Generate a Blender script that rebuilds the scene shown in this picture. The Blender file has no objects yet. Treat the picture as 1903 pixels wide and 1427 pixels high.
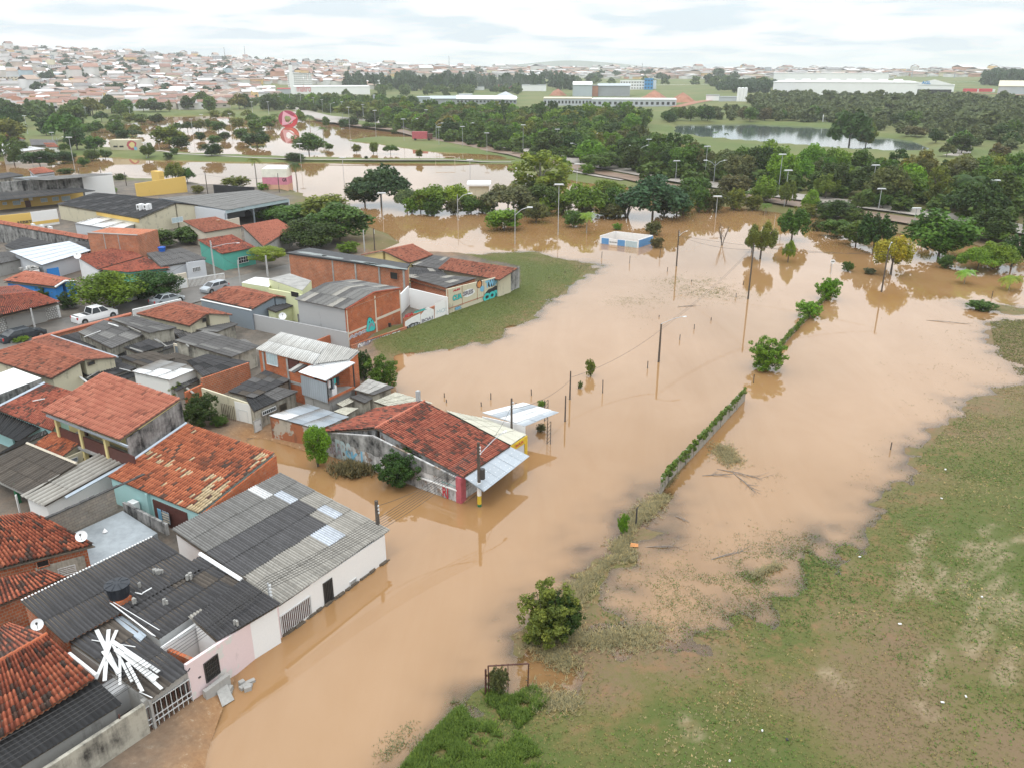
import bpy,math,random
import numpy as np
from mathutils import Vector,Matrix
random.seed(7)
RNG=np.random.default_rng(11)
SC=bpy.context.scene
COL=SC.collection
# ------------------------------------------------------------------ camera, sky, sun, exposure
F_PX=1500.0
PITCH=math.radians(21.3)
CAM_Z=30.0
cam_d=bpy.data.cameras.new('camera')
cam=bpy.data.objects.new('camera',cam_d)
COL.objects.link(cam)
cam.location=(0,0,CAM_Z)
cam.rotation_euler=(math.radians(90)-PITCH,0,0)
cam_d.sensor_width=36
cam_d.lens=36*F_PX/1903
cam_d.clip_start=0.5
cam_d.clip_end=30000
SC.camera=cam
SC.view_settings.view_transform='Standard'
SC.view_settings.look='None'
SC.view_settings.exposure=-0.16
SC.view_settings.gamma=1
SC.view_settings.use_curve_mapping=False
SC.cycles.volume_bounces=1
SC.cycles.max_bounces=5
SC.cycles.diffuse_bounces=3
SC.cycles.glossy_bounces=3
SC.cycles.transparent_max_bounces=8
SC.cycles.use_denoising=True
SUN_EL=math.radians(62)
SUN_AZ=math.radians(205)
world=bpy.data.worlds.new('World')
SC.world=world
world.use_nodes=True
wn,wl=world.node_tree.nodes,world.node_tree.links
wn.clear()
w_out=wn.new('ShaderNodeOutputWorld')
sky=wn.new('ShaderNodeTexSky')
sky.sky_type='NISHITA'
sky.sun_disc=False
sky.sun_elevation=SUN_EL
sky.sun_rotation=SUN_AZ
sky.air_density=1.0
sky.dust_density=3.0
bg1=wn.new('ShaderNodeBackground')
bg1 .inputs['Strength'].default_value=0.10
wl.new(sky.outputs[0],bg1 .inputs['Color'])
tc=wn.new('ShaderNodeTexCoord')
sep=wn.new('ShaderNodeSeparateXYZ')
wl.new(tc.outputs['Generated'],sep.inputs[0])
def wmath(op,a,b=None,c=None,clamp=False):
 n=wn.new('ShaderNodeMath');n.operation=op;n.use_clamp=clamp
 for i,v in enumerate((a,b,c)):
  if v is None:continue
  if isinstance(v,(int,float)):n.inputs[i].default_value=v
  else:wl.new(v,n.inputs[i])
 return n.outputs[0]
zup=wmath('MAXIMUM',sep.outputs['Z'],0.0)
zd=wmath('ADD',zup,0.11)
cmb=wn.new('ShaderNodeCombineXYZ')
wl.new(wmath('DIVIDE',sep.outputs['X'],zd),cmb.inputs[0])
wl.new(wmath('DIVIDE',sep.outputs['Y'],zd),cmb.inputs[1])
cn=wn.new('ShaderNodeTexNoise')
cn.inputs['Scale'].default_value=1.25
cn.inputs['Detail'].default_value=7
cn.inputs['Roughness'].default_value=0.52
cn.inputs['Distortion'].default_value=0.3
wl.new(cmb.outputs[0],cn.inputs['Vector'])
cr=wn.new('ShaderNodeValToRGB')
cr.color_ramp.elements[0].position=0.41;cr.color_ramp.elements[0].color=(0.70,0.79,0.85,1)
cr.color_ramp.elements[1].position=0.56;cr.color_ramp.elements[1].color=(0.98,0.99,1.0,1)
wl.new(cn.outputs['Fac'],cr.inputs[0])
grad=wmath('MULTIPLY_ADD',zup,1.8,1.22)
bg2=wn.new('ShaderNodeBackground')
wl.new(cr.outputs[0],bg2 .inputs['Color'])
wl.new(grad,bg2 .inputs['Strength'])
wmix=wn.new('ShaderNodeMixShader')
wmix.inputs[0].default_value=0.94
wl.new(bg1 .outputs[0],wmix.inputs[1]);wl.new(bg2 .outputs[0],wmix.inputs[2])
wl.new(wmix.outputs[0],w_out.inputs['Surface'])
sun_d=bpy.data.lights.new('sun','SUN')
sun_d.energy=0.9
sun_d.angle=math.radians(11)
sun_d.color=(1.0,0.96,0.90)
sun=bpy.data.objects.new('sun',sun_d)
COL.objects.link(sun)
sd=Vector((math.sin(SUN_AZ)*math.cos(SUN_EL),math.cos(SUN_AZ)*math.cos(SUN_EL),math.sin(SUN_EL)))
sun.rotation_euler=(-sd).to_track_quat('-Z','Y').to_euler()
sun.location=sd*100
# ------------------------------------------------------------------ where a point seen in the photograph lies in the world
ZM=dict(a=(0,1000,3.342),b=(0,700,3.965),c=(300,820,3.965),d=(0,430,3.965),e=(440,600,3.07),g=(360,400,2.973),h=(0,60,3.965),i=(0,280,3.398),j=(460,80,3.806),k=(640,280,2.973),l=(940,90,3.806),m=(1403,90,3.806),n=(1203,360,2.719),o=(700,900,2.708),q=(1103,560,2.379),r=(1203,960,2.719),s=(0,440,7.133),t=(200,520,7.929),u=(240,640,7.929),v=(0,780,7.133),w=(460,600,6.343),x=(0,1000,5.946),y=(740,500,7.929),z=(610,560,11.894),A=(590,790,4.7575),B=(0,400,13.593),C=(1100,420,14.638),D=(480,300,23.79),E=(1680,130,19.03),F=(520,130,10.572),p=(0,0,1.0))
def px(t):
 """('a', x, y) in a zoomed crop of the photograph -> photograph pixels; (x, y) stays."""
 if isinstance(t[0],str):
  o=ZM[t[0]]
  return(o[0]+t[1]/o[2],o[1]+t[2]/o[2])
 return t
CP,SP=math.cos(PITCH),math.sin(PITCH)
def ray(t):
 X,Y=px(t)
 u,v=(X-951.5)/F_PX,(713.5-Y)/F_PX
 return np.array((u,CP+v*SP,-SP+v*CP))
def P(t,z=0.0):
 """3D point at height z behind a pixel."""
 d=ray(t);k=(z-CAM_Z)/d[2]
 return np.array((d[0]*k,d[1]*k,z))
def hit_plane(t,p0,n):
 d=ray(t);o=np.array((0,0,CAM_Z));k=np.dot(p0-o,n)/np.dot(d,n)
 return o+d*k
 # ------------------------------------------------------------------ terrain height
def fbm(x,y,scale,octs=4,seed=0):
 """value noise 0..1"""
 x=np.asarray(x,float)/scale;y=np.asarray(y,float)/scale
 out=np.zeros_like(x);amp=1.0;tot=0
 for o in range(octs):
  xi=np.floor(x).astype(np.int64);yi=np.floor(y).astype(np.int64)
  fx=x-xi;fy=y-yi;fx=fx*fx*(3-2*fx);fy=fy*fy*(3-2*fy)
  def hsh(a,b):
   n=(a*374761393+b*668265263+(seed+o)*974634777)&0xffffffff
   n=((n^(n>>13))*1274126177)&0xffffffff
   return((n^(n>>16))&0xffff)/65535.0
  v=(hsh(xi,yi)*(1-fx)+hsh(xi+1,yi)*fx)*(1-fy)+(hsh(xi,yi+1)*(1-fx)+hsh(xi+1,yi+1)*fx)*fy
  out+=v*amp;tot+=amp;amp*=0.5;x=x*2.03+17.3;y=y*2.03+5.1
 return out/tot
def poly_w(pts):
 return np.array([P(p)[:2]for p in pts])
def sdf(x,y,poly):
 """signed distance to a polygon, positive inside"""
 x=np.asarray(x,float);y=np.asarray(y,float)
 d2=np.full(x.shape,1e18);ins=np.zeros(x.shape,bool);n=len(poly)
 for i in range(n):
  ax,ay=poly[i];bx,by=poly[(i+1)%n]
  ex,ey=bx-ax,by-ay;L=ex*ex+ey*ey+1e-9
  t=np.clip(((x-ax)*ex+(y-ay)*ey)/L,0,1)
  d2=np.minimum(d2,(x-ax-t*ex)**2+(y-ay-t*ey)**2)
  c=((ay>y)!=(by>y))&(x<(bx-ax)*(y-ay)/(by-ay+1e-12)+ax)
  ins^=c
 d=np.sqrt(d2)
 return np.where(ins,d,-d)
FLOOD=poly_w([(340,1560),(405,1340),(430,1275),(480,1150),(660,1000),(640,980),(520,885),(450,812),(500,815),(560,835),(606,846),(860,936),(960,860),(930,800),(740,745),(728,690),(735,662),(760,655),(850,645),(930,625),(990,590),(1040,545),(1095,507),(1102,490),(1040,480),(960,469),(870,474),(800,470),(735,480),(700,470),(742,452),(720,436),(690,425),(665,400),(600,380),(545,352),(400,345),(330,338),(200,330),(0,330),(-300,330),(-300,296),(0,300),(150,289),(280,298),(460,302),(700,304),(960,306),(965,322),(1110,343),(1210,352),(1290,378),(1500,402),(1640,432),(1800,452),(1903,486),(2400,560),(2400,610),(1903,592),(1850,600),(1835,622),(1850,655),(1903,688),(1905,705),(1850,716),(1790,745),(1760,790),(1702,848),(1662,905),(1620,985),(1555,1025),(1520,1065),(1470,1110),(1390,1160),(1310,1192),(1210,1202),(1120,1182),(1085,1170),(1092,1105),(1150,1030),(1200,960),(1232,928),(1224,922),(1185,950),(1135,1030),(1065,1110),(1030,1150),(985,1185),(975,1215),(1020,1225),(1072,1262),(1060,1284),(1010,1282),(905,1284),(860,1322),(775,1400),(745,1440),(700,1560)])
ISLE=poly_w([(1790,560),(1840,564),(1903,575),(1960,583),(1960,592),(1880,584),(1800,572)])
PARK=poly_w([(158,272),(280,283),(460,291),(600,296),(960,298),(920,288),(830,262),(740,246),(650,236),(600,226),(545,220),(450,221),(400,214),(300,216),(250,228),(175,238)])
MUDF=poly_w([(790,282),(960,292),(900,272),(800,258),(700,256),(640,262),(700,268)])
LAKE=poly_w([(1250,232),(1246,250),(1330,261),(1450,271),(1560,281),(1700,287),(1745,280),(1700,262),(1620,253),(1560,240),(1500,235),(1380,230)])
URBAN=poly_w([(-900,1700),(380,1560),(428,1340),(455,1265),(545,1182),(717,1046),(520,885),(470,832),(606,840),(860,936),(985,850),(960,780),(745,735),(690,655),(690,620),(745,615),(966,538),(960,505),(800,470),(700,480),(600,450),(540,380),(520,350),(330,340),(-100,335),(-600,335)])
def H(x,y):
 x=np.asarray(x,float);y=np.asarray(y,float)
 r=np.hypot(x,y);az=np.degrees(np.arctan2(x,y))
 top=np.interp(az,[-60,-34,-26,-17,-9,0,10,20,34,60],[80,78,66,47,34,27,23,24,22,20])
 t=np.clip((r-620)/1680,0,1.0)
 far=(top-1.2)*t**1.5-22*np.clip((r-2500)/2500,0,1)
 side=np.clip((az-8)/14,0,1)*np.clip((r-560)/200,0,1)*4.5*np.clip(1.6-r/1500,0,1)
 z=1.2+far+side
 n=fbm(x,y,5.0,4,3)-0.5
 near=r<1300
 if np.any(near):
  xs,ys,ns=x[near],y[near],n[near]
  fl=np.maximum(sdf(xs,ys,FLOOD),sdf(xs,ys,PARK))
  fl=np.minimum(fl,-sdf(xs,ys,ISLE));fl=np.minimum(fl,-sdf(xs,ys,MUDF)*0.7+0.4)
  lk=sdf(xs,ys,LAKE)
  ur=sdf(xs,ys,URBAN)
  sw=np.clip((xs+22)/20,0,1)*np.clip(-ur/5,0,1)
  gentle=np.clip(1-np.hypot(xs-12,ys-43)/24,0,1)**.6
  e=fl+ns*(.6+6.0*sw)
  slope=.4*(1-sw)**3+.045-.034*gentle*sw
  zz=-e*slope
  zz=np.clip(zz,-1.6,np.where(ur>0,0.55,0.9))
  zz=zz+sw*(ns*0.12+(fbm(xs,ys,1.5,2,91)-.5)*.12*np.exp(-(fl/6)**2))
  zz=np.minimum(zz,np.where(lk>0,-lk*0.3-.05,9))
  land=np.clip(-fl-8,0,40)*0.012
  zz=zz+np.where(fl<-8,land,0)
  k=np.clip((r[near]-330)/250,0,1);k=k*(fl<-3)*(lk<-3)
  z[near]=np.where(zz<0.0,zz,zz*(1-k)+np.maximum(z[near],.3)*k)
 return z
_RT=np.concatenate([np.linspace(20,400,400),np.geomspace(400,6000,500)])
def on(t,dz=0.0):
 """3D point where the pixel's ray meets the ground (or the water when the ground is flooded)."""
 d=ray(t);d=d/math.hypot(d[0],d[1])
 X,Y,Z=d[0]*_RT,d[1]*_RT,CAM_Z+d[2]*_RT
 h=np.maximum(H(X,Y),0)
 b=np.nonzero(Z<h)[0]
 i=b[0]if len(b)else len(_RT)-1
 i0=max(i-1,0);a0=Z[i0]-h[i0];a1=Z[i]-h[i]
 f=a0/(a0-a1+1e-9)if i>0 and a1<0 else 1.0
 r=_RT[i0]+(_RT[i]-_RT[i0])*f
 x,y=d[0]*r,d[1]*r
 return np.array((x,y,max(float(H(np.array([x]),np.array([y]))[0]),0.0)+dz))
 # ------------------------------------------------------------------ objects
def new_mesh(name,V,Fc,mats=(),mi=None,smooth=False,attrs=None):
 me=bpy.data.meshes.new(name)
 V=np.asarray(V,np.float32)
 if isinstance(Fc,np.ndarray):
  nf,k=Fc.shape
  me.vertices.add(len(V));me.vertices.foreach_set('co',V.ravel())
  me.loops.add(nf*k);me.loops.foreach_set('vertex_index',Fc.astype(np.int32).ravel())
  me.polygons.add(nf);me.polygons.foreach_set('loop_start',np.arange(0,nf*k,k,dtype=np.int32))
  me.update(calc_edges=True)
 else:
  me.from_pydata([tuple(v)for v in V],[],Fc)
 for m in(mats if isinstance(mats,(list,tuple))else[mats]):
  me.materials.append(m)
 if mi is not None:
  me.polygons.foreach_set('material_index',np.asarray(mi,np.int32))
 if smooth:
  me.polygons.foreach_set('use_smooth',np.ones(len(me.polygons),bool))
 if attrs:
  for k_,(dom,val)in attrs.items():
   a=me.attributes.new(k_,'FLOAT',dom)
   a.data.foreach_set('value',np.asarray(val,np.float32))
 return me
def link(name,data,parent=None,loc=(0,0,0)):
 o=bpy.data.objects.new(name,data)
 COL.objects.link(o)
 o.location=loc
 if parent is not None:o.parent=parent
 return o
def org(parent):
 """world position of a thing or of a part's thing (things are never rotated when parts are given in world space)"""
 v=np.zeros(3)
 while parent is not None:
  v=v+np.array(parent.location);parent=parent.parent
 return v
def part(name,V,Fc,m,parent,**kw):
 """a part whose vertices are given in world space"""
 V=np.asarray(V,float)-org(parent)
 return link(name,new_mesh(name,V,Fc,m,**kw),parent)
def tag(o,label=None,cat=None,group=None,kind=None):
 if label:o['label']=label
 if cat:o['category']=cat
 if group:o['group']=group
 if kind:o['kind']=kind
 return o
def thing(name,label,cat,loc,group=None):
 o=bpy.data.objects.new(name,None)
 COL.objects.link(o)
 o.empty_display_size=0.3
 o.location=tuple(float(c)for c in loc)
 return tag(o,label,cat,group)
def solo(name,label,cat,V,Fc,m,loc,group=None,**kw):
 V=np.asarray(V,float)-np.asarray(loc,float)
 o=link(name,new_mesh(name,V,Fc,m,**kw),None,tuple(float(c)for c in loc))
 return tag(o,label,cat,group)
class MB:
 """collects shapes into one mesh"""
 def __init__(s):s.v=[];s.f=[]
 def add(s,V,Fc):
  n=len(s.v);s.v+=[tuple(map(float,v))for v in V];s.f+=[tuple(i+n for i in f)for f in Fc];return s
 def box(s,c,sx,sy,sz,rot=0.0):
  """box with its base centre at c"""
  ca,sa=math.cos(rot),math.sin(rot);V=[]
  for z in(0,sz):
   for a,b in((-1,-1),(1,-1),(1,1),(-1,1)):
    X,Y=a*sx/2,b*sy/2
    V.append((c[0]+X*ca-Y*sa,c[1]+X*sa+Y*ca,c[2]+z))
  return s.add(V,[(3,2,1,0),(4,5,6,7),(0,1,5,4),(1,2,6,5),(2,3,7,6),(3,0,4,7)])
 def tube(s,pts,r,n=6,caps=True):
  pts=[np.asarray(p,float)for p in pts];rr=r if isinstance(r,(list,tuple))else[r]*len(pts)
  base=len(s.v)
  for i,p in enumerate(pts):
   t=pts[min(i+1,len(pts)-1)]-pts[max(i-1,0)];t=t/(np.linalg.norm(t)+1e-9)
   a=np.cross(t,(0,0,1))if abs(t[2])<0.95 else np.cross(t,(1,0,0));a/=np.linalg.norm(a);b=np.cross(t,a)
   for k in range(n):
    q=p+(a*math.cos(2*math.pi*k/n)+b*math.sin(2*math.pi*k/n))*rr[i]
    s.v.append(tuple(map(float,q)))
  for i in range(len(pts)-1):
   for k in range(n):
    s.f.append((base+i*n+k,base+i*n+(k+1)%n,base+(i+1)*n+(k+1)%n,base+(i+1)*n+k))
  if caps:
   s.f.append(tuple(base+k for k in range(n))[::-1]);s.f.append(tuple(base+(len(pts)-1)*n+k for k in range(n)))
  return s
 def prism(s,top,z0,thick=None):
  """polygon of 3D points (a roof outline or wall top) carried down to z0, or down by thick"""
  n=len(top);V=[tuple(p)for p in top]+[(p[0],p[1],z0 if thick is None else p[2]-thick)for p in top]
  F_=[tuple(range(n)),tuple(range(2*n-1,n-1,-1))]+[(i,n+i,n+(i+1)%n,(i+1)%n)for i in range(n)]
  return s.add(V,F_)
 def slab(s,A,B,C_,D,th):
  """quad given by four 3D corners, with thickness along its normal"""
  A,B,C_,D=(np.asarray(q,float)for q in(A,B,C_,D));nn=np.cross(B-A,D-A);nn/=np.linalg.norm(nn)+1e-9
  V=[A,B,C_,D,A-nn*th,B-nn*th,C_-nn*th,D-nn*th]
  return s.add(V,[(0,1,2,3),(7,6,5,4),(0,4,5,1),(1,5,6,2),(2,6,7,3),(3,7,4,0)])
 def part(s,name,m,parent,**kw):return part(name,s.v,s.f,m,parent,**kw)
 def solo(s,name,label,cat,m,loc,group=None,**kw):return solo(name,label,cat,s.v,s.f,m,loc,group,**kw)
def stamp(tv,tf,M,extra=None):
 """template vertices (k,3), faces (f,4), matrices (n,3,4) -> one numpy mesh"""
 tv=np.asarray(tv,float);tf=np.asarray(tf);n=len(M);k=len(tv)
 V=np.einsum('nij,kj->nki',M[:,:,:3],tv)+M[:,None,:,3]
 Fc=(tf[None]+(np.arange(n)*k)[:,None,None]).reshape(-1,tf.shape[1])
 return V.reshape(-1,3),Fc
 # ------------------------------------------------------------------ materials
MATS={}
class NB:
 def __init__(s,name):
  s.m=bpy.data.materials.new(name);s.m.use_nodes=True
  s.n,s.l=s.m.node_tree.nodes,s.m.node_tree.links
  s.n.clear();s.out=s.n.new('ShaderNodeOutputMaterial')
  MATS[name]=s.m
 def node(s,t,**kw):
  n=s.n.new(t)
  for k,v in kw.items():setattr(n,k,v)
  return n
 def put(s,sock,v):
  if v is None:return
  if isinstance(v,bpy.types.NodeSocket):s.l.new(v,sock)
  elif isinstance(v,(tuple,list))and len(v)==3 and sock.type=='RGBA':sock.default_value=(*v,1)
  else:sock.default_value=v
 def math(s,op,a,b=None,c=None,clamp=False):
  n=s.node('ShaderNodeMath',operation=op,use_clamp=clamp)
  for i,v in enumerate((a,b,c)):s.put(n.inputs[i],v)
  return n.outputs[0]
 def pos(s,sc=(1,1,1),rot=0.0,gen=False):
  """world position (or object coordinates), optionally scaled"""
  src=s.node('ShaderNodeTexCoord').outputs['Object']if gen else s.node('ShaderNodeNewGeometry').outputs['Position']
  mp=s.node('ShaderNodeMapping');mp.inputs['Scale'].default_value=sc;mp.inputs['Rotation'].default_value=(0,0,rot)
  s.l.new(src,mp.inputs['Vector']);return mp.outputs[0]
 def noise(s,scale,detail=4,rough=0.6,vec=None,dist=0.0):
  n=s.node('ShaderNodeTexNoise');n.inputs['Scale'].default_value=scale;n.inputs['Detail'].default_value=detail
  n.inputs['Roughness'].default_value=rough;n.inputs['Distortion'].default_value=dist
  s.l.new(vec if vec is not None else s.pos(),n.inputs['Vector']);return n.outputs['Fac']
 def ramp(s,fac,stops,mode='LINEAR'):
  n=s.node('ShaderNodeValToRGB');cr_=n.color_ramp;cr_.interpolation=mode
  while len(cr_.elements)<len(stops):cr_.elements.new(0.5)
  for e,(p,c)in zip(cr_.elements,stops):
   e.position=p;e.color=(*c,1)if isinstance(c,(tuple,list))else(c,c,c,1)
  s.put(n.inputs[0],fac);return n.outputs[0]
 def mix(s,fac,a,b,mode='MIX'):
  n=s.node('ShaderNodeMix',data_type='RGBA',blend_type=mode)
  s.put(n.inputs[0],fac);s.put(n.inputs[6],a);s.put(n.inputs[7],b);return n.outputs[2]
 def attr(s,name):
  return s.node('ShaderNodeAttribute',attribute_name=name).outputs['Fac']
 def orand(s):
  return s.node('ShaderNodeObjectInfo').outputs['Random']
 def bump(s,h,strength=0.3,dist=0.02):
  n=s.node('ShaderNodeBump');n.inputs['Strength'].default_value=strength;n.inputs['Distance'].default_value=dist
  s.put(n.inputs['Height'],h);return n.outputs[0]
 def done(s,col,rough=0.8,metal=0.0,bump=None,spec=None):
  b=s.node('ShaderNodeBsdfPrincipled');s.put(b.inputs['Base Color'],col);s.put(b.inputs['Roughness'],rough)
  s.put(b.inputs['Metallic'],metal)
  if spec is not None:s.put(b.inputs['Specular IOR Level'],spec)
  if bump is not None:s.l.new(bump,b.inputs['Normal'])
  s.l.new(b.outputs[0],s.out.inputs[0]);s.bsdf=b;return s.m
def plain(name,c,rough=0.7,var=0.25,scale=3.0,metal=0.0,bumpy=0.15):
 """one colour with grain and blotches"""
 b=NB(name)
 f=b.noise(scale,5);g=b.noise(scale*7,3)
 k=b.math('ADD',b.math('MULTIPLY',f,0.7),b.math('MULTIPLY',g,0.3))
 lo=tuple(x*(1-var)for x in c);hi=tuple(min(x*(1+var*0.6),0.95)for x in c)
 col=b.ramp(k,[(0.32,lo),(0.68,hi)])
 return b.done(col,rough,metal,b.bump(g,bumpy,0.03))
def wallmat(name,c,stain=0.5,dark=(0.045,0.04,0.035),under=None,patch=0.0):
 """rendered wall with rain streaks and mould; under = colour showing where the render is gone"""
 b=NB(name)
 st=b.noise(1.0,5,0.65,b.pos((1.6,1.6,0.22)))
 bl=b.noise(0.9,6,0.7)
 fine=b.noise(9,3)
 col=b.mix(b.math('MULTIPLY',fine,0.35),c,tuple(x*0.72 for x in c))
 if under is not None:
  pm=b.ramp(b.noise(0.55,5,0.6),[(0.62-patch*0.3,0.0),(0.64-patch*0.3,1.0)])
  col=b.mix(pm,col,under)
 m=b.ramp(b.math('MULTIPLY',st,bl),[(0.40-0.22*stain,0.0),(0.50-0.10*stain,min(1,0.25+stain*0.8))])
 col=b.mix(m,col,dark)
 return b.done(col,0.9,0,b.bump(bl,0.3,0.03))
SDIR=math.radians(57.5)
def brickmat(name,c1,c2,mortar,bw=0.30,bh=0.20,msz=0.018):
 b=NB(name)
 g=b.node('ShaderNodeNewGeometry').outputs['Position']
 sp=b.node('ShaderNodeSeparateXYZ');b.l.new(g,sp.inputs[0])
 cs,sn=math.cos(SDIR),math.sin(SDIR)
 s_=b.math('MULTIPLY_ADD',sp.outputs[0],cs+sn,b.math('MULTIPLY',sp.outputs[1],sn-cs))
 cb=b.node('ShaderNodeCombineXYZ');b.l.new(s_,cb.inputs[0]);b.l.new(sp.outputs[2],cb.inputs[1])
 t=b.node('ShaderNodeTexBrick');b.l.new(cb.outputs[0],t.inputs['Vector'])
 b.put(t.inputs['Color1'],c1);b.put(t.inputs['Color2'],c2);b.put(t.inputs['Mortar'],mortar)
 t.inputs['Scale'].default_value=1.0;t.inputs['Mortar Size'].default_value=msz;t.inputs['Brick Width'].default_value=bw;t.inputs['Row Height'].default_value=bh
 d=b.ramp(b.noise(0.8,6,0.7),[(0.35,(1,1,1)),(0.72,(0.42,0.40,0.40))])
 col=b.mix(0.7,t.outputs['Color'],d,'MULTIPLY')
 col=b.mix(b.ramp(b.noise(1.7,5,.7),[(.56,0.),(.70,.5)]),col,(.34,.27,.22))
 return b.done(col,0.92,0,b.bump(t.outputs['Fac'],-0.6,0.02))
 # ------------------------------------------------------------------ ground, water, haze
def grid(xs,ys):
 X,Y=np.meshgrid(xs,ys);nx,ny=len(xs),len(ys)
 i=np.arange(nx*ny).reshape(ny,nx)
 Fc=np.stack([i[:-1,:-1],i[:-1,1:],i[1:,1:],i[1:,:-1]],-1).reshape(-1,4)
 return X.ravel(),Y.ravel(),Fc
xs1=np.arange(-100,100.01,0.5);ys1=np.arange(16,176.01,0.5)
X1,Y1,F1=grid(xs1,ys1)
xs2=np.arange(-700,900.01,5.0);ys2=np.arange(-64,1301,5.0)
X2,Y2,F2=grid(xs2,ys2)
cx=X2[F2].mean(1);cy=Y2[F2].mean(1)
F2=F2[~((cx>-100)&(cx<100)&(cy>16)&(cy<176))]
xs3=np.arange(-7000,7001,100.0);ys3=np.arange(-1000,8001,100.0)
X3,Y3,F3=grid(xs3,ys3)
cx=X3[F3].mean(1);cy=Y3[F3].mean(1)
F3=F3[~((cx>-700)&(cx<900)&(cy>-100)&(cy<1300))]
GX=np.concatenate([X1,X2,X3]);GY=np.concatenate([Y1,Y2,Y3])
GF=np.concatenate([F1,F2+len(X1),F3+len(X1)+len(X2)])
GZ=H(GX,GY)
g_urban=np.where(np.hypot(GX,GY)<1300,(sdf(GX,GY,URBAN)>-0.3).astype(float),0)
def spots(X,Y,lst):
 """soft patches of turf state at places seen in the photograph: (pixel, radius m)"""
 out=np.zeros(len(X))
 for p,r in lst:
  q=P(p);out=np.maximum(out,np.exp(-((X-q[0])**2+(Y-q[1])**2)/(r*r)))
 return out
lush=spots(GX,GY,[((880,1390),4),((820,1420),3),((1300,1400),5),((1180,1400),4),((1250,1380),4),((1030,1400),2.5),((1860,1010),9),((1903,950),9),((1780,985),5),((1480,1210),3),((830,610),6),((900,580),7),((960,545),7),((1000,510),7),((770,640),4),((930,1330),2)])
bare=spots(GX,GY,[((1100,1240),2.2),((1180,1210),3),((1260,1220),3),((1120,1300),2.5),((1060,1350),1.6),((1560,1290),3.5),((1700,1330),4),((1880,1400),3.5),((1650,1180),4),((1620,1060),4),((1560,1250),3),((1880,640),12),((1760,900),7),((1780,830),8)])
n1=fbm(GX,GY,6,4,21);n2=fbm(GX,GY,2.2,3,22)
g_lush=np.clip(0.40+lush*0.8-bare*0.38+(n1-0.5)*1.1+(n2-.5)*.5,0,1)
tr=0
TRK=[[(1580,650),(1650,500),(1740,370),(1800,320)],[(1630,710),(1700,600),(1780,490),(1880,400)],[(1580,390),(1600,300),(1690,200),(1760,150)],[(1640,330),(1740,260),(1820,210)],[(1740,460),(1870,410)],[(1260,420),(1300,260)],[(1345,360),(1375,130),(1440,80)],[(1390,840),(1460,700)],[(1350,960),(1440,1040)],[(1780,870),(1850,700)],[(1595,210),(1625,155)],[(1790,165),(1903,120)],[(910,800),(1000,870)],[(1370,380),(1450,420)],[(190,1030),(260,1120)],[(1840,560),(1895,470)],[(1480,330),(1490,270)],[(1400,365),(1480,355)],[(1740,60),(1700,100)]]
g_trk=np.zeros(len(GX));nr_=np.nonzero((GX>2)&(GX<60)&(GY>25)&(GY<75))[0]
wob=(fbm(GX[nr_],GY[nr_],1.2,3,31)-.5)*1.1
for ln in TRK:
 q=[P(('r',*a))[:2]for a in ln]
 for a,c in zip(q[:-1],q[1:]):
  e=c-a;t_=np.clip(((GX[nr_]-a[0])*e[0]+(GY[nr_]-a[1])*e[1])/(e@e),0,1);d=np.hypot(GX[nr_]-a[0]-t_*e[0],GY[nr_]-a[1]-t_*e[1])+wob
  g_trk[nr_]=np.maximum(g_trk[nr_],np.exp(-(d/.34)**2))
g_wet=np.clip(1-GZ/0.22,0,1)
g_mud=np.where(np.hypot(GX,GY)<200,np.exp(-np.clip(-np.maximum(sdf(GX,GY,FLOOD),-99),0,99)/2.6),0)
b=NB('ground')
fine=b.noise(3.2,6,0.75);mid=b.noise(0.45,5,0.65);tiny=b.noise(22,3,0.7)
L=b.math('ADD',b.attr('lush'),b.math('MULTIPLY',b.math('SUBTRACT',fine,0.5),1.5))
L=b.math('ADD',L,b.math('MULTIPLY',b.math('SUBTRACT',tiny,0.5),0.9),clamp=True)
turf=b.ramp(L,[(0.0,(0.17,0.115,0.062)),(0.28,(0.15,0.118,0.048)),(0.55,(0.118,0.108,0.030)),(1.0,(0.078,0.098,0.018))])
turf=b.mix(b.math('MULTIPLY',b.attr('track'),b.ramp(fine,[(.35,.2),(.6,.9)])),turf,(0.31,0.235,0.15))
turf=b.mix(b.ramp(b.noise(1.1,5,.7,b.pos((1,1,1),0.5)),[(.62,0.),(.74,.65)]),turf,(0.27,0.20,0.12))
red=b.ramp(b.noise(0.9,4,.6),[(.50,0.),(.68,.8)])
turf=b.mix(b.math('MULTIPLY',b.math('MULTIPLY',b.attr('wet'),red),.8),turf,(0.25,0.125,0.065))
farm=b.ramp(b.noise(0.018,4,.6),[(.38,(0.09,0.125,0.024)),(.6,(0.14,0.145,0.042))])
cd=b.node('ShaderNodeCameraData')
gp=b.node('ShaderNodeNewGeometry').outputs['Position']
sp_=b.node('ShaderNodeSeparateXYZ');b.l.new(gp,sp_.inputs[0])
farf=b.ramp(b.math('DIVIDE',sp_.outputs[1],400.0),[(0.45,0.0),(0.62,1.0)])
turf=b.mix(farf,turf,farm)
urb=b.ramp(b.math('ADD',b.math('MULTIPLY',mid,.6),b.math('MULTIPLY',fine,.4)),[(.35,(0.085,0.068,0.052)),(.6,(0.16,0.14,0.118))])
urb=b.mix(b.math('ADD',b.attr('mud'),b.math('MULTIPLY',b.math('SUBTRACT',mid,.5),1.2),clamp=True),urb,b.ramp(fine,[(.35,(0.25,0.13,0.06)),(.60,(0.32,0.18,0.085)),(.70,(0.46,0.36,0.25))]))
col=b.mix(b.attr('urban'),turf,urb)
b.done(col,0.95,0,b.bump(b.math('ADD',fine,b.math('MULTIPLY',tiny,.6)),0.6,0.06))
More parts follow.
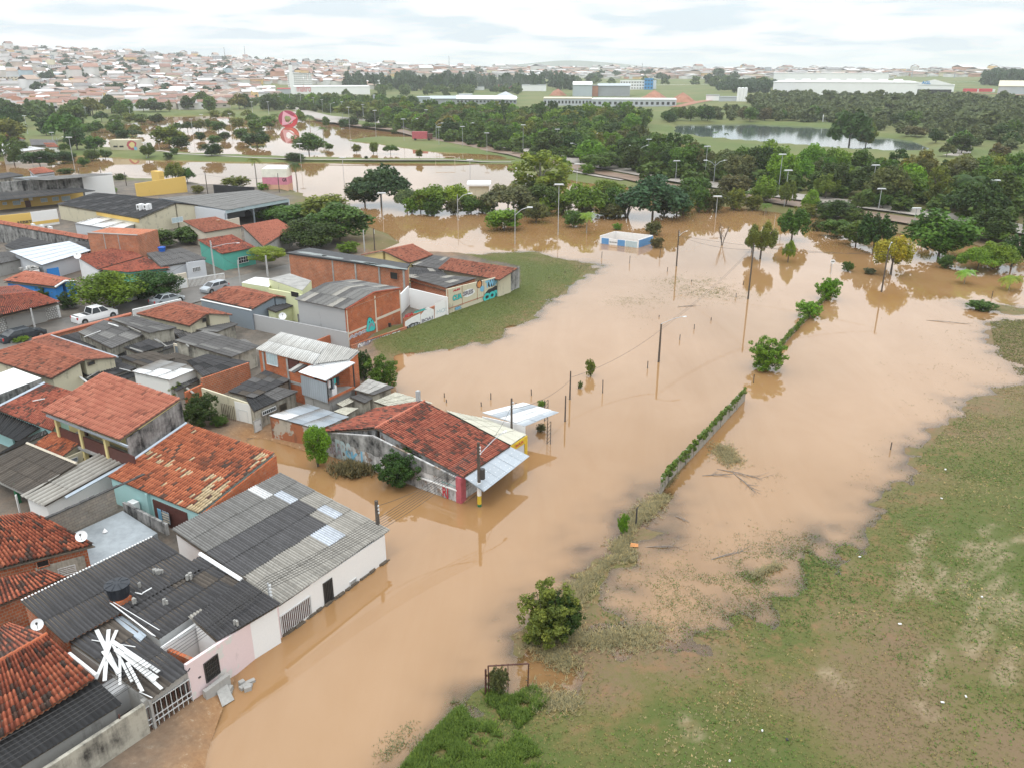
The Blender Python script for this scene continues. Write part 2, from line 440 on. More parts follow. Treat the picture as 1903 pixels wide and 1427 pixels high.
ground=link('ground',new_mesh('ground',np.stack([GX,GY,GZ],1),GF,MATS['ground'],smooth=True,attrs=dict(urban=('POINT',g_urban),lush=('POINT',g_lush),track=('POINT',g_trk),wet=('POINT',g_wet),mud=('POINT',g_mud))))
tag(ground,kind='structure')
def water_mat(name,c1,c2,rough,bstr,shallow=False):
 b=NB(name)
 f=b.noise(0.035,5,0.6,b.pos((1,1,1),0.4))
 f2=b.noise(0.11,6,0.65,b.pos((1.0,.28,1),-.55),1.2)
 col=b.ramp(b.math('ADD',b.math('MULTIPLY',f,.5),b.math('MULTIPLY',f2,.5)),[(0.36,c1),(0.64,c2)])
 w1=b.noise(0.5,3,0.5,b.pos((1.0,1.6,1)))
 w2=b.noise(3.5,2,0.5,b.pos((1.0,1.4,1)))
 h=b.math('ADD',w1,b.math('MULTIPLY',w2,0.18))
 nb=b.bump(h,bstr,0.05);m=b.done(col,rough,0,nb)
 b.bsdf.inputs['IOR'].default_value=1.58
 if shallow:
  tr=b.node('ShaderNodeBsdfTransparent');b.put(tr.inputs[0],(.88,.80,.70));gl=b.node('ShaderNodeBsdfGlossy');gl.inputs['Roughness'].default_value=rough;b.l.new(nb,gl.inputs['Normal'])
  fr=b.node('ShaderNodeFresnel');fr.inputs[0].default_value=1.62;b.l.new(nb,fr.inputs['Normal']);m1=b.node('ShaderNodeMixShader');b.l.new(fr.outputs[0],m1 .inputs[0]);b.l.new(tr.outputs[0],m1 .inputs[1]);b.l.new(gl.outputs[0],m1 .inputs[2])
  op=b.math('SUBTRACT',1.0,b.math('EXPONENT',b.math('MULTIPLY',b.attr('depth'),-27.0)),clamp=True)
  m2=b.node('ShaderNodeMixShader');b.l.new(op,m2 .inputs[0]);b.l.new(m1 .outputs[0],m2 .inputs[1]);b.l.new(b.bsdf.outputs[0],m2 .inputs[2]);b.l.new(m2 .outputs[0],b.out.inputs[0])
 return m
water_mat('flood_water',(0.285,0.152,0.058),(0.345,0.205,0.102),0.02,0.06,True)
water_mat('lake_water',(0.075,0.105,0.10),(0.10,0.135,0.12),0.06,0.22)
WX=np.concatenate([X1,X2]);WY=np.concatenate([Y1,Y2]);WD=np.maximum(-np.concatenate([GZ[:len(X1)],GZ[len(X1):len(X1)+len(X2)]]),0)
WF=np.concatenate([F1,F2+len(X1)]);WF=WF[(WD[WF]>0).any(1)];used=np.unique(WF);mp_=np.zeros(len(WX),int);mp_[used]=np.arange(len(used))
w=link('flood_water',new_mesh('flood_water',np.stack([WX[used],WY[used],WX[used]*0],1),mp_[WF],MATS['flood_water'],attrs=dict(depth=('POINT',WD[used]))))
tag(w,kind='structure')
lk=[(p[0],p[1],0.02)for p in poly_w([(1240,224),(1230,256),(1330,268),(1450,279),(1560,290),(1700,300),(1775,286),(1725,262),(1620,247),(1560,236),(1500,230),(1380,226)])]
w=link('lake_water',new_mesh('lake_water',lk,[tuple(range(len(lk)))],MATS['lake_water']))
tag(w,kind='structure')
hz=MB().add([(-7500,-1500,-24),(7500,-1500,-24),(7500,8600,-24),(-7500,8600,-24),(-7500,-1500,120),(7500,-1500,120),(7500,8600,120),(-7500,8600,120)],[(3,2,1,0),(4,5,6,7),(0,1,5,4),(1,2,6,5),(2,3,7,6),(3,0,4,7)])
hm=bpy.data.materials.new('haze');hm.use_nodes=True;hm.node_tree.nodes.clear()
ho=hm.node_tree.nodes.new('ShaderNodeOutputMaterial');hv=hm.node_tree.nodes.new('ShaderNodeVolumePrincipled')
hv.inputs['Color'].default_value=(0.95,0.98,1.0,1);hv.inputs['Density'].default_value=0.00016;hv.inputs['Anisotropy'].default_value=0.3
hm.node_tree.links.new(hv.outputs[0],ho.inputs['Volume'])
haze=link('haze',new_mesh('haze',hz.v,hz.f,hm));tag(haze,kind='stuff')
hl=[]
n=120
for i in range(n+1):
 a=math.radians(-45+90*i/n);r=6500
 az=math.degrees(a)
 hgt=18+14*fbm(np.array([az*10]),np.array([3.0]),40,4,5)[0]+62*math.exp(-((az-4)/4.5)**2)+25*math.exp(-((az+22)/9)**2)
 for rr,zz in((r-900,-22),(r,hgt),(r+600,-22)):
  hl.append((rr*math.sin(a),rr*math.cos(a),zz))
Fh=[(i*3+k,(i+1)*3+k,(i+1)*3+k+1,i*3+k+1)for i in range(n)for k in(0,1)]
plain('hill_green',(0.06,0.085,0.045),0.95,0.4,0.004)
tag(link('hills',new_mesh('hills',hl,Fh,MATS['hill_green'],smooth=True)),kind='structure')
# ------------------------------------------------------------------ materials of the houses
def tile_mat(name,base,lite,mould=0.5):
 b=NB(name)
 tv=b.math('ADD',b.attr('tv'),b.math('MULTIPLY',b.math('SUBTRACT',b.noise(7,4,.7),.5),0.22))
 dk=tuple(c*.48 for c in base)
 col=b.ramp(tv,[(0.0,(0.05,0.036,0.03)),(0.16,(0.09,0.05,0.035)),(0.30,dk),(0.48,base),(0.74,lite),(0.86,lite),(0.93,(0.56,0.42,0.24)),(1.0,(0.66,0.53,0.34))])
 col=b.mix(b.math('MULTIPLY',b.attr('val'),.92),col,(0.050,0.022,0.016))  # channel grime plus painted shade, so the barrel columns stand out
 st=b.ramp(b.noise(0.9,6,.75),[(.52,0.),(.72,mould)])
 col=b.mix(st,col,(0.085,0.055,0.042))
 return b.done(col,0.88,0,b.bump(b.noise(20,3),.2,.01))
tile_mat('tile_orange',(0.40,0.105,0.042),(0.56,0.175,0.075),.3)
tile_mat('tile_salmon',(0.46,0.150,0.092),(0.56,0.215,0.135),.12)
tile_mat('tile_red',(0.35,0.088,0.052),(0.47,0.145,0.085),.55)
tile_mat('tile_mossy',(0.36,0.092,0.045),(0.48,0.15,0.075),.75)
tile_mat('tile_terra',(0.33,0.105,0.060),(0.44,0.165,0.100),.45)
def objcol_mat(name,rough=.85,metal=0.,streak=0.5,bscale=1.0,grime_shade=.85):
 """colour carried by each piece, with streaks and lichen"""
 b=NB(name)
 oc=b.node('ShaderNodeObjectInfo').outputs['Color']
 f=b.noise(0.9*bscale,6,.75);g=b.noise(9,4,.7);sdir=b.noise(2.2,4,.6,b.pos((3.0,0.35,1),-SDIR+math.pi/2))
 k=b.math('ADD',b.math('MULTIPLY',f,.45),b.math('ADD',b.math('MULTIPLY',g,.25),b.math('MULTIPLY',sdir,.3)))
 v=b.ramp(k,[(.36,(1-streak*.75,)*3),(.5,(1-streak*.2,)*3),(.64,(1+streak*.25,)*3)])
 col=b.mix(1.0,oc,v,'MULTIPLY')
 col=b.mix(b.math('MULTIPLY',b.attr('val'),grime_shade),col,b.mix(1.0,oc,(0.30,0.28,0.26),'MULTIPLY'))  # valley grime plus shade painted into the colour so the corrugation reads
 return b.done(col,rough,metal,b.bump(g,.15,.01))
objcol_mat('fibre_cement');objcol_mat('sheet_metal',.38,.25,.14,grime_shade=.25);objcol_mat('loose_tile',.88,0,.45)
wallmat('render_white',(0.80,0.79,0.77),.15)
wallmat('render_white_clean',(0.80,0.80,0.79),.06)
wallmat('render_pink',(0.74,0.60,0.60),.18,patch=.1,under=(.62,.60,.57))
wallmat('render_cream',(0.58,0.53,0.39),.5)
wallmat('render_cream_old',(0.44,0.41,0.34),.95)
wallmat('render_grey',(0.36,0.35,0.33),.55)
wallmat('render_grey_smooth',(0.42,0.42,0.42),.25)
wallmat('render_black_stain',(0.50,0.49,0.47),1.45,dark=(.02,.02,.02))
wallmat('render_bar',(0.60,0.59,0.58),1.0,dark=(.05,.043,.04),under=(.30,.22,.17),patch=.25)
wallmat('render_mixed_brick',(0.45,0.40,0.34),.6,under=(.36,.13,.06),patch=.5)
wallmat('render_block',(0.30,0.27,0.22),.75)
wallmat('render_turquoise',(0.36,0.58,0.57),.2)
wallmat('render_green',(0.10,0.42,0.34),.2)
wallmat('render_yellow',(0.72,0.48,0.13),.25)
wallmat('render_pale_yellow',(0.70,0.58,0.27),.15)
wallmat('render_lime',(0.68,0.70,0.42),.25)
wallmat('render_blue',(0.03,0.22,0.58),.15)
wallmat('render_bluegrey',(0.23,0.27,0.31),.25)
wallmat('render_palegrey',(0.58,0.60,0.63),.12)
wallmat('render_ivory',(0.62,0.55,0.44),.2)
brickmat('brick_orange',(0.54,0.150,0.050),(0.45,0.108,0.036),(0.40,0.20,0.12))
brickmat('brick_rough',(0.52,0.155,0.062),(0.43,0.115,0.045),(0.42,0.30,0.21),msz=.022)
brickmat('block_grey',(0.24,0.22,0.19),(0.30,0.26,0.21),(0.20,0.17,0.14),.4,.2,.02)
plain('concrete',(0.34,0.33,0.31),.9,.35,1.2)
plain('slab_wet',(0.30,0.33,0.35),.35,.35,.5)
plain('tar_roof',(0.022,0.022,0.024),.55,.6,.8)
plain('opening_dark',(0.012,0.012,0.013),.5,.2)
plain('glass_dark',(0.02,0.025,0.03),.08,.2)
plain('frame_white',(0.62,0.63,0.63),.5,.1)
plain('iron_dark',(0.045,0.042,0.04),.6,.3)
plain('iron_rust',(0.085,0.030,0.022),.7,.5,6)
plain('door_grey',(0.24,0.27,0.30),.5,.15)
plain('door_brown',(0.10,0.035,0.028),.6,.3)
plain('shutter_blue',(0.42,0.52,0.55),.5,.1)
plain('white_plastic',(0.80,0.80,0.80),.35,.06)
plain('board_white',(0.66,0.66,0.65),.6,.22,2)
plain('driftwood',(0.23,0.195,0.17),.9,.3,4)
plain('tank_black',(0.018,0.022,0.030),.45,.3)
plain('tank_blue',(0.01,0.10,0.45),.4,.2)
plain('flashing',(0.42,0.47,0.52),.35,.15,2,.5)
plain('wood_old',(0.12,0.095,0.07),.85,.4,5)
plain('rubber',(0.012,0.012,0.012),.6,.2)
plain('paint_yellow',(0.62,0.42,0.03),.6,.2)
plain('paint_red',(0.48,0.03,0.04),.6,.2)
plain('paint_pinkred',(0.45,0.10,0.12),.7,.3)
plain('paint_teal',(0.05,0.50,0.47),.6,.12)
plain('paint_sky',(0.20,0.45,0.62),.6,.15)
plain('paint_black',(0.02,0.022,0.026),.6,.2)
plain('paint_lilac',(0.36,0.33,0.38),.7,.3,6)
plain('paint_white',(0.76,0.76,0.75),.6,.1)
plain('paint_orange',(0.60,0.24,0.07),.6,.3)
plain('paint_green',(0.02,0.16,0.07),.6,.3)
M=MATS
# ------------------------------------------------------------------ roofs
def bil(A,B,C_,D,u,v):
 """A-B is the upper edge, D-C the eave; u runs along them, v down the slope"""
 u=np.asarray(u)[...,None];v=np.asarray(v)[...,None]
 return A*(1-u)*(1-v)+B*u*(1-v)+C_*u*v+D*(1-u)*v
def nrm(A,B,D):
 n=np.cross(B-A,D-A);n=n/np.linalg.norm(n)
 return n if n[2]>0 else-n
TVW,TLN=0.23,0.40
_tp=[(0.0,0.0),(0.14,0.065),(0.36,0.105),(0.58,0.065),(0.72,0.0),(1.0,-0.01)]
TILE_V=[(x,y,z*(1 if y==0 else 0.85)+(0 if y==0 else.045))for y in(0.0,1.06)for x,z in _tp]
TILE_F=[(i,i+1,i+7,i+6)for i in range(5)]
TILE_V+=[(x,1.06,z*.85-.0)for x,z in _tp]
TILE_F+=[(i+6,i+7,i+13,i+12)for i in range(5)]
def tvfun(dark=0.12,pale=0.0,seed=1,moss=1.0,paleat=None):
 def f(P_,U,V_):
  n=len(U)
  a=fbm(P_[:,0],P_[:,1],1.3,4,seed)
  t=0.55+RNG.normal(0,.10,n)-np.clip(a-.52,0,1)*1.2*moss
  t=np.where(RNG.random(n)<dark*(0.4+1.6*a),RNG.uniform(0.02,.25,n),t)
  t=np.clip(t,0,.84)
  if paleat is not None:
   pp=paleat(U,V_,P_)
   t=np.where(RNG.random(n)<pp,RNG.uniform(.93,1.0,n),t)
  return t
 return f
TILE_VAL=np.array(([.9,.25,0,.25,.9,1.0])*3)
TILE_SINGLE={}
TILE_RGB={'tile_terra':((0.33,0.105,0.060),(0.44,0.165,0.100)),'tile_orange':((0.40,0.105,0.042),(0.56,0.175,0.075)),'tile_mossy':((0.34,0.085,0.042),(0.48,0.15,0.075)),'tile_red':((0.35,0.088,0.052),(0.47,0.145,0.085)),'tile_salmon':((0.46,0.150,0.092),(0.56,0.215,0.135))}
def tilecol(mat,t):
 b_,l_=TILE_RGB[mat]
 st=[(0.0,(0.05,0.036,0.03)),(0.16,(0.09,0.05,0.035)),(0.30,tuple(c*.48 for c in b_)),(0.48,b_),(0.74,l_),(0.86,l_),(0.93,(0.56,0.42,0.24)),(1.0,(0.66,0.53,0.34))]
 return[float(np.interp(t,[s[0]for s in st],[s[1][k]for s in st]))for k in range(3)]
def tiles(roof,A,B,C_,D,mat='tile_orange',tv=None,single=0,scale=1.0):
 A,B,C_,D=(np.asarray(q,float)for q in(A,B,C_,D))
 wid=max(np.linalg.norm(B-A),np.linalg.norm(C_-D));ln=max(np.linalg.norm(D-A),np.linalg.norm(C_-B))
 nc=max(2,int(wid/(TVW*scale)));nr=max(2,int(ln/(TLN*scale)))
 uu,vv=np.meshgrid(np.arange(nc)/nc,np.arange(nr)/nr);uu=uu.ravel();vv=vv.ravel()
 vv=np.clip(vv+RNG.uniform(-.06,.06,len(vv))/nr*1.2,0,1)
 o=bil(A,B,C_,D,uu,vv);ex=bil(A,B,C_,D,uu+1/nc,vv)-o;ey=bil(A,B,C_,D,uu,vv+1/nr)-o
 ex=ex+ey*RNG.normal(0,.025,len(uu))[:,None]
 n=nrm(A,B,D)
 ez=np.repeat(n[None],len(uu),0)*(1.0*scale)
 o=o+n*(0.03+RNG.uniform(0,.012,len(uu)))[:,None]
 Mx=np.stack([ex,ey,ez,o],-1)
 cc=o+ex/2+ey/2
 t=(tv or tvfun())(cc,uu,vv)
 pick=np.zeros(len(uu),bool)
 if single:
  d=np.linalg.norm(cc-np.array((0,0,CAM_Z)),axis=1)
  q=cc-np.array((0,0,CAM_Z));dep=q[:,1]*CP-q[:,2]*SP;X=951.5+F_PX*q[:,0]/dep;Y=713.5-F_PX*(q[:,1]*SP+q[:,2]*CP)/dep
  d=np.where((X>0)&(X<1903)&(Y>0)&(Y<1427),d,1e9)
  if single<0:d=np.where(t>.9,d,1e9)
  k=min(abs(single),int((d<1e8).sum()))
  pick[np.argsort(d)[:k]]=True
 rest=~pick
 O=org(roof)
 if rest.any():
  V,Fc=stamp(TILE_V,TILE_F,Mx[rest])
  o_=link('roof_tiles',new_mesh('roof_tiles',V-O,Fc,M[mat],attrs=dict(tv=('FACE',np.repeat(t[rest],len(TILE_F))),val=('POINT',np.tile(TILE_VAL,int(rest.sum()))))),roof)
  o_['kind']='stuff'
 if pick.any():
  if 'm' not in TILE_SINGLE:
   TILE_SINGLE['m']=new_mesh('roof_tile',TILE_V,np.array(TILE_F),M['loose_tile'],attrs=dict(val=('POINT',TILE_VAL)))
  for i in np.nonzero(pick)[0]:
   ob=bpy.data.objects.new('roof_tile',TILE_SINGLE['m']);COL.objects.link(ob);ob.parent=roof
   m4=np.eye(4);m4[:3,:]=Mx[i];m4[:3,3]-=O
   x_=m4[:3,0];y_=m4[:3,1];lx,ly=np.linalg.norm(x_),np.linalg.norm(y_);y_=y_/ly;x_=x_-y_*np.dot(x_,y_);x_=x_/np.linalg.norm(x_)
   z_=np.cross(x_,y_);sg=1.0 if z_[2]>0 else-1.0
   m4[:3,0]=x_*lx;m4[:3,1]=y_*ly;m4[:3,2]=z_*sg
   if sg<0:
    m4[:3,3]+=m4[:3,0];m4[:3,0]*=-1
   ob.matrix_basis=Matrix(m4 .tolist())
   ob.color=(*tilecol(mat,t[i]),1)
SHEETC=dict(dark=(0.062,0.060,0.063),black=(0.022,0.022,0.024),mid=(0.135,0.13,0.128),grey=(0.23,0.225,0.215),light=(0.40,0.38,0.34),pale=(0.56,0.55,0.52),white=(0.80,0.81,0.82),zinc=(0.42,0.46,0.50),ice=(0.62,0.67,0.74),slate=(0.105,0.103,0.107),brown=(0.10,0.082,0.066),cream=(0.62,0.60,0.50),bluegrey=(0.33,0.37,0.41))
def sheets(roof,A,B,C_,D,col='dark',nc=None,nr=None,waves=4,mat='fibre_cement',seg=4,jit=.02,name='corrugated_sheet',var=.08,amp=.045):
 """corrugated roof laid sheet by sheet; col is a name or a function of (column, row, columns, rows)"""
 A,B,C_,D=(np.asarray(q,float)for q in(A,B,C_,D))
 wid=(np.linalg.norm(B-A)+np.linalg.norm(C_-D))/2;ln=(np.linalg.norm(D-A)+np.linalg.norm(C_-B))/2
 nc=nc or max(1,round(wid/1.05));nr=nr or max(1,round(ln/2.3));n=nrm(A,B,D);O=org(roof)
 ns=waves*seg
 ph=np.arange(ns+1)/ns
 wave=np.cos(ph*waves*2*math.pi)*amp
 for r in range(nr):
  for c in range(nc):
   j=random.uniform(-jit,jit)*1.2;v0=r/nr;v1=min((r+1)/nr+.06/nr+j/nr,1.03)
   lift0=0.01+random.uniform(0,.012);lift1=lift0+0.035
   U=(c+ph*1.03)/nc
   Va=bil(A,B,C_,D,U,np.full_like(U,v0))+n*(wave+lift0+amp)[:,None]
   Vb=bil(A,B,C_,D,U,np.full_like(U,v1))+n*(wave+lift1+amp)[:,None]
   Fc=np.array([(i,i+1,ns+2+i,ns+1+i)for i in range(ns)])
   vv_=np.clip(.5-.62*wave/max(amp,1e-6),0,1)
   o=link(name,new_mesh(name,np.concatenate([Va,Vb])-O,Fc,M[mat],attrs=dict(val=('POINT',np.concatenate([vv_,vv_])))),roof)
   cc=col(c,r,nc,nr)if callable(col)else col
   k=random.uniform(1-var,1+var)
   o.color=(*[min(x*k,.9)for x in SHEETC[cc]],1)
def deck(h,quads,th=.06,mat='wood_old',name='roof'):
 mb=MB()
 for q in quads:
  A,B,C_,D=(np.asarray(v,float)for v in q);dz=abs(np.dot(C_-A,nrm(A,B,D)))*.6;mb.slab(*[v-np.array((0,0,dz))for v in(A,B,C_,D)],th)
 return mb.part(name,M[mat],h)
def walls(h,outlines,mat,z0=-0.6,drop=.08,shrink=.25,name='wall'):
 """walls under one or more roof outlines, drawn in from the eaves"""
 mb=MB()
 for q in outlines:
  q=[np.asarray(p,float)for p in q];c=sum(q)/len(q);s=[]
  for i,p in enumerate(q):
   e1,e2=q[i-1]-p,q[(i+1)%len(q)]-p;k=min(shrink,.3*np.linalg.norm(e1),.3*np.linalg.norm(e2))
   pp=p+e1/np.linalg.norm(e1[:2])*k+e2/np.linalg.norm(e2[:2])*k;pp[2]-=drop;s.append(pp)
  mb.prism(s,z0)
 return mb.part(name,M[mat],h)
def ridge_cap(roof,A,B,r=.09,mat='tile_red',tvv=.5):
 A=np.asarray(A,float);B=np.asarray(B,float);n=max(2,int(np.linalg.norm(B-A)/.4));mb=MB()
 for i in range(n):
  a=A+(B-A)*(i/n);b_=A+(B-A)*((i+1.08)/n)
  mb.tube([a+(0,0,.04),b_+(0,0,.07)],[r,r*1.12],6)
 o=mb.part('ridge_cap',M[mat],roof);me=o.data
 if mat.startswith('tile'):
  at=me.attributes.new('tv','FLOAT','FACE');at.data.foreach_set('value',np.full(len(me.polygons),tvv,np.float32))
 return o
class WallPlane:
 """a vertical plane through two 3D points, to set windows and doors where the photograph shows them"""
 def __init__(s,A,B):
  s.A=np.array(A,float);s.B=np.array(B,float);d=s.B-s.A;d[2]=0;s.u=d/np.linalg.norm(d)
  s.n=np.array((s.u[1],-s.u[0],0.0))
  if np.dot(s.n,np.array((0,0,CAM_Z))-s.A)<0:s.n=-s.n
 def at(s,t):
  q=hit_plane(t,s.A,s.n);return np.dot(q-s.A,s.u),q[2]
 def pt(s,a,z,off=0.0):
  q=s.A+s.u*a+s.n*off;return np.array((q[0],q[1],z))
 def rect(s,t1,t2,pad=0.0):
  a1,z1=s.at(t1);a2,z2=s.at(t2);return min(a1,a2),max(a1,a2),min(z1,z2),max(z1,z2)
 def box(s,mb,a0,a1,z0,z1,o0,o1):
  V=[s.pt(a,z,o)for o in(o0,o1)for a,z in((a0,z0),(a1,z0),(a1,z1),(a0,z1))]
  mb.add(V,[(3,2,1,0),(4,5,6,7),(0,1,5,4),(1,2,6,5),(2,3,7,6),(3,0,4,7)]);return mb
def window(h,wp,r,pane='glass_dark',frame='frame_white',bars=0,name='window',hbars=0,label=None):
 a0,a1,z0,z1=r;w=.05
 mb=MB();wp.box(mb,a0,a1,z0,z1,-.03,.012)
 f=mb.part(name,M[pane],h)
 if label:f['label']=label
 mb=MB()
 wp.box(mb,a0-w,a0,z0-w,z1+w,-.03,.05);wp.box(mb,a1,a1+w,z0-w,z1+w,-.03,.05)
 wp.box(mb,a0,a1,z1,z1+w,-.03,.05);wp.box(mb,a0,a1,z0-w,z0,-.03,.07)
 mb.part('frame',M[frame],f)
 if bars or hbars:
  mb=MB()
  for i in range(bars):
   a=a0+(a1-a0)*(i+1)/(bars+1);wp.box(mb,a-.012,a+.012,z0,z1,.015,.045)
  for i in range(hbars):
   z=z0+(z1-z0)*(i+1)/(hbars+1);wp.box(mb,a0,a1,z-.012,z+.012,.02,.05)
  mb.part('grille',M[frame],f)
 return f
def door(h,wp,r,mat='door_grey',frame='frame_white',handle=True,name='door',bars=0,label=None):
 a0,a1,z0,z1=r;w=.06
 mb=MB();wp.box(mb,a0,a1,z0,z1,-.03,.015);d=mb.part(name,M[mat],h)
 if label:d['label']=label
 mb=MB();wp.box(mb,a0-w,a0,z0,z1+w,-.03,.05);wp.box(mb,a1,a1+w,z0,z1+w,-.03,.05);wp.box(mb,a0,a1,z1,z1+w,-.03,.05)
 mb.part('frame',M[frame],d)
 if handle:
  mb=MB();wp.box(mb,a1-.14,a1-.10,(z0+z1)/2-.08,(z0+z1)/2+.08,.015,.06);mb.part('handle',M['iron_dark'],d)
 if bars:
  mb=MB()
  for i in range(bars):
   a=a0+(a1-a0)*(i+.5)/bars;wp.box(mb,a-.02,a+.02,z0+.02,z1,.018,.05)
  mb.part('slats',M[frame],d)
 return d
def lettering(h,wp,r,text,mat,back=None,name='graffiti',fat=.03,tilt=0.0,off=.018):
 """painted word fitted into a rectangle of a wall"""
 a0,a1,z0,z1=r
 for k,(mm,ft,o)in enumerate(((back,fat+.05,off-.006),(mat,fat,off))if back else((mat,fat,off),)):
  cu=bpy.data.curves.new(name,'FONT');cu.body=text;cu.size=1.0;cu.offset=ft;cu.extrude=0.0;cu.align_x='CENTER';cu.align_y='CENTER';cu.fill_mode='FRONT';cu.resolution_u=3
  cu.materials.append(M[mm])
  tmp_=bpy.data.objects.new(name,cu);me_=bpy.data.meshes.new_from_object(tmp_);bpy.data.objects.remove(tmp_);bpy.data.curves.remove(cu)
  ob=bpy.data.objects.new(name,me_);COL.objects.link(ob);ob.parent=h
  wd=max(.45*len(text)+.15,.3);sx=(a1-a0)/(wd*1.25);sy=(z1-z0)/.85
  u=wp.u if np.dot(np.cross(wp.u,(0,0,1)),wp.n)>0 else-wp.u
  O_=wp.pt((a0+a1)/2,(z0+z1)/2,o)-org(h)
  m4=np.eye(4);m4[:3,0]=u*sx;m4[:3,1]=np.array((0,0,1.0))*sy;m4[:3,2]=np.cross(u,(0,0,1));m4[:3,3]=O_
  ob.matrix_basis=Matrix(m4 .tolist())
  last=ob
 return last
def patch(h,wp,pts,mat,name='paint_patch',off=.008,wob=0.0):
 """flat painted patch; points are (a, z) on the wall"""
 V=[wp.pt(a+random.uniform(-wob,wob),z+random.uniform(-wob,wob),off)for a,z in pts]
 return part(name,V,[tuple(range(len(V)))],M[mat],h)
def blob(r,n=14,k=.12,cx=None,cy=None):
 a0,a1,z0,z1=r
 return[((a0+a1)/2+(a1-a0)/2*math.cos(2*math.pi*i/n)*random.uniform(1-k,1+k),(z0+z1)/2+(z1-z0)/2*math.sin(2*math.pi*i/n)*random.uniform(1-k,1+k))for i in range(n)]
def base(*pts):
 q=sum(np.asarray(p,float)for p in pts)/len(pts);return(q[0],q[1],.3)
def dish(label,at,r=.34,yaw=2.4,grp=None,mast=.5):
 """satellite dish: reflector, arm with feed, mast"""
 t=thing('satellite_dish',label,'satellite dish',at,grp)
 x,y,z=at;d=np.array((math.cos(yaw),math.sin(yaw),.75));d/=np.linalg.norm(d);c=np.array((x,y,z+mast))
 a=np.cross(d,(0,0,1));a/=np.linalg.norm(a);b_=np.cross(d,a);V=[c];Fc=[];n=18
 for k in(1,2):
  for i in range(n):
   th=2*math.pi*i/n;V.append(c+(a*math.cos(th)+b_*math.sin(th))*r*k/2+d*.10*r*(k**2))
 for i in range(n):
  j=(i+1)%n;Fc.append((0,1+i,1+j));Fc.append((1+i,1+n+i,1+n+j,1+j))
 part('reflector',V,Fc,M['white_plastic'],t,smooth=True)
 MB().tube([(x,y,z-.1),c],.025,6).part('mast',M['frame_white'],t)
 MB().tube([c-b_*r*.9*(1 if b_[2]>0 else-1),c+d*r*1.3],.015,5).box(c+d*r*1.25,.08,.08,.1).part('feed_arm',M['iron_dark'],t)
 return t
def tank(label,at,r=.6,hgt=.75,mat='tank_black',grp=None):
 t=thing('water_tank',label,'water tank',at,grp);x,y,z=at
 MB().tube([(x,y,z),(x,y,z+hgt)],[r*.82,r*.98],20).part('tank_body',M[mat],t)
 mb=MB().tube([(x,y,z+hgt),(x,y,z+hgt+.06),(x,y,z+hgt+.16)],[r*1.06,r*1.06,r*.25],20)
 for k in range(8):
  a=k*math.pi/4;mb.tube([(x+math.cos(a)*r*.3,y+math.sin(a)*r*.3,z+hgt+.16),(x+math.cos(a)*r*.98,y+math.sin(a)*r*.98,z+hgt+.085)],.022,4)
 mb.part('lid',M[mat],t)
 return t
 # ------------------------------------------------------------------ houses
def p(k,x,y,z):return P((k,x,y),z)
def wseg(h,A,B,z0,zA,zB,mat,th=.16,name='wall',side=1):
 """free-standing stretch of wall from A to B with its outer face on the line"""
 A=np.array(A,float);B=np.array(B,float);d=B[:2]-A[:2];d=d/np.linalg.norm(d);n=np.array((d[1],-d[0]))
 if np.dot(n,-A[:2])>0:n=-n
 n=n*th*side
 V=[]
 for q,zt in((A,zA),(B,zB)):
  V+=[(q[0],q[1],z0),(q[0]+n[0],q[1]+n[1],z0),(q[0]+n[0],q[1]+n[1],zt),(q[0],q[1],zt)]
 return part(name,V,[(0,1,2,3),(7,6,5,4),(0,4,5,1),(1,5,6,2),(2,6,7,3),(3,7,4,0)],M[mat],h)
def house(label,A,B,C_,D,wall='render_cream',kind='house',name='house',grp=None):
 return thing(name,label,kind,base(A,B,C_,D),grp)
def simple_tile(label,A,B,C_,D,wall,mat='tile_orange',tv=None,single=0,back=None,name='house',cat='house',shrink=.25,capmat=None,cap=True,z0=-.6,**kw):
 """house with one tiled slope A-B-C-D (A-B ridge) and, when back is given, a second slope to the eave back=(E1,E2)"""
 h=house(label,A,B,C_,D,kind=cat,name=name)
 qs=[(A,B,C_,D)]
 if back:qs.append((A,B,back[1],back[0]))
 walls(h,qs,wall,shrink=shrink,z0=z0)
 rf=deck(h,[q if i==0 else(q[1],q[0],q[3],q[2])for i,q in enumerate(qs)])
 for i,q in enumerate(qs):tiles(rf,*q,mat=mat,tv=tv,single=single if i==0 else 0,**kw)
 if back and cap:ridge_cap(rf,A,B,mat=capmat or mat)
 return h,rf
def simple_sheet(label,A,B,C_,D,wall,col='dark',shrink=.2,z0=-.6,drop=.1,name='house',cat='house',**kw):
 h=house(label,A,B,C_,D,kind=cat,name=name)
 if wall:walls(h,[(A,B,C_,D)],wall,shrink=shrink,z0=z0,drop=drop)
 rf=deck(h,[(A,B,C_,D)],th=.04)
 sheets(rf,A,B,C_,D,col=col,**kw)
 return h,rf
 # --- bottom left: tiled house
A,B=p('a',-150,850,4.0),p('a',290,600,4.0)
C_,D=p('a',590,870,3.1),p('a',-150,1330,3.1)
E1,E2=p('a',-150,640,3.1),p('a',70,530,3.1)
h,rf=simple_tile('mossy clay-tiled gabled house cut by the bottom left edge, beside the black roof',A,B,C_,D,'brick_rough','tile_mossy',tvfun(.16,0,3),single=300,back=(E1,E2),capmat='tile_orange')
